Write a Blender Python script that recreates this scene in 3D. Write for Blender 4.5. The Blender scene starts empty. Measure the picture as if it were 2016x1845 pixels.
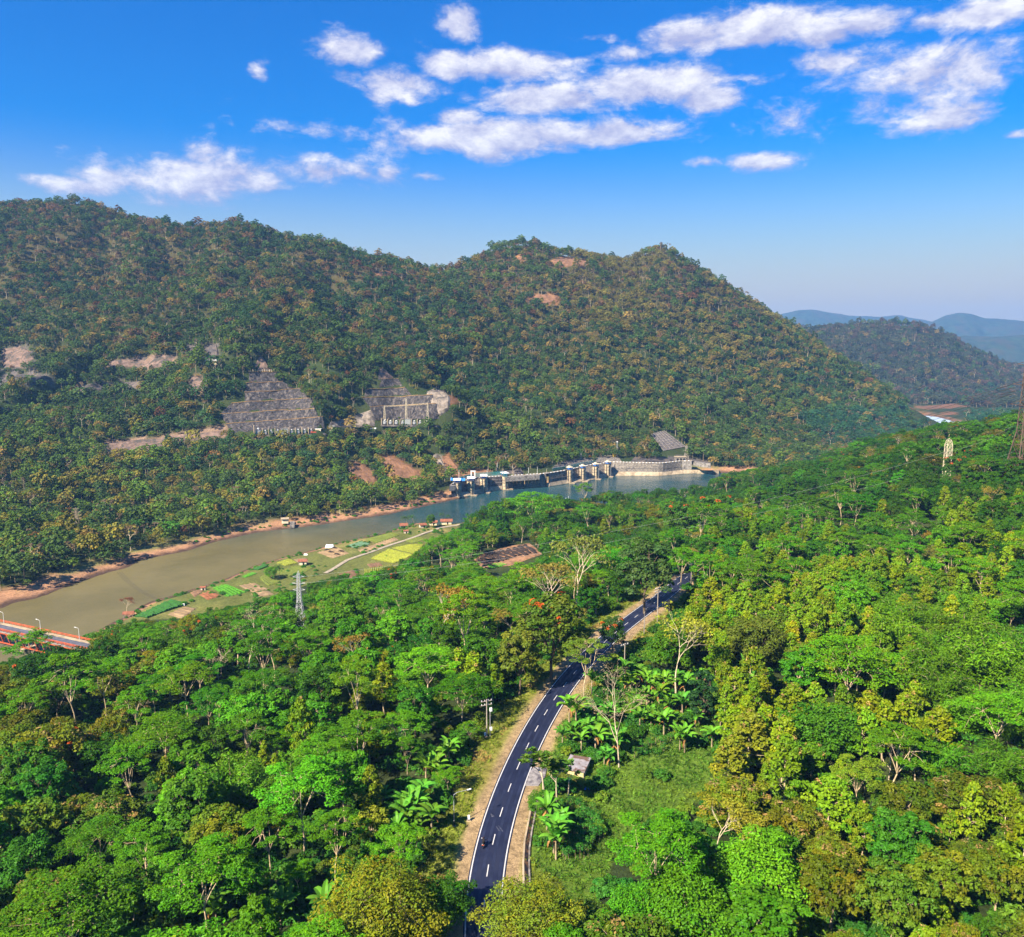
import bpy, math, random
import numpy as np
from mathutils import Vector, Matrix
from math import radians, sin, cos, tan, atan, atan2, pi, sqrt

# ------------------------------------------------------------------ camera, world, sun, exposure
SC = bpy.context.scene
COL = SC.collection
FPX, CU, CV = 1582.0, 1008.0, 922.5        # focal length and centre in photo units (photo 2016 units wide)
PITCH = radians(8.3)
CAMZ = 120.0
cam_d = bpy.data.cameras.new("camera")
cam_d.sensor_width = 36.0
cam_d.lens = FPX / 2016.0 * 36.0
cam_d.clip_start = 1.0
cam_d.clip_end = 30000.0
cam = bpy.data.objects.new("camera", cam_d)
COL.objects.link(cam)
cam.location = (0, 0, CAMZ)
cam.rotation_euler = (radians(90) - PITCH, 0, 0)
SC.camera = cam

SUN_AZ = radians(224.0)                      # compass-like, from +Y towards +X
SUN_EL = radians(40.0)
SUN_DIR = Vector((sin(SUN_AZ) * cos(SUN_EL), cos(SUN_AZ) * cos(SUN_EL), sin(SUN_EL)))
sun_d = bpy.data.lights.new("sun", 'SUN')
sun_d.energy = 5.0
sun_d.angle = radians(0.5)
sun_d.color = (1.0, 0.9, 0.74)
sun = bpy.data.objects.new("sun", sun_d)
COL.objects.link(sun)
sun.rotation_euler = SUN_DIR.to_track_quat('Z', 'Y').to_euler()
sun.location = (0, 0, 600)

SC.view_settings.view_transform = 'Standard'
SC.view_settings.look = 'None'
SC.view_settings.exposure = 1.45
SC.view_settings.gamma = 1.0
SC.view_settings.use_curve_mapping = False
SC.cycles.max_bounces = 5
SC.cycles.diffuse_bounces = 1
SC.cycles.glossy_bounces = 2
SC.cycles.transmission_bounces = 2
SC.cycles.volume_bounces = 0
SC.cycles.transparent_max_bounces = 4
SC.cycles.caustics_reflective = False
SC.cycles.caustics_refractive = False
SC.cycles.use_adaptive_sampling = True
SC.cycles.adaptive_threshold = 0.02
SC.cycles.use_denoising = True


def ray(u, v):
    """direction from the camera through a photo point, scaled so that y = 1"""
    x = (u - CU) / FPX
    y = (CV - v) / FPX
    dy = cos(PITCH) + y * sin(PITCH)
    dz = -sin(PITCH) + y * cos(PITCH)
    return x / dy, dz / dy


def onZ(u, v, Z):
    a, b = ray(u, v)
    Y = (Z - CAMZ) / b
    return (a * Y, Y, Z)


def onY(u, v, Y):
    a, b = ray(u, v)
    return (a * Y, Y, CAMZ + b * Y)


def proj(x, y, z):
    z = z - CAMZ
    fw = y * cos(PITCH) - z * sin(PITCH)
    up = y * sin(PITCH) + z * cos(PITCH)
    fw = np.maximum(fw, 1e-3)
    return CU + FPX * x / fw, CV - FPX * up / fw, fw


# ---- world: physical sky plus a layer of fair-weather clouds
world = bpy.data.worlds.new("World")
SC.world = world
world.use_nodes = True
wn, wl = world.node_tree.nodes, world.node_tree.links
for n in list(wn):
    wn.remove(n)


class NB:
    """small helper to write node maths as expressions"""
    def __init__(s, tree):
        s.n, s.l = tree.nodes, tree.links

    def new(s, t, **kw):
        n = s.n.new(t)
        for k, v in kw.items():
            setattr(n, k, v)
        return n

    def put(s, sock, v):
        if hasattr(v, "is_linked") or hasattr(v, "links"):
            s.l.new(v, sock)
        else:
            sock.default_value = v

    def m(s, op, a, b=0.0, c=0.0, clamp=False):
        n = s.n.new('ShaderNodeMath')
        n.operation = op
        n.use_clamp = clamp
        s.put(n.inputs[0], a)
        s.put(n.inputs[1], b)
        s.put(n.inputs[2], c)
        return n.outputs[0]

    def vm(s, op, a, b=(0, 0, 0)):
        n = s.n.new('ShaderNodeVectorMath')
        n.operation = op
        s.put(n.inputs[0], a)
        if op == 'SCALE':
            s.put(n.inputs['Scale'], b)
        else:
            s.put(n.inputs[1], b)
        return n.outputs['Value'] if op in ('DOT_PRODUCT', 'LENGTH') else n.outputs[0]

    def noise(s, vec, scale, detail=4.0, rough=0.55, dist=0.0):
        n = s.n.new('ShaderNodeTexNoise')
        if vec is not None:
            s.l.new(vec, n.inputs['Vector'])
        n.inputs['Scale'].default_value = scale
        n.inputs['Detail'].default_value = detail
        n.inputs['Roughness'].default_value = rough
        n.inputs['Distortion'].default_value = dist
        return n.outputs[0]

    def mix(s, f, a, b, mode='MIX'):
        n = s.n.new('ShaderNodeMix')
        n.data_type = 'RGBA'
        n.blend_type = mode
        s.put(n.inputs[0], f)
        s.put(n.inputs[6], a if not isinstance(a, tuple) or len(a) == 4 else a + (1,))
        s.put(n.inputs[7], b if not isinstance(b, tuple) or len(b) == 4 else b + (1,))
        return n.outputs[2]

    def step(s, x, lo, hi, a=0.0, b=1.0):
        n = s.n.new('ShaderNodeMapRange')
        n.interpolation_type = 'SMOOTHSTEP'
        s.put(n.inputs[0], x)
        s.put(n.inputs[1], lo)
        s.put(n.inputs[2], hi)
        s.put(n.inputs[3], a)
        s.put(n.inputs[4], b)
        return n.outputs[0]


B = NB(world.node_tree)
sky = B.new('ShaderNodeTexSky', sky_type='NISHITA')
sky.sun_disc = False
sky.sun_elevation = SUN_EL
sky.sun_rotation = SUN_AZ
sky.altitude = 200.0
sky.air_density = 1.15
sky.dust_density = 0.6
sky.ozone_density = 3.5
hs = B.new('ShaderNodeHueSaturation')
hs.inputs['Saturation'].default_value = 1.75
hs.inputs['Value'].default_value = 1.15
wl.new(sky.outputs[0], hs.inputs['Color'])
# deepen the blue overhead and mute the horizon, as a polarised tropical sky looks
sp_ = B.new('ShaderNodeSeparateColor')
wl.new(hs.outputs[0], sp_.inputs[0])
cb_ = B.new('ShaderNodeCombineColor')
for i_, (g_, k_) in enumerate([(2.3, .9), (1.15, .86), (1.0, 1.0)]):
    wl.new(B.m('MULTIPLY', B.m('POWER', B.m('MULTIPLY', sp_.outputs[i_], 1 / 6.44), g_), 6.44 * k_), cb_.inputs[i_])
tc = B.new('ShaderNodeTexCoord')
d = tc.outputs['Generated']
se_ = B.new('ShaderNodeSeparateXYZ')
wl.new(d, se_.inputs[0])
# pale mist low over the horizon
SKYC = B.mix(B.step(se_.outputs[2], .03, .25, 1.0, 0.0), cb_.outputs[0], (4.5, 3.95, 3.3))
CLOUDS = [  # photo u, v, half width, half height, strength
    (700, 102, 62, 34, 1.0), (685, 145, 45, 18, .7), (905, 48, 44, 32, 1.0), (840, 90, 40, 20, .55),
    (790, 160, 80, 34, 1.0), (870, 128, 70, 30, 1.0), (1010, 128, 125, 30, 1.0), (1060, 195, 120, 28, 1.0),
    (1290, 165, 140, 32, 1.0), (1400, 192, 60, 26, .85), (900, 232, 60, 20, .8), (1000, 268, 200, 34, 1.0),
    (1200, 265, 130, 26, .95), (960, 305, 60, 24, .7), (1180, 74, 55, 13, .7), (1235, 104, 60, 15, .8), (1340, 72, 95, 28, 1.0),
    (1510, 50, 130, 32, 1.0), (1630, 62, 60, 26, .95), (1705, 45, 75, 24, .95), (1830, 42, 55, 18, .7),
    (1960, 20, 85, 30, 1.0), (1660, 122, 110, 26, .85), (1800, 150, 180, 48, .76), (1740, 208, 165, 42, .68),
    (1880, 120, 70, 38, .72), (1570, 235, 115, 38, .62), (1500, 155, 50, 14, .6), (1500, 318, 62, 18, .8),
    (1385, 321, 40, 12, .65), (640, 258, 100, 18, .6), (140, 362, 100, 18, .9), (400, 346, 200, 44, 1.0), (250, 352, 110, 26, .95),
    (395, 310, 48, 30, .9), (610, 338, 130, 30, .85), (510, 140, 20, 26, .6), (845, 348, 36, 10, .65),
    (760, 340, 30, 14, .55), (1980, 100, 80, 42, .5), (2000, 265, 30, 10, .6), (1850, 230, 115, 36, .58)]
acc = None
for (u, v, hw, hh, st) in CLOUDS:
    a0, b0 = ray(u, v)
    c = Vector((a0, 1.0, b0)).normalized()
    r = Vector((c.y, -c.x, 0)).normalized()
    t = r.cross(c)
    sx, sz = hw / FPX * c.y * 1.12, hh / FPX * c.y * 1.12
    n1 = B.m('MULTIPLY', B.vm('DOT_PRODUCT', d, tuple(r / sx)), 1.0)
    n2 = B.vm('DOT_PRODUCT', B.vm('SUBTRACT', d, tuple(c)), tuple(t / sz))
    q = B.m('MULTIPLY_ADD', n1, n1, B.m('MULTIPLY', n2, n2))
    e = B.m('MULTIPLY', B.m('POWER', 2.71828, B.m('MULTIPLY', q, -0.9)), st)
    e = B.m('MULTIPLY', e, B.m('GREATER_THAN', B.vm('DOT_PRODUCT', d, tuple(c)), 0.2))
    up_ = B.m('MULTIPLY', e, n2)
    usum = up_ if acc is None else B.m('ADD', usum, up_)
    esum = e if acc is None else B.m('ADD', esum, e)
    acc = e if acc is None else B.m('MAXIMUM', acc, e)
# beyond the frame the same kind of sky goes on: scattered patches all round
sep = B.new('ShaderNodeSeparateXYZ')
wl.new(d, sep.inputs[0])
seen = B.m('MULTIPLY', B.step(sep.outputs[1], 0.55, 0.75), B.m('LESS_THAN', sep.outputs[2], 0.5))
patch = B.step(B.noise(B.vm('MULTIPLY', d, (1, 1, 2.2)), 3.0, 2.0), 0.52, 0.7, 0.0, 0.8)
acc = B.m('MAXIMUM', acc, B.m('MULTIPLY', patch, B.m('SUBTRACT', 1.0, seen)))
dn = B.vm('MULTIPLY', d, (1.0, 1.0, 2.0))
dl = B.vm('MULTIPLY', B.vm('ADD', d, (-0.008, -0.0, 0.016)), (1.0, 1.0, 2.0))


def cloud_density(vec):
    nz = B.noise(vec, 11.0, 8.0, 0.64, 0.25)
    fine = B.noise(vec, 42.0, 6.0, 0.68, 0.3)
    return B.m('MULTIPLY_ADD', B.m('SUBTRACT', fine, 0.5), 0.34, nz)


nz0 = cloud_density(dn)
nz1 = cloud_density(dl)
dens = B.m('MULTIPLY_ADD', acc, 0.92, B.m('MULTIPLY_ADD', nz0, 1.7, -1.22))
alpha = B.step(dens, -0.06, 0.42)
alpha = B.m('MULTIPLY', alpha, B.step(sep.outputs[2], 0.0, 0.04))
upav = B.m('DIVIDE', usum, B.m('ADD', esum, .02))
lit = B.m('MULTIPLY_ADD', B.m('SUBTRACT', nz0, nz1), 3.0, B.m('MULTIPLY_ADD', upav, 0.46, 0.40), clamp=True)
lit = B.m('MULTIPLY', lit, B.step(dens, 0.05, 0.5, 0.45, 1.0))
ccol = B.mix(lit, (3.2, 3.3, 5.0), (7.1, 6.95, 7.0))
skyc = B.mix(B.m('MULTIPLY', alpha, 0.95), SKYC, ccol)
bg = B.new('ShaderNodeBackground')
bg.inputs['Strength'].default_value = 0.058
wl.new(skyc, bg.inputs['Color'])
wo = B.new('ShaderNodeOutputWorld')
wl.new(bg.outputs[0], wo.inputs['Surface'])

# ------------------------------------------------------------------ helpers
RNG = np.random.default_rng(11)
RND = random.Random(5)


def tag(o, label=None, cat=None, group=None, kind=None):
    if label:
        o["label"] = label
    if cat:
        o["category"] = cat
    if group:
        o["group"] = group
    if kind:
        o["kind"] = kind
    return o


def empty(name, loc=(0, 0, 0), rz=0.0, label=None, cat=None, group=None):
    o = bpy.data.objects.new(name, None)
    o.empty_display_size = 0.3
    COL.objects.link(o)
    o.location = loc
    o.rotation_euler = (0, 0, rz)
    return tag(o, label, cat, group)


def mesh(name, verts, faces, mats=(), smooth=False, colors=None, midx=None):
    me = bpy.data.meshes.new(name)
    v = np.asarray(verts, dtype=np.float64).reshape(-1, 3)
    me.from_pydata(v.tolist(), [], faces if isinstance(faces, list) else np.asarray(faces).tolist())
    for m in (mats if isinstance(mats, (list, tuple)) else [mats]):
        me.materials.append(m)
    if midx is not None:
        me.polygons.foreach_set("material_index", np.asarray(midx, dtype=np.int32))
    if smooth:
        me.polygons.foreach_set("use_smooth", np.ones(len(me.polygons), dtype=bool))
    if colors is not None:
        a = me.color_attributes.new("tone", 'FLOAT_COLOR', 'POINT')
        a.data.foreach_set("color", np.asarray(colors, dtype=np.float32).ravel())
    me.update()
    return me


def link(name, me, parent=None, loc=None):
    o = bpy.data.objects.new(name, me)
    COL.objects.link(o)
    if parent is not None:
        o.parent = parent
    if loc is not None:
        o.location = loc
    return o


class MB:
    """collects boxes, tubes and sheets into one mesh"""
    def __init__(s):
        s.v, s.f = [], []

    def add(s, v, f):
        k = len(s.v)
        s.v.extend([tuple(p) for p in v])
        s.f.extend([tuple(i + k for i in q) for q in f])

    def box(s, c, size, rz=0.0, rx=0.0, ry=0.0):
        hx, hy, hz = size[0] / 2, size[1] / 2, size[2] / 2
        R = Matrix.Rotation(rz, 3, 'Z') @ Matrix.Rotation(ry, 3, 'Y') @ Matrix.Rotation(rx, 3, 'X')
        c = Vector(c)
        p = [c + R @ Vector((x * hx, y * hy, z * hz)) for z in (-1, 1) for (x, y) in ((-1, -1), (1, -1), (1, 1), (-1, 1))]
        s.add(p, [(3, 2, 1, 0), (4, 5, 6, 7), (0, 1, 5, 4), (1, 2, 6, 5), (2, 3, 7, 6), (3, 0, 4, 7)])
        return s

    def tube(s, pts, rad, n=6, cap=True):
        pts = [Vector(p) for p in pts]
        if not hasattr(rad, '__len__'):
            rad = [rad] * len(pts)
        k = len(s.v)
        for i, p in enumerate(pts):
            t = (pts[min(i + 1, len(pts) - 1)] - pts[max(i - 1, 0)])
            if t.length < 1e-9:
                t = Vector((0, 0, 1))
            t.normalize()
            a = t.cross(Vector((0, 0, 1)) if abs(t.z) < 0.95 else Vector((1, 0, 0))).normalized()
            b = t.cross(a)
            for j in range(n):
                g = 2 * pi * j / n
                s.v.append(tuple(p + (a * cos(g) + b * sin(g)) * rad[i]))
        for i in range(len(pts) - 1):
            for j in range(n):
                s.f.append((k + i * n + j, k + i * n + (j + 1) % n, k + (i + 1) * n + (j + 1) % n, k + (i + 1) * n + j))
        if cap:
            s.f.append(tuple(k + j for j in reversed(range(n))))
            s.f.append(tuple(k + (len(pts) - 1) * n + j for j in range(n)))
        return s

    def lathe(s, c, prof, n=12):
        k = len(s.v)
        for (r, z) in prof:
            for j in range(n):
                g = 2 * pi * j / n
                s.v.append((c[0] + r * cos(g), c[1] + r * sin(g), c[2] + z))
        for i in range(len(prof) - 1):
            for j in range(n):
                s.f.append((k + i * n + j, k + i * n + (j + 1) % n, k + (i + 1) * n + (j + 1) % n, k + (i + 1) * n + j))
        s.f.append(tuple(k + j for j in reversed(range(n))))
        s.f.append(tuple(k + (len(prof) - 1) * n + j for j in range(n)))
        return s

    def prism(s, poly, z0, z1):
        """vertical prism over an anticlockwise outline"""
        n = len(poly)
        v = [(p[0], p[1], z0) for p in poly] + [(p[0], p[1], z1) for p in poly]
        f = [tuple(reversed(range(n))), tuple(range(n, 2 * n))]
        f += [(i, (i + 1) % n, n + (i + 1) % n, n + i) for i in range(n)]
        s.add(v, f)
        return s

    def build(s, name, mat, parent=None, smooth=False, loc=None):
        return link(name, mesh(name, s.v, s.f, mat, smooth), parent, loc)


# ------------------------------------------------------------------ materials
MATS = {}


def material(name, color, rough=0.8, var=0.25, scale=3.0, bump=0.0, metallic=0.0, dark=None, dscale=None, spec=0.3, coords='Object'):
    """base colour broken up by noise, a second colour in patches, fine relief"""
    m = bpy.data.materials.new(name)
    m.use_nodes = True
    nt = m.node_tree
    b = NB(nt)
    p = nt.nodes['Principled BSDF']
    t = b.new('ShaderNodeTexCoord').outputs[coords]
    n1 = b.noise(t, scale, 6.0, 0.6)
    lo = tuple(c * (1 - var) for c in color)
    hi = tuple(min(1, c * (1 + var)) for c in color)
    c = b.mix(b.step(n1, 0.3, 0.7), lo, hi)
    if dark is not None:
        n2 = b.noise(t, dscale or scale * 0.3, 5.0, 0.62, 0.6)
        c = b.mix(b.step(n2, 0.46, 0.62), c, dark)
    nt.links.new(c, p.inputs['Base Color'])
    p.inputs['Roughness'].default_value = rough
    p.inputs['Metallic'].default_value = metallic
    p.inputs['Specular IOR Level'].default_value = spec
    if bump:
        bn = b.new('ShaderNodeBump')
        bn.inputs['Strength'].default_value = 0.6
        bn.inputs['Distance'].default_value = bump
        nt.links.new(b.noise(t, scale * 3, 6.0, 0.65), bn.inputs['Height'])
        nt.links.new(bn.outputs[0], p.inputs['Normal'])
    MATS[name] = m
    return m


def foliage_material():
    m = bpy.data.materials.new("foliage")
    m.use_nodes = True
    nt = m.node_tree
    b = NB(nt)
    for n in list(nt.nodes):
        nt.nodes.remove(n)
    ti = b.new('ShaderNodeAttribute', attribute_name='tint', attribute_type='INSTANCER').outputs['Color']
    to_n = b.new('ShaderNodeAttribute', attribute_name='tone', attribute_type='GEOMETRY')
    mul = b.mix(1.0, ti, to_n.outputs['Color'], 'MULTIPLY')
    col = b.mix(to_n.outputs['Alpha'], mul, to_n.outputs['Color'])
    dif = b.new('ShaderNodeBsdfDiffuse')
    tr = b.new('ShaderNodeBsdfTranslucent')
    gl = b.new('ShaderNodeBsdfGlossy')
    gl.inputs['Roughness'].default_value = 0.45
    gl.inputs['Color'].default_value = (0.9, 0.95, 0.85, 1)
    nt.links.new(col, dif.inputs['Color'])
    warm = b.mix(1.0, col, (1.15, 1.1, 0.5, 1), 'MULTIPLY')
    nt.links.new(warm, tr.inputs['Color'])
    a = b.new('ShaderNodeMixShader')
    a.inputs[0].default_value = 0.16
    nt.links.new(dif.outputs[0], a.inputs[1])
    nt.links.new(tr.outputs[0], a.inputs[2])
    c = b.new('ShaderNodeMixShader')
    c.inputs[0].default_value = 0.008
    nt.links.new(a.outputs[0], c.inputs[1])
    nt.links.new(gl.outputs[0], c.inputs[2])
    o = b.new('ShaderNodeOutputMaterial')
    nt.links.new(c.outputs[0], o.inputs['Surface'])
    return m


FOL = foliage_material()
BARK = material("pale_bark", (0.34, 0.26, 0.15), 0.9, 0.35, 1.5)
BARKL = material("pale_warm_bark", (.50, .38, .22), 0.9, 0.3, 1.5)
BARKD = material("dark_bark", (0.14, 0.10, 0.06), 0.9, 0.35, 1.5)
BARKW = material("bleached_bark", (0.5, 0.40, 0.26), 0.9, 0.25, 1.5)
# ------------------------------------------------------------------ the lie of the land
def lattice(seed):
    g = np.random.default_rng(seed)
    return g.random((256, 256))


_LAT = [lattice(100 + i) for i in range(6)]


def vnoise(x, y, k=0):
    """smooth value noise in -1..1"""
    L = _LAT[k % 6]
    xi, yi = np.floor(x).astype(int), np.floor(y).astype(int)
    fx, fy = x - xi, y - yi
    fx, fy = fx * fx * (3 - 2 * fx), fy * fy * (3 - 2 * fy)
    a = L[xi & 255, yi & 255]
    b = L[(xi + 1) & 255, yi & 255]
    c = L[xi & 255, (yi + 1) & 255]
    e = L[(xi + 1) & 255, (yi + 1) & 255]
    return ((a * (1 - fx) + b * fx) * (1 - fy) + (c * (1 - fx) + e * fx) * fy) * 2 - 1


def fbm(x, y, oct=4, k=0):
    s, a, t = 0, 1.0, 0
    for i in range(oct):
        s = s + a * vnoise(x * 2 ** i + 17.3 * i, y * 2 ** i - 9.1 * i, k + i)
        t += a
        a *= 0.5
    return s / t


def sstep(x, lo, hi):
    t = np.clip((x - lo) / (hi - lo), 0, 1)
    return t * t * (3 - 2 * t)


def inside(poly, x, y):
    """points in polygon (arrays)"""
    x, y = np.asarray(x, float), np.asarray(y, float)
    r = np.zeros(x.shape, bool)
    n = len(poly)
    for i in range(n):
        x0, y0 = poly[i][0], poly[i][1]
        x1, y1 = poly[(i + 1) % n][0], poly[(i + 1) % n][1]
        if y0 == y1:
            continue
        c = ((y0 > y) != (y1 > y)) & (x < (x1 - x0) * (y - y0) / (y1 - y0) + x0)
        r ^= c
    return r


def seg_dist(line, x, y, closed=False):
    x, y = np.asarray(x, float), np.asarray(y, float)
    best = np.full(x.shape, 1e9)
    n = len(line)
    for i in range(n if closed else n - 1):
        ax, ay = line[i][0], line[i][1]
        bx, by = line[(i + 1) % n][0], line[(i + 1) % n][1]
        dx, dy = bx - ax, by - ay
        L2 = dx * dx + dy * dy + 1e-9
        t = np.clip(((x - ax) * dx + (y - ay) * dy) / L2, 0, 1)
        best = np.minimum(best, (x - ax - t * dx) ** 2 + (y - ay - t * dy) ** 2)
    return np.sqrt(best)


# road: both edge lines of the carriageway, on a level 35 m above the water
ROADZ = 35.0
RL = [(924.7, 1845.6), (928.8, 1769.7), (933, 1695), (941.6, 1644), (955, 1598.7), (975.5, 1549.6), (995.8, 1498.8), (1016, 1461.5),
      (1043, 1414), (1073.7, 1366.7), (1107, 1325), (1148, 1282), (1175, 1257), (1226, 1214.5), (1273.6, 1180.5), (1313, 1157), (1353, 1138.5)]
RR = [(975, 1845), (983, 1769), (992.4, 1715.5), (1001, 1658), (1012.7, 1607), (1029.6, 1549.6), (1050, 1498.8), (1077, 1444.6),
      (1100.8, 1398.9), (1124.5, 1360), (1151.6, 1329.6), (1178.6, 1297), (1233, 1246.6), (1260, 1222.8), (1312, 1186), (1343, 1169)]
rl = np.array([onZ(u, v, ROADZ)[:2] for u, v in RL])
rr = np.array([onZ(u, v, ROADZ)[:2] for u, v in RR])
yy = np.linspace(104, 286, 60)
xl = np.interp(yy, rl[:, 1], rl[:, 0])
xr = np.interp(yy, rr[:, 1], rr[:, 0])
pc = np.polyfit(yy, (xl + xr) / 2, 5)
cy = np.concatenate([np.linspace(40, 104, 16)[:-1], np.linspace(104, 284, 70)])
cx = np.polyval(pc, np.clip(cy, 104, 284))
s0 = np.polyval(np.polyder(pc), 104.0)
cx = np.where(cy < 104, cx + (cy - 104) * s0, cx)
cl = list(zip(cx.tolist(), cy.tolist()))
dx, dy = cl[-1][0] - cl[-2][0], cl[-1][1] - cl[-2][1]
h = atan2(dy, dx)
for i in range(40):                       # beyond the trees the road swings on to the right
    h -= 0.018 if i < 24 else 0.0
    cl.append((cl[-1][0] + 3 * cos(h), cl[-1][1] + 3 * sin(h)))
# resample evenly
P = np.array(cl)
ds = np.concatenate([[0], np.cumsum(np.hypot(*np.diff(P, axis=0).T))])
sN = np.arange(0, ds[-1], 1.5)
RC = np.stack([np.interp(sN, ds, P[:, 0]), np.interp(sN, ds, P[:, 1])], 1)
for _ in range(6):
    RC[1:-1] = (RC[:-2] + 2 * RC[1:-1] + RC[2:]) / 4
RT = np.gradient(RC, axis=0)
RT /= np.linalg.norm(RT, axis=1)[:, None]
RN = np.stack([RT[:, 1], -RT[:, 0]], 1)   # to the right
RHW = 2.72
road_line = RC[::3].tolist()

# river outline at water level
FAR_BANK = [(0, 1199), (24, 1187), (68, 1180), (112, 1163), (146, 1150), (176, 1140), (217, 1126), (251, 1118), (278, 1102), (322, 1094),
            (372, 1084), (423, 1067), (508, 1048), (562, 1041.5), (596, 1038), (640, 1032), (698, 1023), (765, 1013), (820, 1001), (862, 991),
            (920, 978), (970, 966.5), (1030, 961), (1082, 958), (1113, 953), (1162, 946), (1209, 936.5), (1302, 936.5), (1348, 932.5), (1417, 931), (1475, 930)]
NEAR_BANK = [(1500, 938), (1440, 955), (1350, 978), (1250, 990), (1150, 995), (1040, 1005), (960, 1018), (905, 1030), (860, 1033), (826, 1029), (789, 1037),
             (762, 1048), (698, 1062), (643, 1075), (609, 1085), (542, 1102), (494, 1116), (437, 1143), (372, 1162), (339, 1173.5),
             (305, 1181), (268, 1198), (237, 1217.5), (193, 1241), (149, 1256), (100, 1285), (30, 1322)]
far_w = [onZ(u, v, 0)[:2] for u, v in FAR_BANK]
near_w = [onZ(u, v, 0)[:2] for u, v in NEAR_BANK]
RIVER = [(-420, 330), (-330, 350)] + far_w + near_w + [(-270, 262), (-420, 240)]
FARRIVER = [onZ(u, v, 0)[:2] for u, v in [(1770, 816), (1822, 818), (1850, 822), (1885, 832), (1990, 846), (1990, 872), (1880, 850), (1815, 838), (1780, 830)]]

# ground control points: photo column, photo row, distance (the height follows) ...
CPV = []


def gp(u, v, Y, dz=0.0):
    x, y, z = onY(u, v, Y)
    CPV.append((x, y, z + dz))


def gz(x, y, z):
    CPV.append((x, y, z))


T = -9.0   # canopy height taken off where the photo shows tree tops
for u, rows in {
        -40: [(1000, 490), (870, 620), (760, 750), (600, 940), (405, 1230)],
        100: [(1000, 520), (880, 640), (760, 770), (600, 950), (396, 1240)],
        200: [(1000, 540), (890, 650), (760, 770), (600, 950), (408, 1250)],
        330: [(980, 570), (890, 660), (760, 770), (600, 940), (440, 1220)],
        450: [(965, 590), (600, 930), (438, 1210)],
        560: [(955, 600), (600, 930), (458, 1200)],
        680: [(940, 650), (890, 700), (640, 930), (487, 1200)],
        780: [(930, 690), (640, 950), (511, 1200)],
        880: [(920, 715), (800, 830), (680, 960), (536, 1220)],
        940: [(880, 760), (780, 870), (640, 1050), (503, 1300)],
        1000: [(880, 780), (780, 880), (650, 1060), (473, 1340)],
        1060: [(870, 800), (770, 900), (650, 1070), (477, 1350)],
        1130: [(870, 820), (770, 940), (650, 1100), (497, 1350)],
        1200: [(870, 845), (770, 960), (650, 1120), (505, 1360)],
        1295: [(800, 960), (700, 1080), (600, 1210), (479, 1380)],
        1380: [(840, 930), (700, 1120), (527, 1390)],
        1450: [(850, 930), (720, 1130), (577, 1400)],
        1550: [(860, 980), (750, 1190), (634, 1400)],
        1640: [(860, 1000), (780, 1210), (694, 1400)],
        1720: [(850, 1050), (750, 1400)],
        1790: [(850, 1080), (808, 1420)]}.items():
    for (v, Y) in rows:
        gp(u, v, Y, T)
for (u, v, Y) in [(60, 401, 1240), (160, 388, 1250), (260, 427, 1240), (520, 446, 1205), (620, 470, 1200), (905, 524, 1260), (960, 486, 1320), (1025, 470, 1345), (1085, 487, 1350), (1165, 496, 1355), (1200, 505, 1360), (1240, 526, 1365), (1268, 500, 1375), (1295, 479, 1380),
                  (1320, 492, 1385), (1410, 548, 1395), (1500, 604, 1400)]:
    gp(u, v, Y, T)
for (u, v, Y) in [(-40, 405, 1230), (200, 408, 1250), (450, 438, 1210), (680, 487, 1200), (880, 536, 1220), (1000, 473, 1340), (1130, 497, 1350),
                  (1295, 491, 1380), (1450, 577, 1400), (1640, 694, 1400)]:
    x, y, z = onY(u, v, Y)
    s = 1.22
    gz(x * s, y * s, z - 95 if z > 150 else max(5, z - 60))
for (u, b, t) in [(430, (858, 712), (770, 762)), (500, (858, 714), (705, 792)), (560, (856, 722), (740, 785)), (635, (850, 735), (790, 770)),
                  (690, (845, 752), (820, 766)), (760, (835, 768), (725, 838)), (820, (832, 775), (750, 830)), (885, (822, 790), (780, 815))]:
    gp(u, b[0], b[1], 0)
    gp(u, t[0], t[1], 0)
gp(1290, 902, 828)
gp(1295, 850, 885)
gp(1345, 885, 860)
gp(1345, 905, 835)
for (u, v) in [(920, 955), (1004, 936), (1076, 931), (1130, 925), (1202, 910), (1302, 911), (1350, 910)]:
    x, y, z = onZ(u, v, 12)
    gz(x, y + 4, 12)
    gz(x, y + 12, 13)
# far side beyond the frame
for (x, y, z) in [(-800, 520, 10), (-900, 700, 60), (-1000, 950, 170), (-1200, 1200, 330), (-500, 360, 8), (-650, 420, 10), (-1500, 600, 60), (-1700, 1200, 260),
                  (-1600, 1900, 200), (0, 1900, 120), (-700, 2000, 150), (900, 1900, 10)]:
    gz(x, y, z)
# second hill beyond the bend, valley floor
for (u, v, Y) in [(1590, 658, 2300), (1640, 648, 2350), (1700, 640, 2400), (1760, 638, 2400), (1800, 640, 2400), (1850, 653, 2380), (1900, 688, 2300),
                  (1950, 722, 2250), (2000, 752, 2200), (2060, 790, 2150)]:
    gp(u, v, Y, -4)
for (u, v, Y) in [(1760, 740, 2000), (1850, 745, 1980), (1930, 770, 1960), (1700, 720, 2060), (1850, 700, 2160), (1760, 690, 2180)]:
    gp(u, v, Y, -4)
for (x, y, z) in [(640, 1720, 6), (760, 1720, 6), (880, 1720, 8), (1000, 1700, 8), (1150, 1700, 10), (1300, 1650, 10), (1100, 2700, 80), (1600, 2300, 20), (1450, 1900, 10),
                  (700, 1000, 6), (620, 900, 5), (500, 860, 4), (800, 1150, 5), (1000, 1150, 8), (1200, 1000, 40), (900, 950, 20)]:
    gz(x, y, z)
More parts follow.
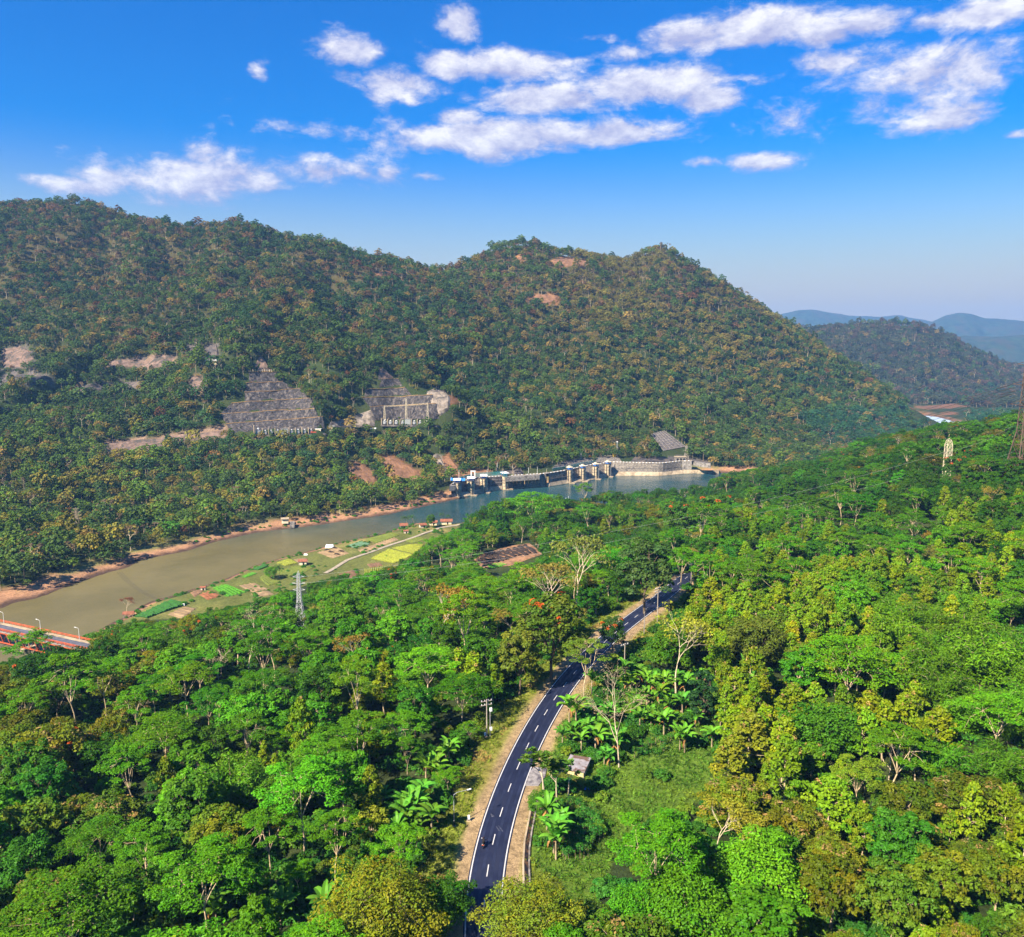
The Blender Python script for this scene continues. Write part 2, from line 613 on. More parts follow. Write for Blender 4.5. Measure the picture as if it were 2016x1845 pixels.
# near side
for i in range(0, len(RC), 10):
    x, y = RC[i]
    gz(x, y, ROADZ - 0.25)
    gz(x - RN[i][0] * 12, y - RN[i][1] * 12, ROADZ - 0.6)
    gz(x + RN[i][0] * 12, y + RN[i][1] * 12, ROADZ - 1.2)
for (x, y, z) in [(-60, 130, 30), (-60, 190, 27), (-70, 240, 21), (-120, 190, 24), (-120, 130, 27), (-60, 60, 34), (60, 60, 34), (0, 20, 36), (-30, 290, 19), (20, 310, 20),
                  (10, 350, 13), (40, 380, 10), (70, 420, 9), (100, 470, 9), (150, 540, 8), (-200, 190, 20), (-240, 120, 24), (-120, 270, 15), (-180, 250, 15), (-400, 100, 24),
                  (120, 340, 26), (110, 400, 16), (180, 460, 17), (220, 600, 14), (260, 680, 9), (-90, 290, 12)]:
    gz(x, y, z)
for (u, v) in [(300, 1235), (400, 1205), (480, 1185), (600, 1145), (700, 1125), (800, 1085), (850, 1060), (940, 1045), (560, 1125), (640, 1095), (720, 1080)]:
    gz(*onZ(u, v, 3.0))
gz(*onZ(1000, 1090, 8.0))
gz(*onZ(945, 1095, 6.5))
gz(*onZ(1060, 1085, 10))
for (u, rows) in {1420: [(640, 6), (520, 14), (420, 25)], 1560: [(640, 20), (500, 27), (400, 30)], 1700: [(150, 31), (250, 34), (350, 36), (450, 40), (600, 46), (700, 20)],
                  1850: [(150, 33), (250, 39), (350, 45), (480, 54), (590, 55), (720, 24)], 2016: [(140, 36), (250, 46), (350, 53), (450, 60), (560, 71), (700, 46)],
                  2250: [(140, 42), (250, 54), (400, 70), (560, 84), (750, 60)]}.items():
    for (Y, z) in rows:
        gz((u - CU) / FPX * Y * 1.02, Y, z)

CP = np.array(CPV)
_c = 35.0


def _phi(r2):
    return np.sqrt(r2 + _c * _c)


_n = len(CP)
_A = _phi(((CP[:, None, :2] - CP[None, :, :2]) ** 2).sum(-1)) + np.eye(_n) * -1.5
_W = np.linalg.solve(_A, CP[:, 2] - 20.0)


def rbf(x, y):
    out = np.zeros(x.shape)
    for i in range(_n):
        out += _W[i] * _phi((x - CP[i, 0]) ** 2 + (y - CP[i, 1]) ** 2)
    return out + 20.0


FIELDW = [onZ(u, v, 3)[:2] for u, v in [(150, 1268), (262, 1222), (330, 1222), (420, 1205), (500, 1185), (560, 1165), (640, 1140), (700, 1140), (770, 1125), (830, 1080),
                                         (905, 1045), (905, 1030), (826, 1029), (789, 1037), (762, 1048), (698, 1062), (643, 1075), (609, 1085), (542, 1102), (494, 1116),
                                         (437, 1143), (372, 1162), (339, 1173), (305, 1181), (268, 1198), (237, 1217)]]


def ground(x, y):
    z = rbf(x, y)
    # gullies and knolls on the wild slopes
    wild = sstep(y, 560, 760) * sstep(z, 14, 60)
    w = fbm(x / 300, y / 300, 2, 3) * 60
    rid = 1 - np.abs(fbm((x + w) / 110, (y + w) / 260, 3, 1)) * 2.2
    z = z + wild * (24.0 * (rid - 0.5) * (1 - .85 * sstep(y, 1060, 1210)) * sstep(y, 620, 760) + 5.0 * fbm(x / 45, y / 45, 3, 2))
    z = z + (1 - wild) * 0.7 * fbm(x / 22, y / 22, 3, 4) * sstep(z, 5, 12)
    # level strip for the road
    dr = seg_dist(road_line, x, y)
    z = np.where(dr < 60, (ROADZ - 0.06) * (1 - sstep(dr, 4.6, 13)) + z * sstep(dr, 4.6, 13), z)
    # farm land by the river
    fin = inside(FIELDW, x, y)
    z = np.where(fin, 2.6 + 0.15 * fbm(x / 9, y / 9, 2, 5), z)
    # river bed and banks
    dry = np.ones(x.shape, bool)
    dmin = np.full(x.shape, 1e9)
    for R in (RIVER, FARRIVER):
        dd = seg_dist(R, x, y, True)
        ins = inside(R, x, y)
        bank = 0.22 * dd + 0.35 * fbm(x / 7, y / 7, 3, 2) * np.minimum(dd, 6) / 6
        t = sstep(dd, 6, 34)
        z = np.where(ins, -0.25 - np.minimum(dd, 40) * 0.12, np.where(dd < 40, bank * (1 - t) + z * t, z))
        dry &= ~ins
        dmin = np.minimum(dmin, dd)
    z = np.where(dry, np.maximum(z, np.minimum(0.12 + dmin * 0.05, 0.8)), z)
    return z


GN_ = dict(x0=-460.0, x1=560.0, y0=0.0, y1=900.0, s=3.0)
GF_ = dict(x0=-2000.0, x1=2600.0, y0=-300.0, y1=3400.0, s=10.0)
for g in (GN_, GF_):
    xs = np.arange(g['x0'], g['x1'] + g['s'], g['s'])
    ys = np.arange(g['y0'], g['y1'] + g['s'], g['s'])
    X, Y = np.meshgrid(xs, ys, indexing='ij')
    g['z'] = ground(X, Y)


def _bil(g, x, y):
    fx = np.clip((x - g['x0']) / g['s'], 0, g['z'].shape[0] - 1.001)
    fy = np.clip((y - g['y0']) / g['s'], 0, g['z'].shape[1] - 1.001)
    i, j = fx.astype(int), fy.astype(int)
    a, b = fx - i, fy - j
    z = g['z']
    return (z[i, j] * (1 - a) + z[i + 1, j] * a) * (1 - b) + (z[i, j + 1] * (1 - a) + z[i + 1, j + 1] * a) * b


def H(x, y):
    x, y = np.asarray(x, float), np.asarray(y, float)
    near = (x > GN_['x0'] + 1) & (x < GN_['x1'] - 1) & (y > GN_['y0'] + 1) & (y < GN_['y1'] - 1)
    return np.where(near, _bil(GN_, x, y), _bil(GF_, x, y))


def at(u, v, up=0.0, y0=60.0, y1=3200.0):
    """where the line of sight through a photo point meets the land (raised by up)"""
    a, b = ray(u, v)
    n = 900
    Y = y0 * (y1 / y0) ** (np.arange(n) / (n - 1))
    zz = CAMZ + b * Y
    hit = np.nonzero(zz < H(a * Y, Y) + up)[0]
    if len(hit) == 0:
        Yh = y1
    else:
        k = max(hit[0], 1)
        lo, hi = Y[k - 1], Y[k]
        for _ in range(14):
            m = (lo + hi) / 2
            if CAMZ + b * m < H(a * m, m) + up:
                hi = m
            else:
                lo = m
        Yh = hi
    return (a * Yh, Yh, float(H(a * Yh, Yh)))


# bare earth, rock and clearings on the far slope (photo outlines)
BARE = [([(1035, 590), (1060, 578), (1102, 582), (1098, 600), (1050, 598)], 'orange'),
        ([(1080, 512), (1110, 505), (1150, 512), (1165, 520), (1110, 526)], 'orange'),
        ([(1018, 505), (1035, 502), (1040, 512), (1022, 514)], 'orange'),
        ([(730, 535), (770, 532), (775, 546), (740, 545)], 'orange'),
        ([(1660, 590), (1690, 588), (1690, 596), (1662, 598)], 'orange'),
        ([(685, 905), (705, 906), (735, 925), (745, 955), (705, 955), (690, 935)], 'red'),
        ([(742, 895), (775, 893), (830, 930), (830, 950), (770, 950)], 'red'),
        ([(868, 897), (885, 895), (906, 930), (905, 945), (885, 935)], 'red'),
        ([(852, 895), (866, 893), (882, 922), (886, 945), (876, 940)], 'chalk'),
        ([(905, 925), (960, 922), (975, 940), (910, 948)], 'red'),
        ([(173, 892), (200, 868), (300, 858), (440, 846), (455, 852), (440, 862), (330, 872), (320, 885), (230, 896)], 'pink'),
        ([(0, 680), (60, 682), (70, 720), (60, 728), (0, 724)], 'grey'),
        ([(0, 735), (90, 735), (115, 752), (0, 756)], 'grey'),
        ([(205, 712), (270, 700), (350, 700), (352, 722), (290, 726), (215, 724)], 'pink'),
        ([(140, 758), (300, 752), (300, 764), (150, 772)], 'grey'),
        ([(360, 685), (382, 678), (395, 698), (372, 704)], 'grey'),
        ([(397, 676), (428, 676), (432, 718), (405, 722)], 'grey'),
        ([(372, 745), (395, 738), (405, 770), (375, 775)], 'pink'),
        ([(1290, 905), (1330, 896), (1400, 905), (1400, 914), (1290, 914)], 'grey'),
        ([(880, 770), (905, 790), (898, 800), (880, 796)], 'red'),
        ([(1000, 790), (1040, 782), (1042, 788), (1004, 797)], 'pink'),
        ([(1525, 1000), (1540, 1000), (1540, 1004), (1525, 1004)], 'grey'),
        ([(1782, 801), (1880, 795), (1905, 800), (1880, 804), (1800, 806)], 'red'), ([(1850, 812), (1885, 811), (1888, 817), (1852, 818)], 'red'),
        ([(380, 840), (445, 842), (445, 856), (400, 856)], 'pink')]
CUTS = [[(428, 862), (436, 790), (480, 765), (500, 705), (520, 705), (540, 745), (600, 775), (640, 830), (640, 853), (430, 860)],
        [(642, 840), (705, 815), (712, 775), (745, 728), (775, 730), (800, 765), (855, 760), (890, 780), (888, 812), (860, 832), (752, 838), (642, 846)],
        [(1280, 850), (1312, 846), (1352, 880), (1360, 912), (1300, 908)],
        [(1090, 912), (1180, 902), (1200, 905), (1200, 930), (1085, 935)], [(1190, 900), (1245, 895), (1265, 912), (1200, 918)]]
BAREC = {'orange': (.27, .13, .06), 'red': (.16, .08, .04), 'chalk': (.34, .28, .22), 'pink': (.20, .13, .085), 'grey': (.10, .085, .075)}


def land_color(x, y, z):
    n1 = fbm(x / 30, y / 30, 4, 1)[:, None]
    n2 = fbm(x / 6, y / 6, 3, 2)[:, None]
    base = np.array([.028, .042, .012]) * (1 + .35 * n2) + np.clip(n1, 0, 1) * np.array([.035, .028, .010])
    c = base
    u, v, fw = proj(x, y, z)
    up = sstep(z, 90, 220)[:, None] * (y[:, None] > 600)
    c = c * (1 - .5 * up) + .5 * up * np.array([.10, .065, .028])
    # river banks: bare orange soil with a dark wet rim
    db = np.minimum(seg_dist(RIVER, x, y, True), seg_dist(FARRIVER, x, y, True))[:, None]
    lim = np.where(y[:, None] > np.interp(x, np.array(far_w)[:, 0], np.array(far_w)[:, 1])[:, None] - 12, 15, 7) + 6 * n1
    k = (1 - sstep(db, lim - 3, lim + 3)) * (y[:, None] > 200)
    c = c * (1 - k) + k * (np.where(y[:, None] > 1000, .5, 1.0) * np.array([.36, .19, .10]) * (1 + .3 * n2))
    g = k * sstep(n1, .1, .35) * sstep(db, 7, 13) * .9
    c = c * (1 - g) + g * np.array([.12, .15, .04])
    w = (1 - sstep(db + 1.5 * n2, 2.0, 5.5)) * (y[:, None] > 200)
    c = c * (1 - w) + w * np.array([.075, .045, .03])
    fin = inside(FIELDW, x, y)[:, None]
    f2 = fin & (db > 6)
    c = np.where(f2, (np.array([.115, .125, .03]) + np.clip(n1 + .4 * n2, 0, 1) * np.array([.16, .08, .04])) * (1 + .35 * n2), c)
    for poly, kind in BARE:
        jj = inside(poly, u + 3 * n1[:, 0], v + 2 * n2[:, 0]) & (y > 400)
        c[jj] = np.array(BAREC[kind]) * (1 + .35 * n2[jj])
    # road verges: worn earth next to the tarmac, dry grass outside it
    dr = seg_dist(road_line, x, y)[:, None]
    gr = (1 - sstep(dr + 1.2 * n1, 9, 12.5))
    c = c * (1 - gr) + gr * (np.array([.15, .175, .022]) * (1 + .35 * n2) + np.clip(n1, 0, 1) * np.array([.08, .02, .02]))
    e = (1 - sstep(dr + 1.3 * n1, 4.6, 6.6))
    c = c * (1 - e) + e * (np.array([.30, .205, .105]) * (1 + .25 * n2))
    mead = (inside(MEADOWW, x, y) | inside(BANGW, x, y))[:, None]
    c = np.where(mead & (dr > 6), np.array([.10, .165, .018]) * (1 + .45 * n1 + .2 * n2), c)
    return np.clip(c, 0.01, .8)


MEADOWPX = [(1045, 1700), (1040, 1610), (1070, 1560), (1165, 1560), (1215, 1520), (1270, 1450), (1390, 1425), (1420, 1460), (1390, 1570), (1250, 1640), (1190, 1720), (1165, 1845), (1120, 1845), (1110, 1740)]
MEADOWW = [at(u, v)[:2] for u, v in MEADOWPX]
BANGW = [at(u, v)[:2] for u, v in [(1085, 1490), (1110, 1420), (1190, 1365), (1330, 1330), (1440, 1350), (1450, 1440), (1380, 1520), (1200, 1560), (1160, 1560)]]

# terrain mesh: a fan of rings so that detail follows distance
na = 420
ang = np.linspace(-radians(62), radians(62), na)
ring = np.concatenate([np.linspace(30, 420, 130), 420 * (3300 / 420) ** (np.arange(1, 231) / 230)])
A, R_ = np.meshgrid(ang, ring, indexing='ij')
tx, ty = R_ * np.sin(A), R_ * np.cos(A)
tz = H(tx, ty)
far_fade = sstep(R_, 2900, 3300)
tz = tz * (1 - far_fade) + 2.0 * far_fade
V = np.stack([tx, ty, tz], -1).reshape(-1, 3)
nr = len(ring)
ii = (np.arange(na - 1)[:, None] * nr + np.arange(nr - 1)[None, :]).ravel()
F = np.stack([ii, ii + 1, ii + nr + 1, ii + nr], 1)
tcol = np.ones((len(V), 4))
tcol[:, :3] = land_color(V[:, 0], V[:, 1], V[:, 2])


def land_material():
    m = bpy.data.materials.new("earth_and_litter")
    m.use_nodes = True
    nt = m.node_tree
    b = NB(nt)
    p = nt.nodes['Principled BSDF']
    c = b.new('ShaderNodeAttribute', attribute_name='tone').outputs['Color']
    t = b.new('ShaderNodeTexCoord').outputs['Object']
    n = b.noise(t, 0.9, 8.0, 0.7)
    n2 = b.noise(t, 6.0, 4.0, 0.7)
    f = b.m('MULTIPLY', b.step(n, .25, .75, .6, 1.45), b.step(n2, .2, .8, .7, 1.3))
    c2 = b.vm('SCALE', c, f)
    nt.links.new(c2, p.inputs['Base Color'])
    p.inputs['Roughness'].default_value = 1.0
    p.inputs['Specular IOR Level'].default_value = 0.1
    bn = b.new('ShaderNodeBump')
    bn.inputs['Strength'].default_value = 0.8
    bn.inputs['Distance'].default_value = 0.5
    nt.links.new(n, bn.inputs['Height'])
    nt.links.new(bn.outputs[0], p.inputs['Normal'])
    return m


LANDM = land_material()
tag(link("ground", mesh("ground", V, F, LANDM, True, tcol)), kind='structure')
# plain beyond and behind
plain_m = material("far_plain", (.06, .08, .03), 1.0, .4, .01)
pm = MB()
rads = [3250, 5000, 8850]
k = 48
vv = [(r * sin(2 * pi * j / k), r * cos(2 * pi * j / k), -6.0) for r in rads for j in range(k)]
pm.add(vv, [(i * k + j, i * k + (j + 1) % k, (i + 1) * k + (j + 1) % k, (i + 1) * k + j)[::-1] for i in range(2) for j in range(k)])
tag(pm.build("plain", plain_m), kind='structure')
pm = MB()
hx = [(30 * sin(a), 30 * cos(a), float(H(30 * sin(a), 30 * cos(a)))) for a in ang[::10]]
ox = [(3260 * sin(a), 3260 * cos(a), -6.0) for a in ang[::10]]
back = [(3260 * sin(a), 3260 * cos(a), -6.0) for a in np.linspace(radians(62), radians(298), 30)]
e0 = [tuple(V[j]) for j in range(0, nr, 6)]                       # left border of the fan
e1 = [tuple(V[(na - 1) * nr + j]) for j in range(0, nr, 6)]
loop = hx + e1[1:] + back[1:-1] + e0[::-1][:-1]
c0 = (0, -40, 34)
pm.add([c0] + loop, [(0, i + 1, (i + 1) % len(loop) + 1) for i in range(len(loop))])
tag(pm.build("ground_behind", plain_m), kind='structure')

# far ridges, each a rounded range with its own depth
ridge_m = material("far_forest", (.025, .045, .025), 1.0, .45, .02, dark=(.045, .045, .025), dscale=.008)


def ridge(name, crest, Y, depth, foot=0.0, amp=6.0, seed=0):
    xs, zs = [], []
    for (u, v) in crest:
        x, y, z = onY(u, v, Y)
        xs.append(x)
        zs.append(z)
    n = 260
    X = np.linspace(xs[0], xs[-1], n)
    Z = np.interp(X, xs, zs)
    for _ in range(3):
        Z[1:-1] = (Z[:-2] + 2 * Z[1:-1] + Z[2:]) / 4
    m = 40
    vs, fs = [], []
    for j in range(m):
        t = j / (m - 1)
        prof = sin(pi * min(max(t, 0), 1)) ** 0.9
        yy_ = Y + (t - .5) * depth
        nz = fbm(X / (depth * .09) + seed, np.full(n, yy_) / (depth * .12), 4, seed) * amp * (0.25 + 2.2 * prof * (1 - prof) * 2)
        zz = foot + (Z - foot) * prof + nz
        vs += list(zip((X * (yy_ / Y)).tolist(), [yy_] * n, zz.tolist()))
    fs = [(j * n + i, j * n + i + 1, (j + 1) * n + i + 1, (j + 1) * n + i) for j in range(m - 1) for i in range(n - 1)]
    return tag(link(name, mesh(name, vs, fs, ridge_m, True)), kind='structure')


ridge("far_hills", [(1730, 700), (1850, 668), (1900, 661), (1950, 663), (2016, 660), (2100, 668), (2300, 690), (2700, 690)], 4800, 1600, 0, 26, 1)
ridge("mountains", [(1250, 640), (1450, 628), (1540, 618), (1570, 611), (1600, 610), (1640, 616), (1680, 622), (1730, 624), (1770, 621), (1810, 628), (1860, 640), (1960, 655)], 7600, 1800, 0, 26, 2)
ridge("mountains", [(1760, 648), (1830, 636), (1860, 622), (1890, 616), (1915, 619), (1940, 628), (1975, 628), (2016, 632), (2100, 628), (2300, 645), (2600, 650)], 6800, 1700, 0, 26, 3)


# water
def water_material():
    m = bpy.data.materials.new("river_water")
    m.use_nodes = True
    nt = m.node_tree
    b = NB(nt)
    p = nt.nodes['Principled BSDF']
    t = b.new('ShaderNodeTexCoord').outputs['Object']
    s = b.new('ShaderNodeSeparateXYZ')
    nt.links.new(t, s.inputs[0])
    k = b.step(b.m('ADD', s.outputs[1], b.m('MULTIPLY', b.noise(t, .012, 3.0), 120)), 520, 680)
    n = b.noise(t, .02, 5.0, .6)
    mud = b.mix(b.step(n, .3, .7), (.125, .105, .042), (.170, .140, .058))
    deep = b.mix(b.step(n, .3, .7), (.012, .047, .056), (.020, .066, .074))
    nt.links.new(b.mix(k, mud, deep), p.inputs['Base Color'])
    nt.links.new(b.step(b.noise(b.vm('MULTIPLY', t, (.6, 1.0, 1)), .018, 6.0, .65, .6), .35, .65, .06, .26), p.inputs['Roughness'])
    p.inputs['IOR'].default_value = 1.33
    nt.links.new(b.m('MULTIPLY_ADD', k, .25, .22), p.inputs['Specular IOR Level'])
    bn = b.new('ShaderNodeBump')
    bn.inputs['Strength'].default_value = 0.5
    bn.inputs['Distance'].default_value = 0.25
    w = b.m('ADD', b.noise(b.vm('MULTIPLY', t, (.5, 1.0, 1)), .9, 4.0, .7), b.m('MULTIPLY', b.noise(t, .08, 3.0), 1.2))
    nt.links.new(w, bn.inputs['Height'])
    nt.links.new(bn.outputs[0], p.inputs['Normal'])
    return m


WATERM = water_material()
wb = MB()
wb.add([(-900, 150, 0), (700, 150, 0), (700, 1050, 0), (-900, 1050, 0)], [(0, 1, 2, 3)])
tag(wb.build("river", WATERM), kind='structure')
far_water = material("sky_reflection_toned_water", (.36, .45, .52), .7, .1, .02, spec=.2)  # pale blue base colour stands in for sky reflected at a grazing angle
wb = MB()
wb.add([(500, 1200, 0), (1700, 1200, 0), (1700, 1720, 0), (500, 1720, 0)], [(0, 1, 2, 3)])
tag(wb.build("river", far_water), kind='structure')
# ------------------------------------------------------------------ plants
class Plant:
    """wood (tubes) and leaves (many small folded blades) of one plant"""
    def __init__(s, seed):
        s.g = np.random.default_rng(seed)
        s.wood = MB()
        s.lv, s.lf, s.lc = [], [], []
        s.k = 0

    def leaves(s, C, Nrm, L, W, tone, absolute=False, jit=.35, fold=.25, droop=0.0):
        g = s.g
        C = np.asarray(C, float)
        n = len(C)
        Nn = np.asarray(Nrm, float) + g.normal(0, jit, (n, 3))
        Nn /= np.linalg.norm(Nn, axis=1)[:, None] + 1e-9
        t = g.normal(0, 1, (n, 3))
        t[:, 2] -= droop
        t -= (t * Nn).sum(1)[:, None] * Nn
        t /= np.linalg.norm(t, axis=1)[:, None] + 1e-9
        b = np.cross(Nn, t)
        sc = g.uniform(.7, 1.3, (n, 1))
        l, w = t * L * .5 * sc, b * W * .5 * sc
        f = Nn * (W * fold * .5) * sc
        q = np.stack([C - l, C + w + f - l * .1, C + l - f * .6, C - w + f - l * .1], 1)
        s.lv.append(q.reshape(-1, 3))
        idx = np.arange(n)[:, None] * 4 + np.arange(4)[None, :] + s.k
        s.lf.append(idx)
        s.k += 4 * n
        tone = np.asarray(tone, float)
        if tone.ndim == 1:
            tone = np.repeat(tone[None, :], n, 0)
        c = np.ones((n, 4))
        c[:, :3] = tone * g.uniform(.72, 1.28, (n, 1))
        c[:, 3] = 1.0 if absolute else 0.0
        s.lc.append(np.repeat(c, 4, 0))

    def clump(s, c, rx, rz, n, L, W, tone=(1, 1, 1), up=.5, absolute=False, jit=.4, droop=0.0, shell=.55):
        g = s.g
        d = g.normal(0, 1, (n, 3))
        d /= np.linalg.norm(d, axis=1)[:, None]
        d[:, 2] = np.where(d[:, 2] < -.25, -d[:, 2], d[:, 2])
        r = g.uniform(shell, 1.0, (n, 1)) ** .7
        pts = np.array(c)[None, :] + d * r * np.array([rx, rx, rz])[None, :]
        nn = d * np.array([1 / rx, 1 / rx, 1 / rz]) * rz + np.array([0, 0, up])
        hue = g.normal(0, .10)
        s.leaves(pts, nn, L, W, np.array(tone) * np.array([1 + hue, 1 + hue * .4, 1]), absolute, jit, droop=droop)

    def limb(s, p0, p1, r0, r1, bend=.12, n=4, sides=5):
        g = s.g
        p0, p1 = np.array(p0, float), np.array(p1, float)
        L = np.linalg.norm(p1 - p0)
        off = g.normal(0, bend * L, 3)
        off[2] = abs(off[2]) * .3
        pts = [p0 + (p1 - p0) * t + off * sin(pi * t) for t in np.linspace(0, 1, n)]
        s.wood.tube(pts, [r0 + (r1 - r0) * t for t in np.linspace(0, 1, n)], sides, False)
        return pts

    def build(s, name):
        wood = mesh(name + "_wood", s.wood.v, s.wood.f, [BARK], True) if s.wood.v else None
        lv, lf, lc = np.concatenate(s.lv), np.concatenate(s.lf), np.concatenate(s.lc)
        crown = mesh(name + "_leaves", lv, lf, [FOL], False, lc)
        return wood, crown


def setbark(me, m):
    me.materials[0] = m
    return me


def umbrella(seed, R=6.0, Ht=15.0, plates=26, nl=200, open_=.0, flowers=None):
    """flat layered crown on spreading limbs"""
    p = Plant(seed)
    g = p.g
    fork = Ht * g.uniform(.38, .48)
    lean = g.normal(0, .5, 2)
    p.limb((0, 0, -1.5), (lean[0], lean[1], fork), .17, .12, .03, 5, 7)
    f0 = np.array([lean[0], lean[1], fork])
    mains = []
    for i in range(5):
        a = 2 * pi * i / 5 + g.uniform(-.4, .4)
        e = f0 + np.array([cos(a) * R * .42, sin(a) * R * .42, (Ht - fork) * g.uniform(.5, .7)])
        p.limb(f0, e, .10, .045, .06, 5, 5)
        mains.append(e)
    mains.append(f0 + np.array([0, 0, (Ht - fork) * .75]))
    p.limb(f0, mains[-1], .10, .045, .04, 4, 5)
    for i in range(plates):
        a = i * 2.39996 + g.uniform(-.3, .3)
        r = R * sqrt((i + .5) / plates) * g.uniform(.85, 1.08)
        z = Ht * (1 - .20 * (r / R) ** 2) - g.choice([0, .6, 1.6, 2.8], p=[.4, .25, .2, .15])
        c = np.array([lean[0] + r * cos(a), lean[1] + r * sin(a), z])
        m = min(mains, key=lambda q: np.linalg.norm(q - c))
        p.limb(m, c - np.array([0, 0, .25]), .042, .018, .08, 3, 4)
        rx = g.uniform(1.2, 1.9) * R / 6
        for j in range(3):
            cc = c + g.normal(0, rx * .55, 3) * np.array([1, 1, .25])
            p.clump(cc, rx * .75, .38, int(nl / 3), .43, .25, (1 + g.uniform(-.12, .15), 1, 1), up=1.2, jit=.5)
        if flowers and g.random() < .5:
            p.clump(c + np.array([0, 0, .4]), rx * .6, .4, 26, .5, .4, flowers, up=1, absolute=True)
    return p


def round_tree(seed, R=4.2, Ht=11.0, n=58, nl=80, L=.52, W=.34, flower=None, ffrac=.0, zs=.9, tone2=None, t2=.0, fork=.3):
    p = Plant(seed)
    g = p.g
    cz = Ht - R * zs
    p.limb((0, 0, -1.5), (g.normal(0, .3), g.normal(0, .3), Ht * fork), .24, .18, .02, 4, 7)
    f0 = np.array([0, 0, Ht * fork])
    ends = []
    for i in range(7):
        a = i * 2.39996
        e = np.array([cos(a) * R * .5, sin(a) * R * .5, cz + R * zs * g.uniform(-.3, .6)])
        p.limb(f0, e, .11, .045, .06, 4, 5)
        ends.append(e)
    for i in range(n):
        zz = 1 - 1.72 * (i + .5) / n
        a = i * 2.39996 + g.uniform(-.3, .3)
        rr_ = sqrt(max(0, 1 - zz * zz))
        lump = g.uniform(.66, 1.1) * (1 + (.20 * sin(2 * a + seed * 1.7 + 2 * zz) + .14 * sin(5 * a + seed * .6 - 3 * zz)) * rr_ + .10 * sin(4 * zz + seed))
        c = np.array([R * rr_ * cos(a) * lump, R * rr_ * sin(a) * lump, cz + R * zs * zz * lump])
        if i % 2 == 0:
            e = min(ends, key=lambda q: np.linalg.norm(q - c))
            p.limb(e, c, .05, .02, .08, 3, 3)
        tone = np.array([1 + g.uniform(-.12, .12), 1, 1])
        if tone2 is not None and g.random() < t2:
            tone = np.array(tone2) * g.uniform(.8, 1.2)
        rx = R * g.uniform(.22, .33)
        p.clump(c, rx, rx * .75, nl, L, W, tone, up=.55)
        if flower and g.random() < ffrac and zz > -.2:
            p.clump(c + np.array([0, 0, rx * .45]), rx * .7, rx * .5, 24, .42, .34, flower, up=.8, absolute=True)
    return p


def teak(seed, R=2.7, Ht=12.5, n=40, nl=58, plume=True):
    """narrow upright crown of big drooping leaves, often topped by dry flower sprays"""
    p = Plant(seed)
    g = p.g
    p.limb((0, 0, -1.5), (g.normal(0, .4), g.normal(0, .4), Ht * .95), .17, .05, .02, 6, 6)
    for i in range(n):
        t = (i + .5) / n
        z = Ht * (.30 + .68 * t)
        rr_ = R * (sin(pi * min(1, .18 + .84 * t)) ** .7) * g.uniform(.35, 1.05)
        a = i * 2.39996 + g.uniform(-.5, .5)
        c = np.array([rr_ * cos(a), rr_ * sin(a), z])
        if i % 2 == 0:
            p.limb((0, 0, z - .9), c, .05, .02, .06, 3, 3)
        p.clump(c, g.uniform(.75, 1.1), .7, nl, .54, .38, (1 + g.uniform(-.2, .2), 1, 1), up=.35, jit=.5, droop=.9)
        if plume and t > .62 and g.random() < .32:
            p.clump(c + np.array([0, 0, .7]), .5, .6, 16, .38, .2, (.34, .22, .07), up=.3, absolute=True)
    return p


def bamboo(seed, n=26, Ht=12.0):
    p = Plant(seed)
    g = p.g
    for i in range(n):
        a = g.uniform(0, 2 * pi)
        r0 = g.uniform(.1, 1.0)
        out = g.uniform(1.8, 5.0)
        h_ = Ht * g.uniform(.7, 1.05)
        base = np.array([r0 * cos(a), r0 * sin(a), -1.0])
        pts = []
        for t in np.linspace(0, 1, 8):
            pts.append(base + np.array([cos(a) * out * t ** 2.4, sin(a) * out * t ** 2.4, h_ * (t - .32 * max(0, t - .55) ** 2 / .2)]))
        p.wood.tube(pts, np.linspace(.075, .02, 8).tolist(), 4, False)
        for j in range(11):
            t = .34 + .66 * j / 10
            k = t * 7
            i0 = min(int(k), 6)
            c = pts[i0] + (pts[i0 + 1] - pts[i0]) * (k - i0)
            spread = .95 * (1.1 - .5 * t)
            C = c[None, :] + g.normal(0, 1, (20, 3)) * np.array([spread, spread, .42])
            p.leaves(C, np.tile([0.2 * cos(a), .2 * sin(a), 1], (20, 1)), .72, .2, (1 + g.uniform(-.15, .15), 1, 1), jit=.45, droop=.7)
    return p


def branchy(p, p0, dirv, L, r, depth, spread=.55, tips=None):
    g = p.g
    p1 = p0 + dirv * L
    pts = p.limb(p0, p1, r, r * .62, .05, 4, 6 if depth > 2 else 4)
    if depth == 0:
        if tips is not None:
            tips.append(p1)
        return
    k = 3 if g.random() < .55 else 2
    for i in range(k):
        d = dirv + g.normal(0, spread, 3)
        d[2] = d[2] * .6 + .28
        d /= np.linalg.norm(d)
        branchy(p, p1 if i < 2 else np.array(pts[2]), d, L * g.uniform(.62, .85), r * .6, depth - 1, spread, tips)


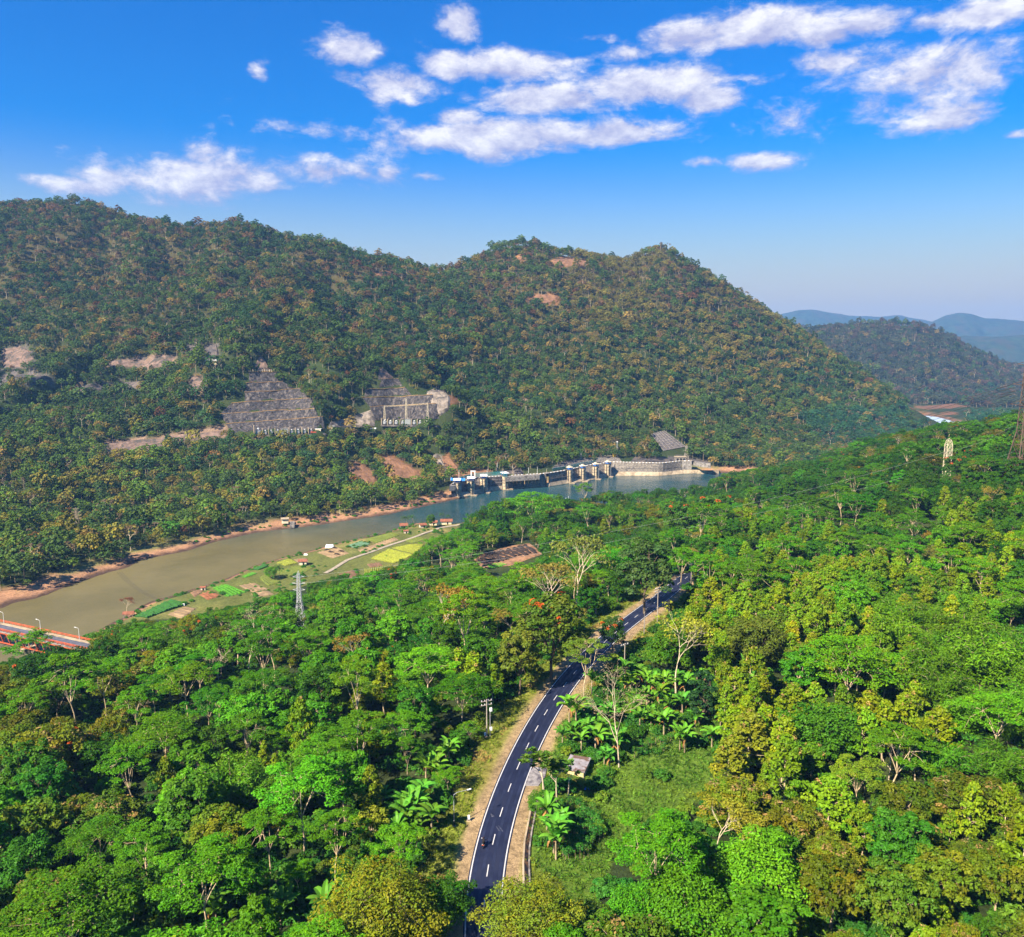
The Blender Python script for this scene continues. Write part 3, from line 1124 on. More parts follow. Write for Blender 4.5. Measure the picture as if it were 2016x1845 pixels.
def bare(seed, Ht=13.0, leaf=0, tone=(1, 1, 1), L=.45, r=.24, absolute=False, spread=.5, up=.42, depth=5):
    p = Plant(seed)
    tips = []
    p.limb((0, 0, -1.5), (0, 0, Ht * .12), r * 1.15, r, .01, 3, 7)
    branchy(p, np.array([0, 0, Ht * .1]), np.array([p.g.normal(0, .06), p.g.normal(0, .06), 1.0]), Ht * up * .72, r, depth, spread, tips)
    top = max(t[2] for t in tips)
    k = Ht / top
    p.wood.v = [(a * k, b * k, c * k) for a, b, c in p.wood.v]
    for t in tips:
        t = t * k
        if leaf:
            p.clump(t, 1.05, .7, leaf, L, L * .6, tone, up=.6, jit=.6, absolute=absolute)
    if not leaf:
        for t in tips:
            t = t * k
            p.leaves(t[None, :] + p.g.normal(0, .3, (2, 3)), np.tile([0, 0, 1], (2, 1)), .3, .12, (.3, .22, .12), True)
    return p


def strap(p, base, az, el0, L, W, sag, tone, seg=6, absolute=False):
    """one long arching leaf blade with a folded midrib"""
    g = p.g
    d = np.array([cos(az), sin(az), 0])
    sd = np.array([-sin(az), cos(az), 0])
    pos = np.array(base, float)
    el = el0
    rows = []
    for i in range(seg + 1):
        t = i / seg
        w = W * (.18 + .82 * sin(pi * min(1, .12 + .86 * t)) ** .8) * (1 if i < seg else .15) * .5
        nrm = np.array([-sin(el) * d[0], -sin(el) * d[1], cos(el)])
        rows.append((pos - sd * w + nrm * w * .35, pos.copy(), pos + sd * w + nrm * w * .35))
        pos = pos + (d * cos(el) + np.array([0, 0, sin(el)])) * L / seg
        el -= sag / seg * (0.6 + t)
    vs = np.array(rows).reshape(-1, 3)
    n0 = p.k
    p.lv.append(vs)
    fs = []
    for i in range(seg):
        for j in range(2):
            a = n0 + i * 3 + j
            fs.append((a, a + 1, a + 4, a + 3))
    p.lf.append(np.array(fs))
    p.k += len(vs)
    c = np.ones((len(vs), 4))
    c[:, :3] = np.array(tone) * g.uniform(.8, 1.2)
    c[1::3, :3] *= 1.35
    c[:, 3] = 1.0 if absolute else 0.0
    p.lc.append(c)


def banana(seed, Ht=3.0, n=10, stems=2):
    p = Plant(seed)
    g = p.g
    for s_ in range(stems):
        bx, by = (0, 0) if s_ == 0 else (g.normal(0, .8), g.normal(0, .8))
        h_ = Ht * g.uniform(.75, 1.05)
        p.wood.tube([(bx, by, -.5), (bx + .05, by, h_ * .5), (bx, by + .05, h_)], [.16, .13, .08], 6, False)
        for i in range(n):
            az = i * 2.39996 + g.uniform(-.3, .3)
            strap(p, (bx, by, h_ - .1), az, radians(g.uniform(35, 82)), g.uniform(2.4, 3.2), g.uniform(.85, 1.1), g.uniform(.7, 1.7), (1 + g.uniform(-.2, .25), 1, 1))
        for i in range(2):
            strap(p, (bx, by, h_ - .35), g.uniform(0, 2 * pi), radians(-20), g.uniform(1.3, 1.9), .34, 1.7, (.26, .13, .04), 5, True)
    return p


def palm(seed, Ht=9.0):
    p = Plant(seed)
    g = p.g
    p.limb((0, 0, -1), (g.normal(0, .8), g.normal(0, .8), Ht), .17, .11, .03, 6, 6)
    top = np.array(p.wood.v[-6:]).mean(0)
    for i in range(18):
        az = i * 2.39996
        el = radians(75 - 95 * (i / 18))
        d = np.array([cos(az), sin(az), 0])
        pos, e = top.copy(), el
        for j in range(9):
            pos = pos + (d * cos(e) + np.array([0, 0, sin(e)])) * .42
            e -= .17
            for sgn in (-1, 1):
                side = np.array([-sin(az), cos(az), 0]) * sgn
                C = pos + side * .3 + np.array([0, 0, -.16])
                p.leaves(C[None, :], np.array([[0, 0, 1.0]]) + side[None, :] * .5, .9, .3, (1 + g.uniform(-.1, .1), 1, 1), jit=.1)
    return p


def shrub(seed, R=1.5, n=13, nl=46, L=.42, W=.28):
    p = Plant(seed)
    g = p.g
    for i in range(n):
        a = i * 2.39996
        r = R * sqrt((i + .5) / n)
        c = np.array([r * cos(a), r * sin(a), R * (.75 - .45 * (r / R) ** 2) * g.uniform(.7, 1.25)])
        p.limb((0, 0, -.3), c, .04, .015, .08, 3, 3)
        p.clump(c, R * .36, R * .32, nl, L, W, (1 + g.uniform(-.18, .18), 1, 1), up=.6)
    return p


def rosette_tree(seed, Ht=9.0):
    """pale forked trunk with rosettes of broad leaves at the branch ends"""
    p = Plant(seed)
    tips = []
    p.limb((0, 0, -1.0), (.3, 0, Ht * .5), .2, .16, .03, 4, 7)
    branchy(p, np.array([.3, 0, Ht * .48]), np.array([.1, 0, 1.0]), Ht * .22, .14, 4, .62, tips)
    for t in tips:
        for i in range(10):
            az = i * 2.39996
            strap(p, t, az, radians(p.g.uniform(15, 65)), .75, .36, .6, (1 + p.g.uniform(-.3, .3), 1, 1), 3)
    return p


def cassava(seed):
    p = Plant(seed)
    g = p.g
    for s_ in range(3):
        bx, by, h_ = g.normal(0, .35), g.normal(0, .35), g.uniform(1.6, 2.4)
        p.wood.tube([(bx, by, -.3), (bx * 1.2, by * 1.2, h_)], [.035, .025], 4, False)
        p.clump((bx * 1.2, by * 1.2, h_ - .15), .62, .42, 46, .36, .12, (1, 1, 1), up=.7, droop=1.0)
    return p


def far_tree(seed, R=3.6, Ht=8.5, n=18, nl=20, L=1.0, W=.75, zs=.85, trunk=.12):
    """a hillside tree that is seen from a kilometre away"""
    p = Plant(seed)
    g = p.g
    cz = Ht - R * zs
    p.limb((0, 0, -2), (0, 0, cz), trunk * 1.6, trunk, .02, 3, 4)
    for i in range(n):
        zz = 1 - 1.55 * (i + .5) / n
        a = i * 2.39996
        rr_ = sqrt(max(0, 1 - zz * zz))
        l = g.uniform(.7, 1.12)
        c = np.array([R * rr_ * cos(a) * l, R * rr_ * sin(a) * l, cz + R * zs * zz * l])
        p.clump(c, R * .36, R * .3, nl, L, W, (1 + g.uniform(-.12, .12), 1, 1), up=.5, jit=.35)
    return p


def far_bare(seed, Ht=9.0):
    p = Plant(seed)
    tips = []
    p.limb((0, 0, -2), (0, 0, Ht * .4), .2, .15, .01, 3, 4)
    branchy(p, np.array([0, 0, Ht * .38]), np.array([0, 0, 1.0]), Ht * .22, .14, 3, .5, tips)
    for t in tips:
        p.clump(t, .9, .6, 7, .8, .4, (1, 1, 1), up=.4)
    return p


PROTO = {}


def proto(key, plant, bark=BARK):
    w, c = plant.build(key)
    if w is not None:
        setbark(w, bark)
    PROTO[key] = (w, c)


proto('umbrella0', umbrella(1), BARKL)
proto('umbrella1', umbrella(2, 5.4, 16.5, 24, 200), BARKL)
proto('umbrella2', umbrella(3, 7.0, 14.0, 34, 190), BARKL)
proto('round0', round_tree(4), BARKD)
proto('round1', round_tree(5, 3.8, 12.0, 56, 84, zs=1.15), BARKD)
proto('round2', round_tree(6, 4.6, 10.0, 66, 80, .46, .3), BARK)
proto('olive0', round_tree(7, 3.9, 10.5, 60, 84, .5, .27, tone2=(1.3, .92, .8), t2=.3), BARK)
proto('olive1', round_tree(8, 4.4, 9.5, 66, 84, .5, .26, (.26, .17, .05), .16, tone2=(1.3, .92, .9), t2=.3), BARK)
proto('teak0', teak(9), BARKL)
proto('teak1', teak(10, 3.0, 11.5, 44, 56), BARKL)
proto('teak2', teak(12, 2.3, 13.5, 40, 52, False), BARKL)
proto('bigleaf0', round_tree(13, 4.6, 13.0, 62, 76, .62, .42, fork=.4), BARKL)
proto('bigleaf1', round_tree(14, 3.7, 12.0, 52, 72, .60, .40, zs=1.2, fork=.4), BARKL)
proto('bigleaf2', round_tree(60, 8.5, 15.0, 180, 74, .66, .44, zs=.7, fork=.4), BARKL)
proto('olive2', round_tree(61, 9.0, 14.5, 210, 84, .56, .30, zs=.75, tone2=(1.25, .95, .8), t2=.35), BARK)
proto('round3', round_tree(62, 6.0, 12.0, 120, 84, .52, .34, zs=.85), BARKD)
proto('bamboo0', bamboo(15), BARK)
proto('bamboo1', bamboo(16, 32, 13.5), BARK)
proto('flame0', round_tree(17, 3.8, 11.0, 56, 76, .5, .32, (.48, .085, .012), .16), BARKD)
proto('bare0', bare(18, 14.0, 0, r=.17, spread=.34, up=.55, depth=6), BARKW)
proto('bare1', bare(19, 11.0, 0, r=.2, spread=.5), BARKW)
proto('sparse0', bare(20, 14.0, 9, r=.18, spread=.42, up=.5, depth=5), BARKW)
proto('sparse1', bare(21, 12.0, 14, r=.19, spread=.52, depth=5), BARKW)
proto('column0', round_tree(22, 2.0, 9.0, 60, 70, .36, .24, zs=2.0, fork=.15), BARKD)
proto('banana0', banana(23), BARK)
proto('banana1', banana(24, 3.6, 9, 1), BARK)
proto('banana2', banana(25, 2.4, 8, 3), BARK)
proto('palm0', palm(26), BARK)
proto('shrub0', shrub(27), BARKD)
proto('shrub1', shrub(28, 1.9, 15, 46, .5, .34), BARKD)
proto('rosette0', rosette_tree(29), BARKW)
proto('cassava0', cassava(30), BARK)
for i in range(4):
    proto('far%d' % i, far_tree(40 + i, zs=[.8, 1.0, .65, 1.2][i], R=[3.7, 3.2, 4.3, 2.8][i], Ht=[8.5, 9.5, 8.0, 10.5][i]), BARK)
proto('farbare0', far_bare(50), BARKW)
proto('farbare1', far_bare(51, 11.0), BARKW)

TINT = {'umbrella': (.074, .210, .004), 'round': (.040, .120, .005), 'olive': (.092, .138, .006), 'teak': (.140, .220, .005), 'bigleaf': (.072, .210, .005),
        'bamboo': (.084, .200, .006), 'flame': (.045, .110, .010), 'bare': (.2, .15, .08), 'sparse': (.20, .17, .022), 'column': (.018, .050, .010),
        'banana': (.085, .215, .015), 'palm': (.060, .130, .015), 'shrub': (.040, .125, .010), 'rosette': (.075, .150, .012), 'cassava': (.040, .150, .014)}
# ------------------------------------------------------------------ where the plants stand
def extent(key):
    w, c = PROTO[key]
    a = np.zeros(len(c.vertices) * 3)
    c.vertices.foreach_get("co", a)
    a = a.reshape(-1, 3)
    r = np.percentile(np.hypot(a[:, 0], a[:, 1]), 96)
    return r, np.percentile(a[:, 2], 4), a[:, 2].max()


EXT = {k: extent(k) for k in PROTO}
SPECIES = {  # object name, category, words for the look
    'umbrella': ('umbrella_tree', 'tree', 'flat-topped layered green tree'),
    'round': ('round_tree', 'tree', 'dense dark green round tree'),
    'olive': ('olive_tinted_tree', 'tree', 'olive-brown small-leaved tree'),
    'teak': ('teak_tree', 'tree', 'narrow yellow-green large-leaved tree'),
    'bigleaf': ('broadleaf_tree', 'tree', 'bright green broad-leaved tree'),
    'bamboo': ('bamboo_clump', 'bamboo', 'arching feathery bamboo clump'),
    'flame': ('flame_tree', 'tree', 'dark tree with orange-red flowers'),
    'bare': ('bare_tree', 'tree', 'pale leafless branching tree'),
    'sparse': ('sparse_tree', 'tree', 'sparse yellowish tree with pale limbs'),
    'column': ('column_tree', 'tree', 'dark columnar tree'),
    'banana': ('banana_plant', 'banana plant', 'banana plant with long arching leaves'),
    'palm': ('coconut_palm', 'palm', 'coconut palm with feathery fronds'),
    'rosette': ('rosette_tree', 'tree', 'pale-trunked tree with leaf rosettes'),
    'far': ('hillside_tree', 'tree', 'green hillside tree'),
    'farbare': ('dry_tree', 'tree', 'dry thin-crowned tree')}


def species(key):
    return key.rstrip('0123456789')


def tint_for(sp, g, mul=1.0):
    t = np.array(TINT[sp]) * g.uniform(.75, 1.3) * mul
    hue = g.normal(0, .13)
    t[0] *= 1 + 1.1 * hue
    t[2] *= 1 - hue
    return np.clip(t, .004, .6)


PLANTS = []      # dicts: key, x, y, z, s, rot, tint, label


def plant_crown(key, u, v, wpx, label=None, tint=None, mul=1.0):
    """stand a plant so that its crown is centred on a photo point and wpx wide"""
    r, lo, hi = EXT[key]
    s = 1.0
    for _ in range(5):
        hc = (lo * .5 + hi * .5) * s + 0.0
        x, y, z = at(u, v, hc)
        fw = proj(x, y, z + hc)[2]
        s = float(np.clip(wpx * float(fw) / FPX / (2 * r), .35, 2.2))
    PLANTS.append(dict(key=key, x=x, y=y, z=z, s=s, rot=RND.uniform(0, 6.28), tint=tint_for(species(key), RNG, mul) if tint is None else np.array(tint), label=label, hero=True))


def plant_base(key, u, v, vtop, label=None, tint=None, mul=1.0):
    """stand a plant with its foot on a photo point and its top at row vtop"""
    x, y, z = at(u, v)
    fw = float(proj(x, y, z)[2])
    a, b = ray(u, vtop)
    hgt = (CAMZ + b * y) - z
    s = float(np.clip(hgt / EXT[key][2], .3, 2.4))
    PLANTS.append(dict(key=key, x=x, y=y, z=z, s=s, rot=RND.uniform(0, 6.28), tint=tint_for(species(key), RNG, mul) if tint is None else np.array(tint), label=label, hero=True))


C, Bs = plant_crown, plant_base
YEL = (.25, .25, .012)
# left of the road
C('umbrella2', 310, 1430, 170, mul=1.1)
C('umbrella1', 250, 1490, 120)
C('umbrella0', 395, 1700, 190, "bright green layered tree with pale trunk low in the left forest", mul=1.25)
C('umbrella2', 200, 1640, 160)
C('umbrella0', 590, 1530, 175, "broad bright green layered tree in the middle of the left forest", mul=1.2)
C('umbrella1', 530, 1600, 130)
C('umbrella2', 650, 1470, 150)
C('umbrella1', 700, 1410, 140)
C('bigleaf1', 730, 1600, 80, tint=(.19, .22, .012))
C('olive2', 745, 1775, 250, "large yellow-olive round tree left of the road at the very bottom", tint=(.15, .195, .008))
C('round3', 872, 1765, 120, "dense dark green round tree between the road and the yellow-olive tree", mul=.9)
C('olive1', 110, 1470, 140)
C('olive0', 60, 1600, 130)
C('flame0', 140, 1465, 75, "round tree crowned with scarlet flowers in the left forest", tint=(.06, .12, .01))
C('flame0', 55, 1325, 70, "flame tree with orange flowers just below the red bridge")
C('flame0', 410, 1235, 60, "dark tree with scarlet flowers beside the bare pale tree")
C('round3', 110, 1310, 130, mul=.6)
Bs('round1', 1022, 1368, 1240, "upright olive green tree with a thick pale trunk on the left verge", tint=(.12, .15, .012))
Bs('umbrella0', 845, 1400, 1275, "fan-shaped layered tree on spreading pale limbs left of the road bend", mul=1.25)
Bs('sparse1', 866, 1285, 1148, "tall orange-tinted tree with a pale forked trunk in mid forest", tint=(.24, .15, .015))
Bs('bare0', 490, 1330, 1200, "bare pale many-branched tree standing above the left forest")
Bs('sparse0', 694, 1350, 1245, "thin rusty-leaved tree with fanned pale limbs left of the road", tint=(.24, .15, .02))
Bs('bare1', 430, 1365, 1280, "reddish-brown leafless tree below the bare pale tree")
Bs('sparse1', 1075, 1235, 1110, "sparse ochre tree spreading above the orange-flowered tree", tint=(.22, .18, .03))
C('flame0', 1088, 1215, 135, "wide tree speckled with orange flowers left of the road's upper stretch", tint=(.085, .13, .01))
Bs('sparse1', 1135, 1200, 1055, "tall slender pale tree left of the upper road", tint=(.17, .20, .03))
C('round1', 1272, 1105, 105, "tall dense dark tree beside the far end of the road", tint=(.05, .10, .02))
C('umbrella1', 1345, 1090, 75, "flat layered tree over the vanishing end of the road", mul=1.1)
Bs('umbrella1', 1152, 1374, 1256, "light green layered tree overhanging the middle of the road", tint=(.12, .20, .015))
C('olive2', 1042, 1790, 180, "round yellow-green bushy tree covering the road at the bottom", tint=(.14, .20, .010))
Bs('flame0', 1204, 1290, 1215, "small dark tree with orange blossoms on the right edge of the road", tint=(.03, .08, .01))
# right of the road
Bs('sparse0', 1330, 1372, 1192, "tall pale-trunked tree with thin yellow-green crown right of the road", tint=(.24, .25, .02))
Bs('bare0', 1218, 1512, 1310, "tall bare pale tree among the banana plants right of the road")
Bs('column0', 1382, 1425, 1318, "dark narrow columnar tree beside the banana grove")
Bs('rosette0', 1073, 1595, 1470, "pale-trunked tree with leaf rosettes in front of the concrete hut")
Bs('rosette0', 1096, 1590, 1490, "thin-trunked rosette tree close against the concrete hut's left side")
Bs('rosette0', 1119, 1580, 1500, "straight thin-trunked rosette tree in front of the hut wall")
C('round2', 1063, 1575, 55, "round green bush-like tree beside the paved apron", mul=1.3)
C('umbrella0', 1290, 1640, 200, "wide fresh green layered tree at the edge of the meadow", mul=1.3)
Bs('sparse1', 1410, 1690, 1575, "yellow-olive open-crowned tree at the lower end of the meadow", tint=(.25, .24, .015))
Bs('sparse1', 1450, 1700, 1595, "second yellow-olive open tree, right one of the meadow pair", tint=(.25, .24, .015))
C('bigleaf2', 1500, 1700, 190, "large bright green broad-leaved tree below the yellow-olive pair", mul=1.35)
C('bigleaf2', 1350, 1765, 190, mul=1.2)
C('bigleaf2', 1240, 1790, 130)
C('umbrella2', 1680, 1285, 215, "wide umbrella-shaped tree on fanned limbs in the right forest", mul=1.25)
C('round3', 1490, 1245, 130, tint=(.10, .13, .012))
C('round3', 1620, 1430, 145, "smooth bright green dome-shaped tree in the right forest", mul=1.7)
C('umbrella0', 1690, 1510, 110, "yellow-green layered tree below the bright dome-shaped tree", tint=(.15, .24, .012))
C('umbrella1', 1775, 1430, 150, mul=1.1)
C('umbrella2', 1965, 1400, 170, "large layered tree at the right edge above the bamboo", mul=1.3)
Bs('bare1', 1750, 1535, 1460, "brown leafless tree among yellow trees in the right forest")
for (u, v, w) in [(1850, 1300, 130), (1940, 1290, 130), (1760, 1250, 100), (1980, 1500, 120), (1900, 1230, 110), (1860, 1500, 110)]:
    C('bamboo1', u, v, w)
for (u, v, w) in [(1480, 1430, 90), (1560, 1380, 80), (1440, 1480, 80), (1550, 1500, 90), (1640, 1560, 90), (1850, 1420, 80)]:
    C('teak1', u, v, w, tint=(.17, .20, .01) if u < 1500 else None)
for (u, v, w) in [(1398, 1112, 75), (1440, 1104, 65), (1480, 1100, 60)]:
    C('umbrella1', u, v, w)
C('bigleaf1', 1392, 1140, 48)
C('teak1', 1400, 1160, 42)
for (u, v) in [(1375, 960), (1345, 968), (1408, 950)]:
    C('bare0', u, v, 26)
C('flame0', 1340, 1010, 90, "broad tree glowing orange near the lake shore")
C('flame0', 1410, 1005, 80, "orange-tinted tree right of the other orange lakeside tree")
C('flame0', 1880, 915, 50)
C('umbrella2', 1045, 985, 110, "dark green dome of layered foliage in front of the lake")
C('umbrella1', 1150, 958, 42, "small isolated umbrella tree standing against the lake water", mul=1.2)
C('umbrella1', 1430, 935, 40)
C('umbrella0', 55, 1258, 95, "umbrella tree in front of the red bridge", mul=1.0)
Bs('bare1', 1500, 1025, 985)
Bs('bare1', 1585, 1030, 985)
for (u, v, t) in [(804, 1040, 1012), (817, 1038, 1014), (871, 1028, 1008), (886, 1028, 1010), (551, 1140, 1108)]:
    Bs('palm0', u, v, t)
for (u, v, t) in [(262, 1055, 1017), (540, 985, 962)]:
    Bs('palm0', u, v, t)
C('round2', 533, 1122, 28, mul=1.4)
C('round1', 848, 1022, 18)
# banana plants
zu, zv = (lambda x: 840 + .3386 * x), (lambda y: 1312.5 + .3386 * y)
for i, (x, y) in enumerate([(830, 290), (790, 420), (850, 390), (930, 380), (980, 450), (1050, 520), (1010, 400), (900, 460), (1090, 470), (1280, 200), (1350, 210), (1430, 230), (1290, 310),
                            (1380, 360), (1480, 230), (1330, 330), (1240, 330), (1430, 330), (1500, 460), (1660, 430), (1880, 100), (1820, 160), (1960, 60), (1920, 140), (1640, 260),
                            (1560, 320), (1740, 300), (740, 1040), (700, 900), (1240, 60), (1170, 120), (960, 130), (1080, 300), (1210, 270), (1500, 160), (1580, 60), (130, 520), (30, 930),
                            (60, 620), (1450, 120), (1380, 130), (1840, 60), (780, 960), (1150, 60), (1310, 120)]):
    r, lo, hi = EXT['banana%d' % (i % 3)]
    px, py, pz = at(zu(x), zv(y), 1.6)
    PLANTS.append(dict(key='banana%d' % (i % 3), x=px, y=py, z=pz, s=RND.uniform(.95, 1.35), rot=RND.uniform(0, 6), tint=tint_for('banana', RNG), label=None, hero=True, banana=True))
for (u, v) in [(790, 1610), (830, 1580), (825, 1630), (780, 1650), (560, 1790), (640, 1800), (700, 1790), (420, 1800), (760, 1580), (815, 1600)]:
    px, py, pz = at(u, v, 1.6)
    PLANTS.append(dict(key='banana%d' % RND.randrange(3), x=px, y=py, z=pz, s=RND.uniform(1.0, 1.4), rot=RND.uniform(0, 6), tint=tint_for('banana', RNG), label=None, hero=True, banana=True))

HERO = np.array([(p['x'], p['y'], EXT[p['key']][0] * p['s']) for p in PLANTS])
BANPX = [(1105, 1440), (1190, 1380), (1330, 1340), (1420, 1370), (1420, 1430), (1270, 1470), (1215, 1530), (1150, 1500)]
BANW = [at(u, v)[:2] for u, v in BANPX]
BURNPX = [(925, 1092), (996, 1072), (1045, 1066), (1072, 1096), (1005, 1116), (945, 1116)]
BURNW = [onZ(u, v, 8)[:2] for u, v in BURNPX]
HUTW = onZ(1132, 1525, 33)[:2]


def blocked(x, y, near=True):
    dr = seg_dist(road_line, x, y)
    side = np.zeros(len(x))
    i = ((x[:, None] - RC[None, ::4, 0]) ** 2 + (y[:, None] - RC[None, ::4, 1]) ** 2).argmin(1) * 4
    side = (x - RC[i, 0]) * RN[i, 0] + (y - RC[i, 1]) * RN[i, 1]
    lim = np.where(side < 0, np.where(y > 195, 10.0, 11.5), np.where(y < 140, 10.5, 8.5))
    lim = np.where(x > 62.0, 3.5, lim)
    b = dr < lim
    b |= inside(RIVER, x, y) | inside(FARRIVER, x, y)
    db = np.minimum(seg_dist(RIVER, x, y, True), seg_dist(FARRIVER, x, y, True))
    b |= db < 5 + 9 * (fbm(x / 25, y / 25, 2, 1) + .5) * (y > 330)
    b |= seg_dist(far_w[20:29], x, y) < 27
    b |= inside(FIELDW, x, y) | inside(BURNW, x, y)
    b |= np.hypot(x - HUTW[0], y - HUTW[1]) < 6
    return b


def mixture(u, v):
    """which trees grow where, by the part of the photo a near tree stands in"""
    if u < 930 or (u < 1240 and v < 1330 and v > 1120 and u < 1100 + (1240 - 1100) * (1330 - v) / 210):
        if v < 1330:
            return [('umbrella', .26), ('bamboo', .26), ('round', .18), ('bigleaf', .14), ('olive', .09), ('flame', .03), ('sparse', .04)]
        if u < 250:
            return [('olive', .38), ('umbrella', .30), ('round', .16), ('bigleaf', .16)]
        return [('umbrella', .46), ('bigleaf', .22), ('round', .12), ('olive', .06), ('bamboo', .08), ('teak', .06)]
    if v < 1010:
        return [('round', .42), ('umbrella', .14), ('olive', .20), ('flame', .05), ('bigleaf', .15), ('sparse', .04)]
    if u < 1380 and v < 1150:
        return [('round', .32), ('umbrella', .18), ('bamboo', .10), ('teak', .12), ('bigleaf', .14), ('olive', .10), ('sparse', .04)]
    if v < 1120:
        return [('umbrella', .24), ('teak', .28), ('round', .24), ('bigleaf', .20), ('sparse', .04)]
    if v < 1250:
        if u > 1680 and v > 1180:
            return [('bamboo', .45), ('teak', .28), ('umbrella', .15), ('bigleaf', .12)]
        return [('teak', .62), ('umbrella', .14), ('bigleaf', .14), ('round', .10)]
    if v < 1540:
        if u > 1800:
            return [('bamboo', .40), ('umbrella', .25), ('bigleaf', .2), ('teak', .15)]
        return [('teak', .45), ('bigleaf', .22), ('umbrella', .15), ('round', .10), ('olive', .08)]
    if u > 1560:
        return [('olive', .66), ('round', .16), ('bigleaf', .10), ('teak', .08)]
    return [('bigleaf', .42), ('umbrella', .22), ('olive', .22), ('round', .14)]


VAR = {}
for k in PROTO:
    if k not in ('bigleaf2', 'olive2', 'round3'):
        VAR.setdefault(species(k), []).append(k)


def scatter(x0, x1, y0, y1, s, g):
    gx, gy = np.meshgrid(np.arange(x0, x1, s), np.arange(y0, y1, s), indexing='ij')
    x = (gx + (np.arange(gx.shape[1])[None, :] % 2) * s * .5 + g.uniform(-.36, .36, gx.shape) * s).ravel()
    y = (gy + g.uniform(-.36, .36, gy.shape) * s).ravel()
    return x, y


g = np.random.default_rng(77)
SEP = .74
x, y = scatter(-420, 560, 74, 800, 3.4, g)
far_line = np.array(far_w)
fy = np.interp(x, far_line[:, 0], far_line[:, 1])
ok = (np.abs(x) < y * .76 + 75) & (y < np.where(x < 245, fy - 30, 730 + (x - 245) * .1))
x, y = x[ok], y[ok]
ok = ~blocked(x, y)
ok &= ~inside(MEADOWW, x, y) & ~inside(BANW, x, y)
x, y = x[ok], y[ok]
z = H(x, y)
uu, vv_, fw_ = proj(x, y, z + 5)
# crest line of the near forest: lower growth along its outer edges
EDGE = np.array([(-200, 1340), (0, 1312), (60, 1294), (130, 1288), (180, 1278), (200, 1244), (270, 1226), (340, 1230), (380, 1219), (450, 1200), (530, 1185), (600, 1154), (650, 1144), (700, 1138), (770, 1122),
                 (830, 1090), (850, 1070), (905, 1050), (930, 1012), (985, 990), (1010, 970), (1080, 975), (1130, 992), (1200, 972), (1300, 968), (1400, 950), (1450, 930), (1560, 905), (1650, 880),
                 (1750, 857), (1830, 845), (1870, 830), (1900, 836), (2016, 812), (2300, 790)])
KEEP = [[(905, 1845), (905, 1700), (908, 1600), (932, 1500), (985, 1420), (1060, 1345), (1130, 1265), (1180, 1215), (1250, 1162), (1315, 1132), (1362, 1118), (1366, 1165), (1300, 1212), (1230, 1268),
         (1170, 1332), (1122, 1402), (1080, 1480), (1055, 1560), (1052, 1640), (1050, 1700), (1000, 1770), (975, 1845)],
        [(1040, 1560), (1100, 1475), (1105, 1410), (1190, 1370), (1300, 1330), (1420, 1350), (1425, 1440), (1400, 1500), (1330, 1600), (1200, 1600), (1160, 1700), (1060, 1690)],
        [(1846, 925), (1846, 862), (1880, 862), (1880, 925)],
        [(942, 1370), (974, 1370), (976, 1460), (942, 1460)], [(885, 1545), (925, 1545), (925, 1635), (885, 1635)],
        [(572, 1120), (612, 1120), (618, 1248), (566, 1248)],
        [(928, 1092), (996, 1073), (1045, 1065), (1072, 1096), (1008, 1114), (940, 1114), (922, 1098)]]
vb_ = [proj(x, y, z + hh_)[:2] for hh_ in (3.0, 7.0, 11.0, 15.0)]
keepc = np.zeros(len(x), bool)
for pl in KEEP:
    for a_, b_ in (vb_ if len(pl) > 4 else vb_[:3]):
        keepc |= inside(pl, a_, b_)
x, y, z, uu, vv_ = x[~keepc], y[~keepc], z[~keepc], uu[~keepc], vv_[~keepc]
order = g.permutation(len(x))
CELL = 12.0
cells = {}
for hx_, hy_, hr_ in HERO:
    cells.setdefault((int(hx_ // CELL), int(hy_ // CELL)), []).append((hx_, hy_, hr_))
clump_n = vnoise(x / 28, y / 28, 3)
road_d = seg_dist(road_line, x, y)
for rnd_ in range(2):                      # large crowns first, then smaller ones between them
    for i in order:
        mx = mixture(uu[i], vv_[i])
        sp = mx[0][0] if clump_n[i] > .35 else g.choice([m[0] for m in mx], p=np.array([m[1] for m in mx]) / sum(m[1] for m in mx))
        key = VAR[sp][g.integers(len(VAR[sp]))]
        s = g.uniform(.82, 1.28) if rnd_ == 0 else g.uniform(.34, .62)
        if road_d[i] < 17:
            s *= .78
        if uu[i] < 1460 and vv_[i] < 1010 and x[i] < 245:
            s *= .85
        if sp in ('bare', 'sparse', 'flame'):
            s *= .85
        room = EXT[key][2] * s
        lim_v = float(np.interp(uu[i], EDGE[:, 0], EDGE[:, 1])) - g.uniform(-2, 7)
        zmax = CAMZ + ray(float(uu[i]), lim_v)[1] * y[i] - z[i]
        if zmax < room:
            if zmax < 2.2:
                continue
            s *= max(zmax / room, .3)
            if sp in ('umbrella', 'bamboo', 'teak', 'bare', 'sparse') and s < .5:
                sp = 'round'
                key = VAR[sp][g.integers(len(VAR[sp]))]
                s = max(zmax / EXT[key][2], .25)
        r = EXT[key][0] * s
        ci, cj = int(x[i] // CELL), int(y[i] // CELL)
        bad = False
        for a_ in (-1, 0, 1):
            for b_ in (-1, 0, 1):
                for (qx, qy, qr) in cells.get((ci + a_, cj + b_), ()):
                    if (qx - x[i]) ** 2 + (qy - y[i]) ** 2 < (SEP * (r + qr)) ** 2:
                        bad = True
                        break
                if bad:
                    break
            if bad:
                break
        if bad:
            continue
        cells.setdefault((ci, cj), []).append((x[i], y[i], r))
        PLANTS.append(dict(key=key, x=x[i], y=y[i], z=float(z[i]), s=s, rot=g.uniform(0, 6.28), tint=tint_for(sp, g, .82 if vv_[i] < 1080 else 1.0), label=None, hero=False))

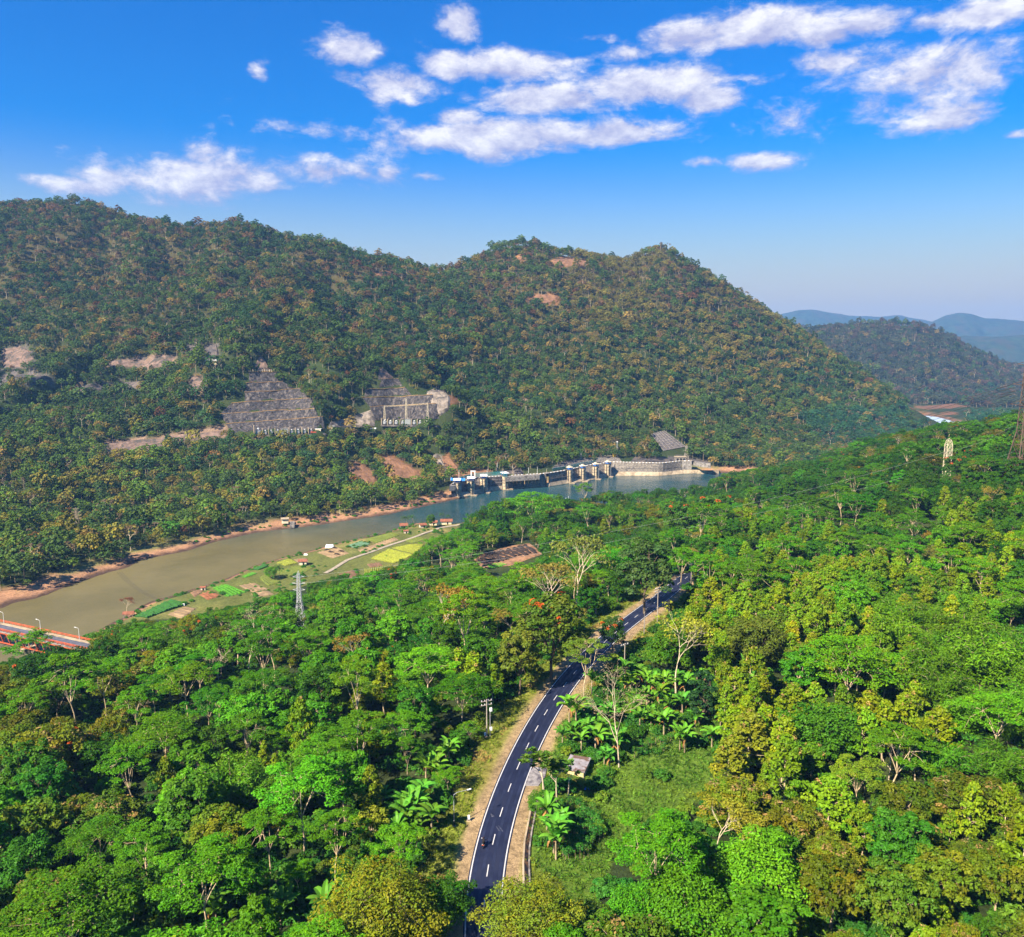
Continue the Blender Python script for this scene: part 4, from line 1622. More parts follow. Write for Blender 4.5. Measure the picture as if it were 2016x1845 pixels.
# how large each plant shows in the photo
for p in PLANTS:
    r, lo, hi = EXT[p['key']]
    u, v, fw = proj(p['x'], p['y'], p['z'] + .6 * hi * p['s'])
    p['u'], p['v'] = float(u), float(v)
    hw = float(FPX * r * p['s'] / fw)
    inx = -hw * .6 < p['u'] < 2016 + hw * .6 and p['v'] < 1845 + hw * .7
    p['size'] = hw if inx else 0.0
bans = [p for p in PLANTS if p.get('banana')]
trees = [p for p in PLANTS if not p.get('banana')]
trees.sort(key=lambda p: (-(p['size'] > 0 and bool(p['label'])), -(p['hero'] and p['size'] > 0), -p['size']))
INDIV = trees[:286] + bans
REST = trees[286:]

# -- hillsides across the river, far too many to count
g = np.random.default_rng(5)


def hill_tint(u, v, z, y, x, g):
    n = len(u)
    n1 = fbm(x / 60, y / 60, 3, 2)
    n2 = fbm(x / 22, y / 22, 2, 4)
    t = np.tile(np.array([.046, .092, .020]), (n, 1)) * g.uniform(.6, 1.3, (n, 1))

    def blend(prob, col):
        k = (g.random(n) < prob)
        t[k] = np.array(col) * g.uniform(.7, 1.3, (k.sum(), 1))
    blend(sstep(n1, -.1, .35) * .75, (.070, .125, .018))
    blend(sstep(fbm(x / 90 + 7, y / 90, 3, 5), .0, .35) * .7, (.030, .078, .024))
    crest = sstep(z, 100, 230)
    blend(crest * (.16 + .42 * n2), (.125, .078, .040))
    blend(sstep(u, 1000, 1200) * (1 - sstep(u, 1500, 1750)) * (1 - sstep(v, 700, 800)) * (.45 + .9 * n1), (.135, .135, .028))
    blend(.16 + .25 * n2, (.125, .112, .026))
    blend(np.full(n, .05), (.19, .15, .04))
    low = sstep(v, 820, 900) * (u < 900)
    blend(low * (.38 + .3 * n1), (.075, .140, .016))
    blend(low * .22, (.150, .150, .024))
    t *= np.array([1.35, 1.2, 1.0])
    vf = (x > 380) & (z < 30)
    blend(vf * .75, (.035, .100, .040))
    blend(np.full(n, .007), (.16, .07, .025))
    blend((y > 1640) * .8, (.060, .072, .034))
    blend((y > 1640) * .22, (.115, .075, .045))
    return t


fx, fy_, fs_ = [], [], []
for (y0, y1, s, sc) in [(330, 720, 6.0, .9), (720, 1100, 5.8, .9), (1100, 1500, 6.4, 1.0), (1640, 2700, 10.0, 1.4)]:
    a, b = scatter(-1150, 1750, y0, y1, s, g)
    fl = np.interp(a, far_line[:, 0], far_line[:, 1], left=far_line[0, 1] - 8)
    lim = np.where(a < 245, fl + 6, 740 + (a - 245) * .1)
    ok = (np.abs(a) < b * .82 + 60) & (b > lim) & (b > y0) & (b <= y1)
    if y0 > 1600:
        ok &= (a > 500)
    a, b = a[ok], b[ok]
    ok = ~blocked(a, b)
    a, b = a[ok], b[ok]
    fx.append(a)
    fy_.append(b)
    fs_.append(np.full(len(a), sc))
fx, fy_, fs_ = np.concatenate(fx), np.concatenate(fy_), np.concatenate(fs_)
fz = H(fx, fy_)
fu, fv, ffw = proj(fx, fy_, fz + 2.5)
keep = np.ones(len(fx), bool)
for poly, kind in BARE:
    keep &= ~(inside(poly, fu, fv) & (fy_ < 1500))
FARVIEW = [(1782, 796), (1890, 792), (1905, 806), (1890, 840), (1840, 838), (1800, 824)]
keep &= ~((inside(FARVIEW, fu, fv) | inside(FARVIEW, *proj(fx, fy_, fz + 9)[:2])) & (fy_ > 900))
for k_, poly in enumerate(CUTS):
    inn = inside(poly, fu, fv) & (fy_ < 1000)
    stay = inn & (g.random(len(fx)) < (.24 if k_ < 2 else .05))
    fs_[stay] *= .36
    keep &= ~(inn & ~stay)
fu2, fv2, _ = proj(fx, fy_, fz + 7)
for poly in CUTS[:2]:
    hid = inside([(a_, min(b_, 850)) for a_, b_ in poly], fu2, fv2) & (fy_ < 1000)
    fs_[hid] *= .5
    keep &= ~(hid & (g.random(len(fx)) < .5))
# thin the crests a little so that bare ground shows between the trees
keep &= g.random(len(fx)) > .22 * sstep(fz, 120, 240) + .05
fx, fy_, fs_, fz, fu, fv = [q[keep] for q in (fx, fy_, fs_, fz, fu, fv)]
ft = hill_tint(fu, fv, fz, fy_, fx, g)
fk = np.where(g.random(len(fx)) < .09, 4 + g.integers(0, 2, len(fx)), g.integers(0, 4, len(fx)))
FARKEYS = ['far0', 'far1', 'far2', 'far3', 'farbare0', 'farbare1']
fsc = fs_ * np.clip(np.exp(g.normal(-.05, .30, len(fx))), .45, 1.8)
ft[fk >= 4] = np.array([.17, .115, .06]) * g.uniform(.7, 1.3, ((fk >= 4).sum(), 1))

# ---- single plants as objects
FIRST = {}
GROUPS = {'tree': "trees of the roadside forest", 'bamboo': "bamboo clumps of the roadside forest", 'banana plant': "banana plants", 'palm': "coconut palms"}


def stand(p, name=None, cat=None):
    sp = species(p['key'])
    nm, ct, look = SPECIES[sp]
    root = empty(name or nm, (p['x'], p['y'], p['z'] - .1), p['rot'], p.get('label'), cat or ct, GROUPS[cat or ct])
    root.scale = tuple(p['s'] * q for q in p.setdefault('sv', (RND.uniform(.88, 1.12), RND.uniform(.88, 1.12), RND.uniform(.85, 1.12) if not p.get('label') else 1.0)))
    w, c = PROTO[p['key']]
    stem = 'stem' if sp in ('bamboo', 'banana') else 'trunk'
    crown = {'bamboo': 'foliage', 'banana': 'leaves', 'palm': 'fronds'}.get(sp, 'crown')
    a = link(stem, w, root)
    b = link(crown, c, root)
    b["tint"] = [float(q) for q in p['tint']] + [1.0]
    FIRST.setdefault(p['key'], (a, b))
    p['root'] = root
    return root


for p in INDIV:
    stand(p)

# hillside trees that stand out one by one
HILL_ONES = [('farbare1', 699, 500, "bare fan-shaped tree on the saddle ridge"), ('farbare0', 834, 722, "grey leafless tree above the right rock cut"), ('farbare1', 1090, 725, "two-stemmed bare tree low on the peaked hill"),
             ('farbare0', 1530, 715, "pale bare tree high on the right flank of the hill"), ('farbare1', 338, 785, "pale flat-crowned tree left of the terraced rock face"), ('farbare0', 310, 790, "yellowish thin tree left of the pale flat-crowned tree"),
             ('farbare1', 60, 1000, "large dry tree above the left end of the river"), ('farbare0', 235, 1035, "tall dry tree on the far bank right of the small pylon"), ('far0', 336, 1050, "bright green round tree at the water's far edge"),
             ('far2', 420, 905, "orange-tinted tree below the pink rock band"), ('far1', 183, 1085, "yellow-green round tree by the far river bank"), ('far3', 1245, 745, "narrow dark tree on the lower slope"), ('farbare0', 1010, 930, "bare tree on the earth mound")]
for key, u, v, lab in HILL_ONES:
    x, y, z = at(u, v, 3)
    col = {'far0': (.07, .22, .015), 'far2': (.30, .16, .04), 'far1': (.17, .17, .02), 'far3': (.03, .07, .02)}.get(key, (.19, .13, .07))
    stand(dict(key=key, x=x, y=y, z=z, s=1.25, rot=RND.uniform(0, 6), tint=col, label=lab))


def instancer(name, keys, x, y, z, s, rot, tint, kind):
    """one object: many plants set by geometry nodes on the points of a mesh"""
    me = bpy.data.meshes.new(name)
    n = len(x)
    me.vertices.add(n)
    me.vertices.foreach_set("co", np.stack([x, y, z], 1).astype(np.float32).ravel())
    a = me.attributes.new("turn", 'FLOAT', 'POINT')
    a.data.foreach_set("value", np.asarray(rot, np.float32))
    gs = np.random.default_rng(n)
    a = me.attributes.new("scale", 'FLOAT_VECTOR', 'POINT')
    a.data.foreach_set("vector", (np.asarray(s)[:, None] * gs.uniform([.86, .86, .8], [1.14, 1.14, 1.16], (n, 3))).astype(np.float32).ravel())
    a = me.attributes.new("sort", 'INT', 'POINT')
    a.data.foreach_set("value", np.asarray(kind, np.int32))
    a = me.attributes.new("tint", 'FLOAT_COLOR', 'POINT')
    a.data.foreach_set("color", np.concatenate([np.asarray(tint), np.ones((n, 1))], 1).astype(np.float32).ravel())
    me.materials.append(FOL)
    o = link(name, me)
    t = bpy.data.node_groups.new(name, 'GeometryNodeTree')
    t.interface.new_socket("Geometry", in_out='INPUT', socket_type='NodeSocketGeometry')
    t.interface.new_socket("Geometry", in_out='OUTPUT', socket_type='NodeSocketGeometry')
    N, L = t.nodes, t.links
    gi, go = N.new('NodeGroupInput'), N.new('NodeGroupOutput')

    def attr(nm, ty):
        q = N.new('GeometryNodeInputNamedAttribute')
        q.data_type = ty
        q.inputs[0].default_value = nm
        return [o_ for o_ in q.outputs if o_.enabled][0]
    join = N.new('GeometryNodeJoinGeometry')
    sortv, scv, tuv = attr("sort", 'INT'), attr("scale", 'FLOAT_VECTOR'), attr("turn", 'FLOAT')
    cx_ = N.new('ShaderNodeCombineXYZ')
    L.new(tuv, cx_.inputs[2])
    for i, k in enumerate(keys):
        cmp = N.new('FunctionNodeCompare')
        cmp.data_type = 'INT'
        cmp.operation = 'EQUAL'
        ins = [q for q in cmp.inputs if q.enabled and q.type == 'INT']
        L.new(sortv, ins[0])
        ins[1].default_value = i
        jn = N.new('GeometryNodeJoinGeometry')
        for ob in FIRST[k]:
            oi = N.new('GeometryNodeObjectInfo')
            oi.transform_space = 'ORIGINAL'
            oi.inputs['Object'].default_value = ob
            L.new(oi.outputs['Geometry'], jn.inputs[0])
        ip = N.new('GeometryNodeInstanceOnPoints')
        L.new(gi.outputs[0], ip.inputs['Points'])
        L.new(cmp.outputs[0], ip.inputs['Selection'])
        L.new(jn.outputs[0], ip.inputs['Instance'])
        L.new(cx_.outputs[0], ip.inputs['Rotation'])
        L.new(scv, ip.inputs['Scale'])
        L.new(ip.outputs[0], join.inputs[0])
    L.new(join.outputs[0], go.inputs[0])
    md = o.modifiers.new("plants", 'NODES')
    md.node_group = t
    return tag(o, kind='stuff')


for k in PROTO:                                   # kinds that no single tree above uses yet
    if k not in FIRST and k not in ('bigleaf2', 'olive2', 'round3') and species(k) in ('umbrella', 'round', 'olive', 'teak', 'bigleaf', 'bamboo', 'flame', 'bare', 'sparse'):
        q = next((p for p in REST if p['key'] == k), None)
        if q:
            REST.remove(q)
            INDIV.append(q)
            stand(q)
NKEYS = [k for k in FIRST if species(k) in ('umbrella', 'round', 'olive', 'teak', 'bigleaf', 'bamboo', 'flame', 'bare', 'sparse', 'column', 'rosette', 'palm')]
REST = [p for p in REST if p['key'] in NKEYS]
keys = NKEYS + FARKEYS
instancer("forest", keys,
          np.concatenate([[p['x'] for p in REST], fx]), np.concatenate([[p['y'] for p in REST], fy_]), np.concatenate([[p['z'] - .1 for p in REST], fz - .1]),
          np.concatenate([[p['s'] for p in REST], fsc]), np.concatenate([[p['rot'] for p in REST], g.uniform(0, 6.28, len(fx))]),
          np.concatenate([[p['tint'] for p in REST], ft]), np.concatenate([[NKEYS.index(p['key']) for p in REST], fk + len(NKEYS)]))
print("PLANTS", len(INDIV), len(REST), len(fx))

# ---- undergrowth between the trunks, cassava patch
for key, nm in (('shrub0', 'shrub'), ('shrub1', 'shrub'), ('cassava0', 'cassava_plant')):
    u, v = {'shrub0': (1068, 1660), 'shrub1': (1185, 1545), 'cassava0': (1140, 1620)}[key]
    x, y, z = at(u, v)
    root = empty(nm, (x, y, z - .05), 0, {'shrub0': "low green shrub beside the concrete drain", 'shrub1': "leafy shrub behind the concrete hut",
                                           'cassava0': "thin-stemmed cassava plant at the front of the meadow plot"}[key], {'cassava0': 'crop plant'}.get(key, 'shrub'))
    w, c = PROTO[key]
    a, b = link('stem', w, root), link('leaves', c, root)
    b["tint"] = list(TINT['cassava' if key == 'cassava0' else 'shrub']) + [1.0]
    FIRST[key] = (a, b)
x, y = scatter(-230, 330, 74, 330, 2.9, g)
ok = (np.abs(x) < y * .7 + 12)
x, y = x[ok], y[ok]
ok = ~blocked(x, y)
md_ = inside(MEADOWW, x, y)
ok &= ~md_ | (g.random(len(x)) < .10)
ok &= inside(MEADOWW, x, y) | (seg_dist(road_line, x, y) < 16) | (g.random(len(x)) < np.where(y < 150, .8, .42))
x, y = x[ok], y[ok]
n = len(x)
tn = np.array([tint_for('shrub', g) for _ in range(n)])
k = g.random(n) < .25
tn[k] = tn[k] * np.array([2.2, 1.25, 1.0])
kd = g.integers(0, 2, n)
sc = g.uniform(.55, 1.25, n)
# bushes along the edges of the fields, on the banks and round the meadow
ex, ey = scatter(-200, 160, 330, 640, 3.2, g)
db = seg_dist(RIVER, ex, ey, True)
e = ~inside(RIVER, ex, ey) & (db > 3) & ((db < 9) | (inside(FIELDW, ex, ey) & (vnoise(ex / 14, ey / 14, 2) > .2))) & (g.random(len(ex)) < .35) & (seg_dist(far_w[20:30], ex, ey) > 36)
ex, ey = ex[e], ey[e]
x, y = np.concatenate([x, ex]), np.concatenate([y, ey])
n2 = len(ex)
tn = np.concatenate([tn, np.array([tint_for('shrub', g, 1.3) for _ in range(n2)]).reshape(-1, 3)])
kd, sc = np.concatenate([kd, g.integers(0, 2, n2)]), np.concatenate([sc, g.uniform(.35, .8, n2)])
instancer("undergrowth", ['shrub0', 'shrub1'], x, y, H(x, y) - .05, sc, g.uniform(0, 6.28, len(x)), tn, kd)
CASPX = [(1075, 1640), (1085, 1600), (1130, 1585), (1175, 1600), (1190, 1640), (1150, 1700), (1100, 1690)]
CASW = [at(u, v)[:2] for u, v in CASPX]
x, y = scatter(0, 40, 95, 190, 1.35, g)
extra = [at(u, v)[:2] for (u, v) in [(1280, 1470), (1290, 1462), (1265, 1475), (1300, 1470), (1310, 1480), (1275, 1485), (1320, 1462), (1250, 1490)]]
ok = inside(CASW, x, y)
x, y = np.concatenate([x[ok], [q[0] for q in extra]]), np.concatenate([y[ok], [q[1] for q in extra]])
instancer("cassava_crop", ['cassava0'], x, y, H(x, y), g.uniform(.8, 1.2, len(x)), g.uniform(0, 6, len(x)), np.array([tint_for('cassava', g) for _ in x]), np.zeros(len(x)))
# ------------------------------------------------------------------ materials of built things
ASPH = material("asphalt", (.012, .015, .036), .6, .22, .35, dark=(.019, .022, .044), dscale=.12, spec=.25)
PAINT = material("road_paint", (.52, .50, .47), .7, .12, 2.0)
CONC = material("weathered_concrete", (.25, .22, .185), .9, .25, .8, .03, dark=(.11, .095, .08), dscale=.35)
CONCD = material("dark_stained_concrete", (.060, .052, .052), .9, .35, .35, .05, dark=(.18, .15, .12), dscale=.22)
CONCL = material("pale_concrete", (.40, .31, .20), .9, .2, .5, .03, dark=(.24, .18, .11), dscale=.15)
STONE = material("pitched_stone", (.20, .17, .135), .95, .5, 1.1, .12, dark=(.10, .088, .078), dscale=.5)
CREAM = material("cream_paint", (.62, .52, .34), .8, .15, 1.0)
WHITE = material("white_paint", (.75, .74, .70), .6, .08, 2.0)
GREY = material("grey_steel", (.34, .34, .33), .5, .15, 2.0, metallic=.3)
DARKST = material("dark_steel", (.06, .055, .05), .6, .2, 2.0)
RUST = material("rusty_steel", (.10, .06, .04), .8, .3, 1.0)
BLUE = material("blue_paint", (.03, .20, .62), .6, .2, .8)
BLUEG = material("blue_green_mesh", (.03, .20, .20), .7, .2, .8)
RED = material("red_oxide_paint", (.42, .085, .03), .7, .25, .8)
WOODP = material("grey_wood", (.32, .27, .21), .9, .2, 1.0)
BLACK = material("black_paint", (.012, .012, .014), .5, .2, 3.0)
TILE = material("red_roof_tile", (.24, .085, .045), .9, .3, 1.2)
YELP = material("yellow_paint", (.75, .50, .02), .7, .1, 1.0)
WIREM = material("wire", (.05, .05, .05), .6, .1, 1.0)
WIREL = material("bright_wire", (.42, .42, .38), .5, .1, 1.0)
EARTH = material("bare_soil", (.20, .10, .05), 1.0, .3, .25, .08)
ROCKG = material("grey_rock", (.058, .050, .047), .95, .5, .35, .25, dark=(.13, .10, .08), dscale=.12)
ROCKP = material("pink_rock", (.17, .11, .08), .95, .4, .3, .25, dark=(.07, .058, .045), dscale=.12)
ROCKL = material("pale_rock", (.23, .185, .14), .95, .4, .25, .3, dark=(.09, .075, .06), dscale=.1)
LEDGE = material("dry_grass_ledge", (.22, .13, .05), 1.0, .35, .3, .1)


def rock_streaks():
    """cut rock stained in steep streaks"""
    m = bpy.data.materials.new("streaked_cut_rock")
    m.use_nodes = True
    nt = m.node_tree
    b = NB(nt)
    p = nt.nodes['Principled BSDF']
    t = b.new('ShaderNodeTexCoord').outputs['Object']
    sv = b.vm('MULTIPLY', t, (.42, .42, .035))
    n1 = b.noise(sv, 1.0, 5.0, .6, .4)
    n2 = b.noise(t, .4, 6.0, .65)
    c = b.mix(b.step(n2, .35, .65), (.014, .012, .013), (.060, .050, .046))
    c = b.mix(b.step(n1, .50, .66), c, (.135, .11, .09))
    c = b.mix(b.step(b.noise(b.vm('MULTIPLY', t, (1.3, 1.3, .03)), 1.0, 2.0), .68, .74), c, (.25, .21, .17))
    nt.links.new(c, p.inputs['Base Color'])
    p.inputs['Roughness'].default_value = .95
    bn = b.new('ShaderNodeBump')
    bn.inputs['Distance'].default_value = .5
    nt.links.new(b.noise(t, .8, 6.0, .7), bn.inputs['Height'])
    nt.links.new(bn.outputs[0], p.inputs['Normal'])
    return m


STREAK = rock_streaks()


def strip(name, line, half0, half1, z, mat, parent=None, thick=.12):
    """a band along a line of (x, y, nx, ny) between two offsets"""
    n = len(line)
    v, f = [], []
    for (x, y, nx, ny) in line:
        zz = z if not callable(z) else float(z(x, y))
        for o, dz in ((half0, -thick), (half0, 0), (half1, 0), (half1, -thick)):
            v.append((x + nx * o, y + ny * o, zz + dz))
    for i in range(n - 1):
        for j in range(3):
            f.append((i * 4 + j, (i + 1) * 4 + j, (i + 1) * 4 + j + 1, i * 4 + j + 1))
    return link(name, mesh(name, v, [q[::-1] for q in f], mat), parent)


# ------------------------------------------------------------------ road, markings
rline = [(RC[i][0], RC[i][1], RN[i][0], RN[i][1]) for i in range(len(RC))]
road = tag(strip("road", rline, -RHW - .3, RHW + .3, ROADZ, ASPH), kind='structure')
for sgn, nm in ((-1, "edge_line"), (1, "edge_line")):
    strip(nm, rline, sgn * RHW - .1, sgn * RHW + .1, ROADZ + .012, PAINT, road, .004)
wear = material("tyre_worn_asphalt", (.019, .023, .047), .5, .3, .5, dark=(.013, .016, .036), dscale=.2)
for o_ in (-2.05, -.75, .75, 2.05):
    strip("worn_track", rline, o_ - .24, o_ + .24, ROADZ + .006, wear, road, .002)
dm = MB()
acc_ = 0.0
per, dl_ = 8.6, 3.1
start = 3.3
for i in range(len(RC) - 3):
    s_ = i * 1.5
    ph = (s_ - start) % per
    if ph < 1.5:
        # one dash from here
        x0, y0 = RC[i] - RT[i] * ph
        tx_, ty_ = RT[i + 1]
        nx_, ny_ = RN[i + 1]
        q = [(x0 + tx_ * a + nx_ * b, y0 + ty_ * a + ny_ * b, ROADZ + .012) for a, b in ((0, -.085), (0, .085), (dl_, .085), (dl_, -.085))]
        m1 = MB()
        m1.add(q, [(0, 1, 2, 3)])
        m1.build("lane_dash", PAINT, road)
# pale scuffs where loads were dragged over the tarmac
sc_m = material("scuffed_asphalt", (.07, .075, .10), .8, .4, 1.5)
mk = MB()
for (u, v, u2, v2, w) in [(977, 1627, 983, 1636, .12), (981, 1625, 990, 1637, .10), (966, 1602, 971, 1608, .3)]:
    a, b = Vector(onZ(u, v, ROADZ + .008)), Vector(onZ(u2, v2, ROADZ + .008))
    nn = (b - a).cross(Vector((0, 0, 1))).normalized() * w
    mk.add([a - nn * .3, a + nn * .3, b + nn, b - nn], [(0, 1, 2, 3)])
mk.build("scuff_mark", sc_m, road)

# concrete drain right of the road
LK = [(1049, 1566), (1046.7, 1583), (1038, 1629), (1032.6, 1656), (1030, 1700), (1031, 1745)]
RK = [(1056.5, 1577), (1054.5, 1597), (1046.7, 1637.5), (1042.5, 1669), (1041.5, 1700), (1043, 1745)]
drain = empty("concrete_drain", onZ(1040, 1640, ROADZ - .3), 0, "open concrete drain channel running along the right verge", "drain")
lk = [Vector(onZ(u, v, ROADZ + .02)) for u, v in LK]
rk = [Vector(onZ(u, v, ROADZ + .02)) for u, v in RK]


def kerb(name, pts, w, z0, z1, mat, parent, org):
    v, f = [], []
    for i, p in enumerate(pts):
        t = (pts[min(i + 1, len(pts) - 1)] - pts[max(i - 1, 0)]).normalized()
        nn = Vector((-t.y, t.x, 0)) * w / 2
        for q, z in ((p - nn, z0), (p - nn, z1), (p + nn, z1), (p + nn, z0)):
            v.append((q.x - org[0], q.y - org[1], z - org[2]))
    for i in range(len(pts) - 1):
        for j in range(4):
            f.append((i * 4 + j, i * 4 + (j + 1) % 4, (i + 1) * 4 + (j + 1) % 4, (i + 1) * 4 + j))
    f += [(0, 3, 2, 1), tuple(len(v) - 4 + j for j in range(4))]
    return link(name, mesh(name, v, f, mat), parent)


org = tuple(drain.location)
kerb("kerb", lk, .32, ROADZ - .6, ROADZ + .12, CONCL, drain, org)
kerb("kerb", rk, .28, ROADZ - .6, ROADZ + .12, CONC, drain, org)
mid = [(a + b) / 2 for a, b in zip(lk, rk)]
kerb("channel_bed", mid, .8, ROADZ - .5, ROADZ + .035, material("dark_drain_bed", (.012, .011, .010), .4, .3, 1.0, dark=(.10, .05, .02), dscale=1.2), drain, org)  # near-black bed with brown patches, just below the kerb tops

# paved apron and hut
ap = [onZ(u, v, ROADZ - .2) for u, v in [(1033, 1549), (1043, 1521), (1052, 1512), (1076, 1514), (1073, 1532), (1060, 1549)]]
m1 = MB()
m1.prism([(p[0], p[1]) for p in ap], ROADZ - .5, ROADZ + .06)
tag(m1.build("paved_apron", material("stained_paving", (.24, .215, .20), .9, .3, 1.2, .02, dark=(.07, .06, .07), dscale=.5)), "stained pale concrete apron between the road and the hut", "paving")
RZ = 35.3
bl, br, fr, fl_ = [Vector(onZ(u, v, RZ)) for u, v in [(1122.7, 1486.4), (1165, 1492.7), (1150, 1521), (1109, 1514)]]
cen = (bl + br + fr + fl_) / 4
wv = ((br - bl) + (fr - fl_)).normalized()
dv = Vector((-wv.y, wv.x, 0))
hw_, hd_ = ((br - bl).length + (fr - fl_).length) / 4, abs((bl - fl_).dot(dv) + (br - fr).dot(dv)) / 4
rz = atan2(wv.y, wv.x)
gz_ = float(H(cen.x, cen.y)) - .3
hut = empty("concrete_hut", (cen.x, cen.y, gz_), rz, "small cream concrete hut with stained flat slab roof beside the road", "hut")
roofm = material("stained_slab_roof", (.29, .26, .26), .95, .25, .9, .03, dark=(.13, .075, .05), dscale=.38)
m1 = MB()
m1.box((0, 0, RZ - gz_), (hw_ * 2, hd_ * 2, .22))
m1.build("roof", roofm, hut)
hh = RZ - .11 - gz_
wallm = material("cream_stained_wall", (.62, .50, .24), .9, .15, .8, .01, dark=(.40, .30, .14), dscale=.6)
wx, wy = hw_ * .86, hd_ * .86
for (cx0, cy0, sx, sy) in ((0, -wy, 2 * wx, .2), (0, wy, 2 * wx, .2), (-wx, 0, .2, 2 * wy - .2), (wx, 0, .2, 2 * wy - .2)):
    m1 = MB()
    m1.box((cx0, cy0, hh / 2), (sx, sy, hh))
    m1.build("wall", wallm, hut)
m1 = MB()
m1.box((0, -wy - .16, .12), (2 * wx + .3, .12, .24))
m1.build("plinth", CONC, hut)

# street lamp, marker posts, poles
def street_lamp(x, y, z, hgt, arm, az, label, black=True, group=None):
    t = empty("street_lamp", (x, y, z), az, label, "street lamp", group)
    m = MB()
    m.tube([(0, 0, 0 if not black else hgt * .16), (0, 0, hgt * .7), (0, 0, hgt * .93), (arm * .25, 0, hgt * .985), (arm, 0, hgt)], [.09, .075, .06, .05, .04], 6)
    m.build("pole", WHITE if not black else GREY, t)
    if black:
        m = MB()
        m.tube([(0, 0, -.3), (0, 0, hgt * .16)], .11, 6)
        m.build("painted_base", BLACK, t)
    m = MB()
    m.lathe((0, 0, -.3), [(.3, 0), (.3, .4), (.2, .45)], 8)
    m.build("footing", CONC, t)
    m = MB()
    m.box((arm + .3, 0, hgt + .02), (.75, .24, .12), ry=-.06)
    m.build("lamp_head", WHITE, t)
    return t


x, y, z = at(894, 1627)
street_lamp(x, y, z, 6.6, 2.6, .35, "single-arm street lamp with black painted base on the left verge")
for i, (u, v, lab) in enumerate([(923, 1616, "small white marker post on the left verge near the street lamp"), (955, 1451, "white marker block at the foot of the transformer pole")]):
    x, y, z = at(u, v)
    t = empty("marker_post", (x, y, z), 0, lab, "marker post")
    m = MB()
    m.box((0, 0, .06), (.75, .6, .2))
    m.build("base", CONCL, t)
    m = MB()
    m.box((0, 0, .6), (.42, .34, .9))
    m.build("post", WHITE, t)
    m = MB()
    m.box((0, 0, .26), (.46, .38, .2))
    m.build("band", BLACK, t)

POLES = {}


def utility_pole(key, u, v, vt, arms, label, mat=WOODP, az=0.0, gear=False):
    x, y, z = at(u, v)
    a, b = ray(u, vt)
    hgt = CAMZ + b * y - z
    t = empty("utility_pole", (x, y, z - .2), az, label, "utility pole", "utility poles along the road")
    m = MB()
    m.tube([(0, 0, -.5), (0, 0, hgt)], [.17, .11], 7)
    m.build("pole", mat, t)
    for k in range(arms):
        zz = hgt - .5 - k * .9
        m = MB()
        m.box((0, .14, zz), (2.6, .14, .16))
        m.build("crossarm", mat, t)
        for xo in (-1.15, -.4, .4, 1.15):
            m = MB()
            m.lathe((xo, .14, zz + .08), [(.06, 0), (.09, .08), (.05, .14), (.08, .2), (.03, .28)], 6)
            m.build("insulator", WHITE, t)
    if gear:
        m = MB()
        m.tube([(.8, 0, -.2), (.8, 0, hgt * .78)], [.1, .08], 6)
        m.build("side_post", GREY, t)
        for zz in (hgt * .72, hgt * .22):
            m = MB()
            m.box((.95, -.1, zz), (.5, .4, .8))
            m.build("switch_box", WHITE, t)
    POLES[key] = Vector((x, y, z - .2 + hgt - .2))
    return t


utility_pole('a', 958.5, 1451, 1375, 2, "wooden utility pole with crossarms and switch boxes on the left verge", gear=True, az=.4)
utility_pole('b', 1229, 1333, 1265, 1, "pale utility pole with crossarm above the banana plants", az=.6)
utility_pole('c', 1268, 1249, 1203, 0, "slim concrete pole beside the drain right of the upper road", az=.6, mat=CONC)
utility_pole('d', 1294, 1224, 1155, 3, "tall utility pole with three crossarms beside the upper road", az=.7)
utility_pole('e', 1173, 1213, 1171, 0, "short thin post at the forest edge left of the upper road", mat=CONC)
utility_pole('f', 1360, 1160, 1108, 1, "utility pole at the far end of the visible road", az=.7)


def wire(name, a, b, sag, r, mat, label, cat="cable", group=None, n=18):
    a, b = Vector(a), Vector(b)
    m = MB()
    m.tube([a + (b - a) * t - Vector((0, 0, 4 * sag * t * (1 - t))) - a for t in np.linspace(0, 1, n)], r, 4, False)
    return tag(m.build(name, mat, None, False, a), label, cat, group)


for (p, q, dz, lab) in [('d', 'b', 0, "upper wire between the crossarm poles right of the road"), ('d', 'b', -.8, "lower wire between the crossarm poles right of the road"), ('f', 'd', 0, "wire from the farthest pole to the three-armed pole")]:
    wire("power_line", POLES[p] + Vector((0, 0, dz)), POLES[q] + Vector((0, 0, dz)), .8, .03, WIREM, lab)


# ------------------------------------------------------------------ motorcycle and rider
mx, my, mz = onZ(952, 1666, ROADZ)
i0 = int(((RC - np.array([mx, my])) ** 2).sum(1).argmin())
maz = atan2(RT[i0][1], RT[i0][0]) - pi / 2
bike = empty("motorcycle", (mx, my, ROADZ + .004), maz, "dark motorcycle riding away along the left lane of the road", "motorcycle")
for yo in (-.62, .62):
    m = MB()
    rim = []
    for k in range(17):
        a = 2 * pi * k / 16
        rim.append((0, yo + .27 * cos(a), .30 + .27 * sin(a)))
    m.tube(rim, .055, 6, False)
    w_ = m.build("wheel", BLACK, bike)
    m = MB()
    for k in range(6):
        a = pi * k / 6
        m.tube([(0, yo - .25 * cos(a), .3 - .25 * sin(a)), (0, yo + .25 * cos(a), .3 + .25 * sin(a))], .012, 4)
    m.build("spokes", GREY, w_)
m = MB()
m.tube([(0, -.75, .78), (0, -.3, .76), (0, .05, .60), (0, .42, .72), (0, .55, .95)], [.07, .12, .15, .14, .07], 8)
m.tube([(0, -.1, .35), (0, .25, .35)], [.14, .13], 8)
m.tube([(.07, .62, .30), (.05, .50, .95)], .03, 5)
m.tube([(-.07, .62, .30), (-.05, .50, .95)], .03, 5)
m.tube([(.08, -.62, .30), (.06, .05, .42)], .03, 5)
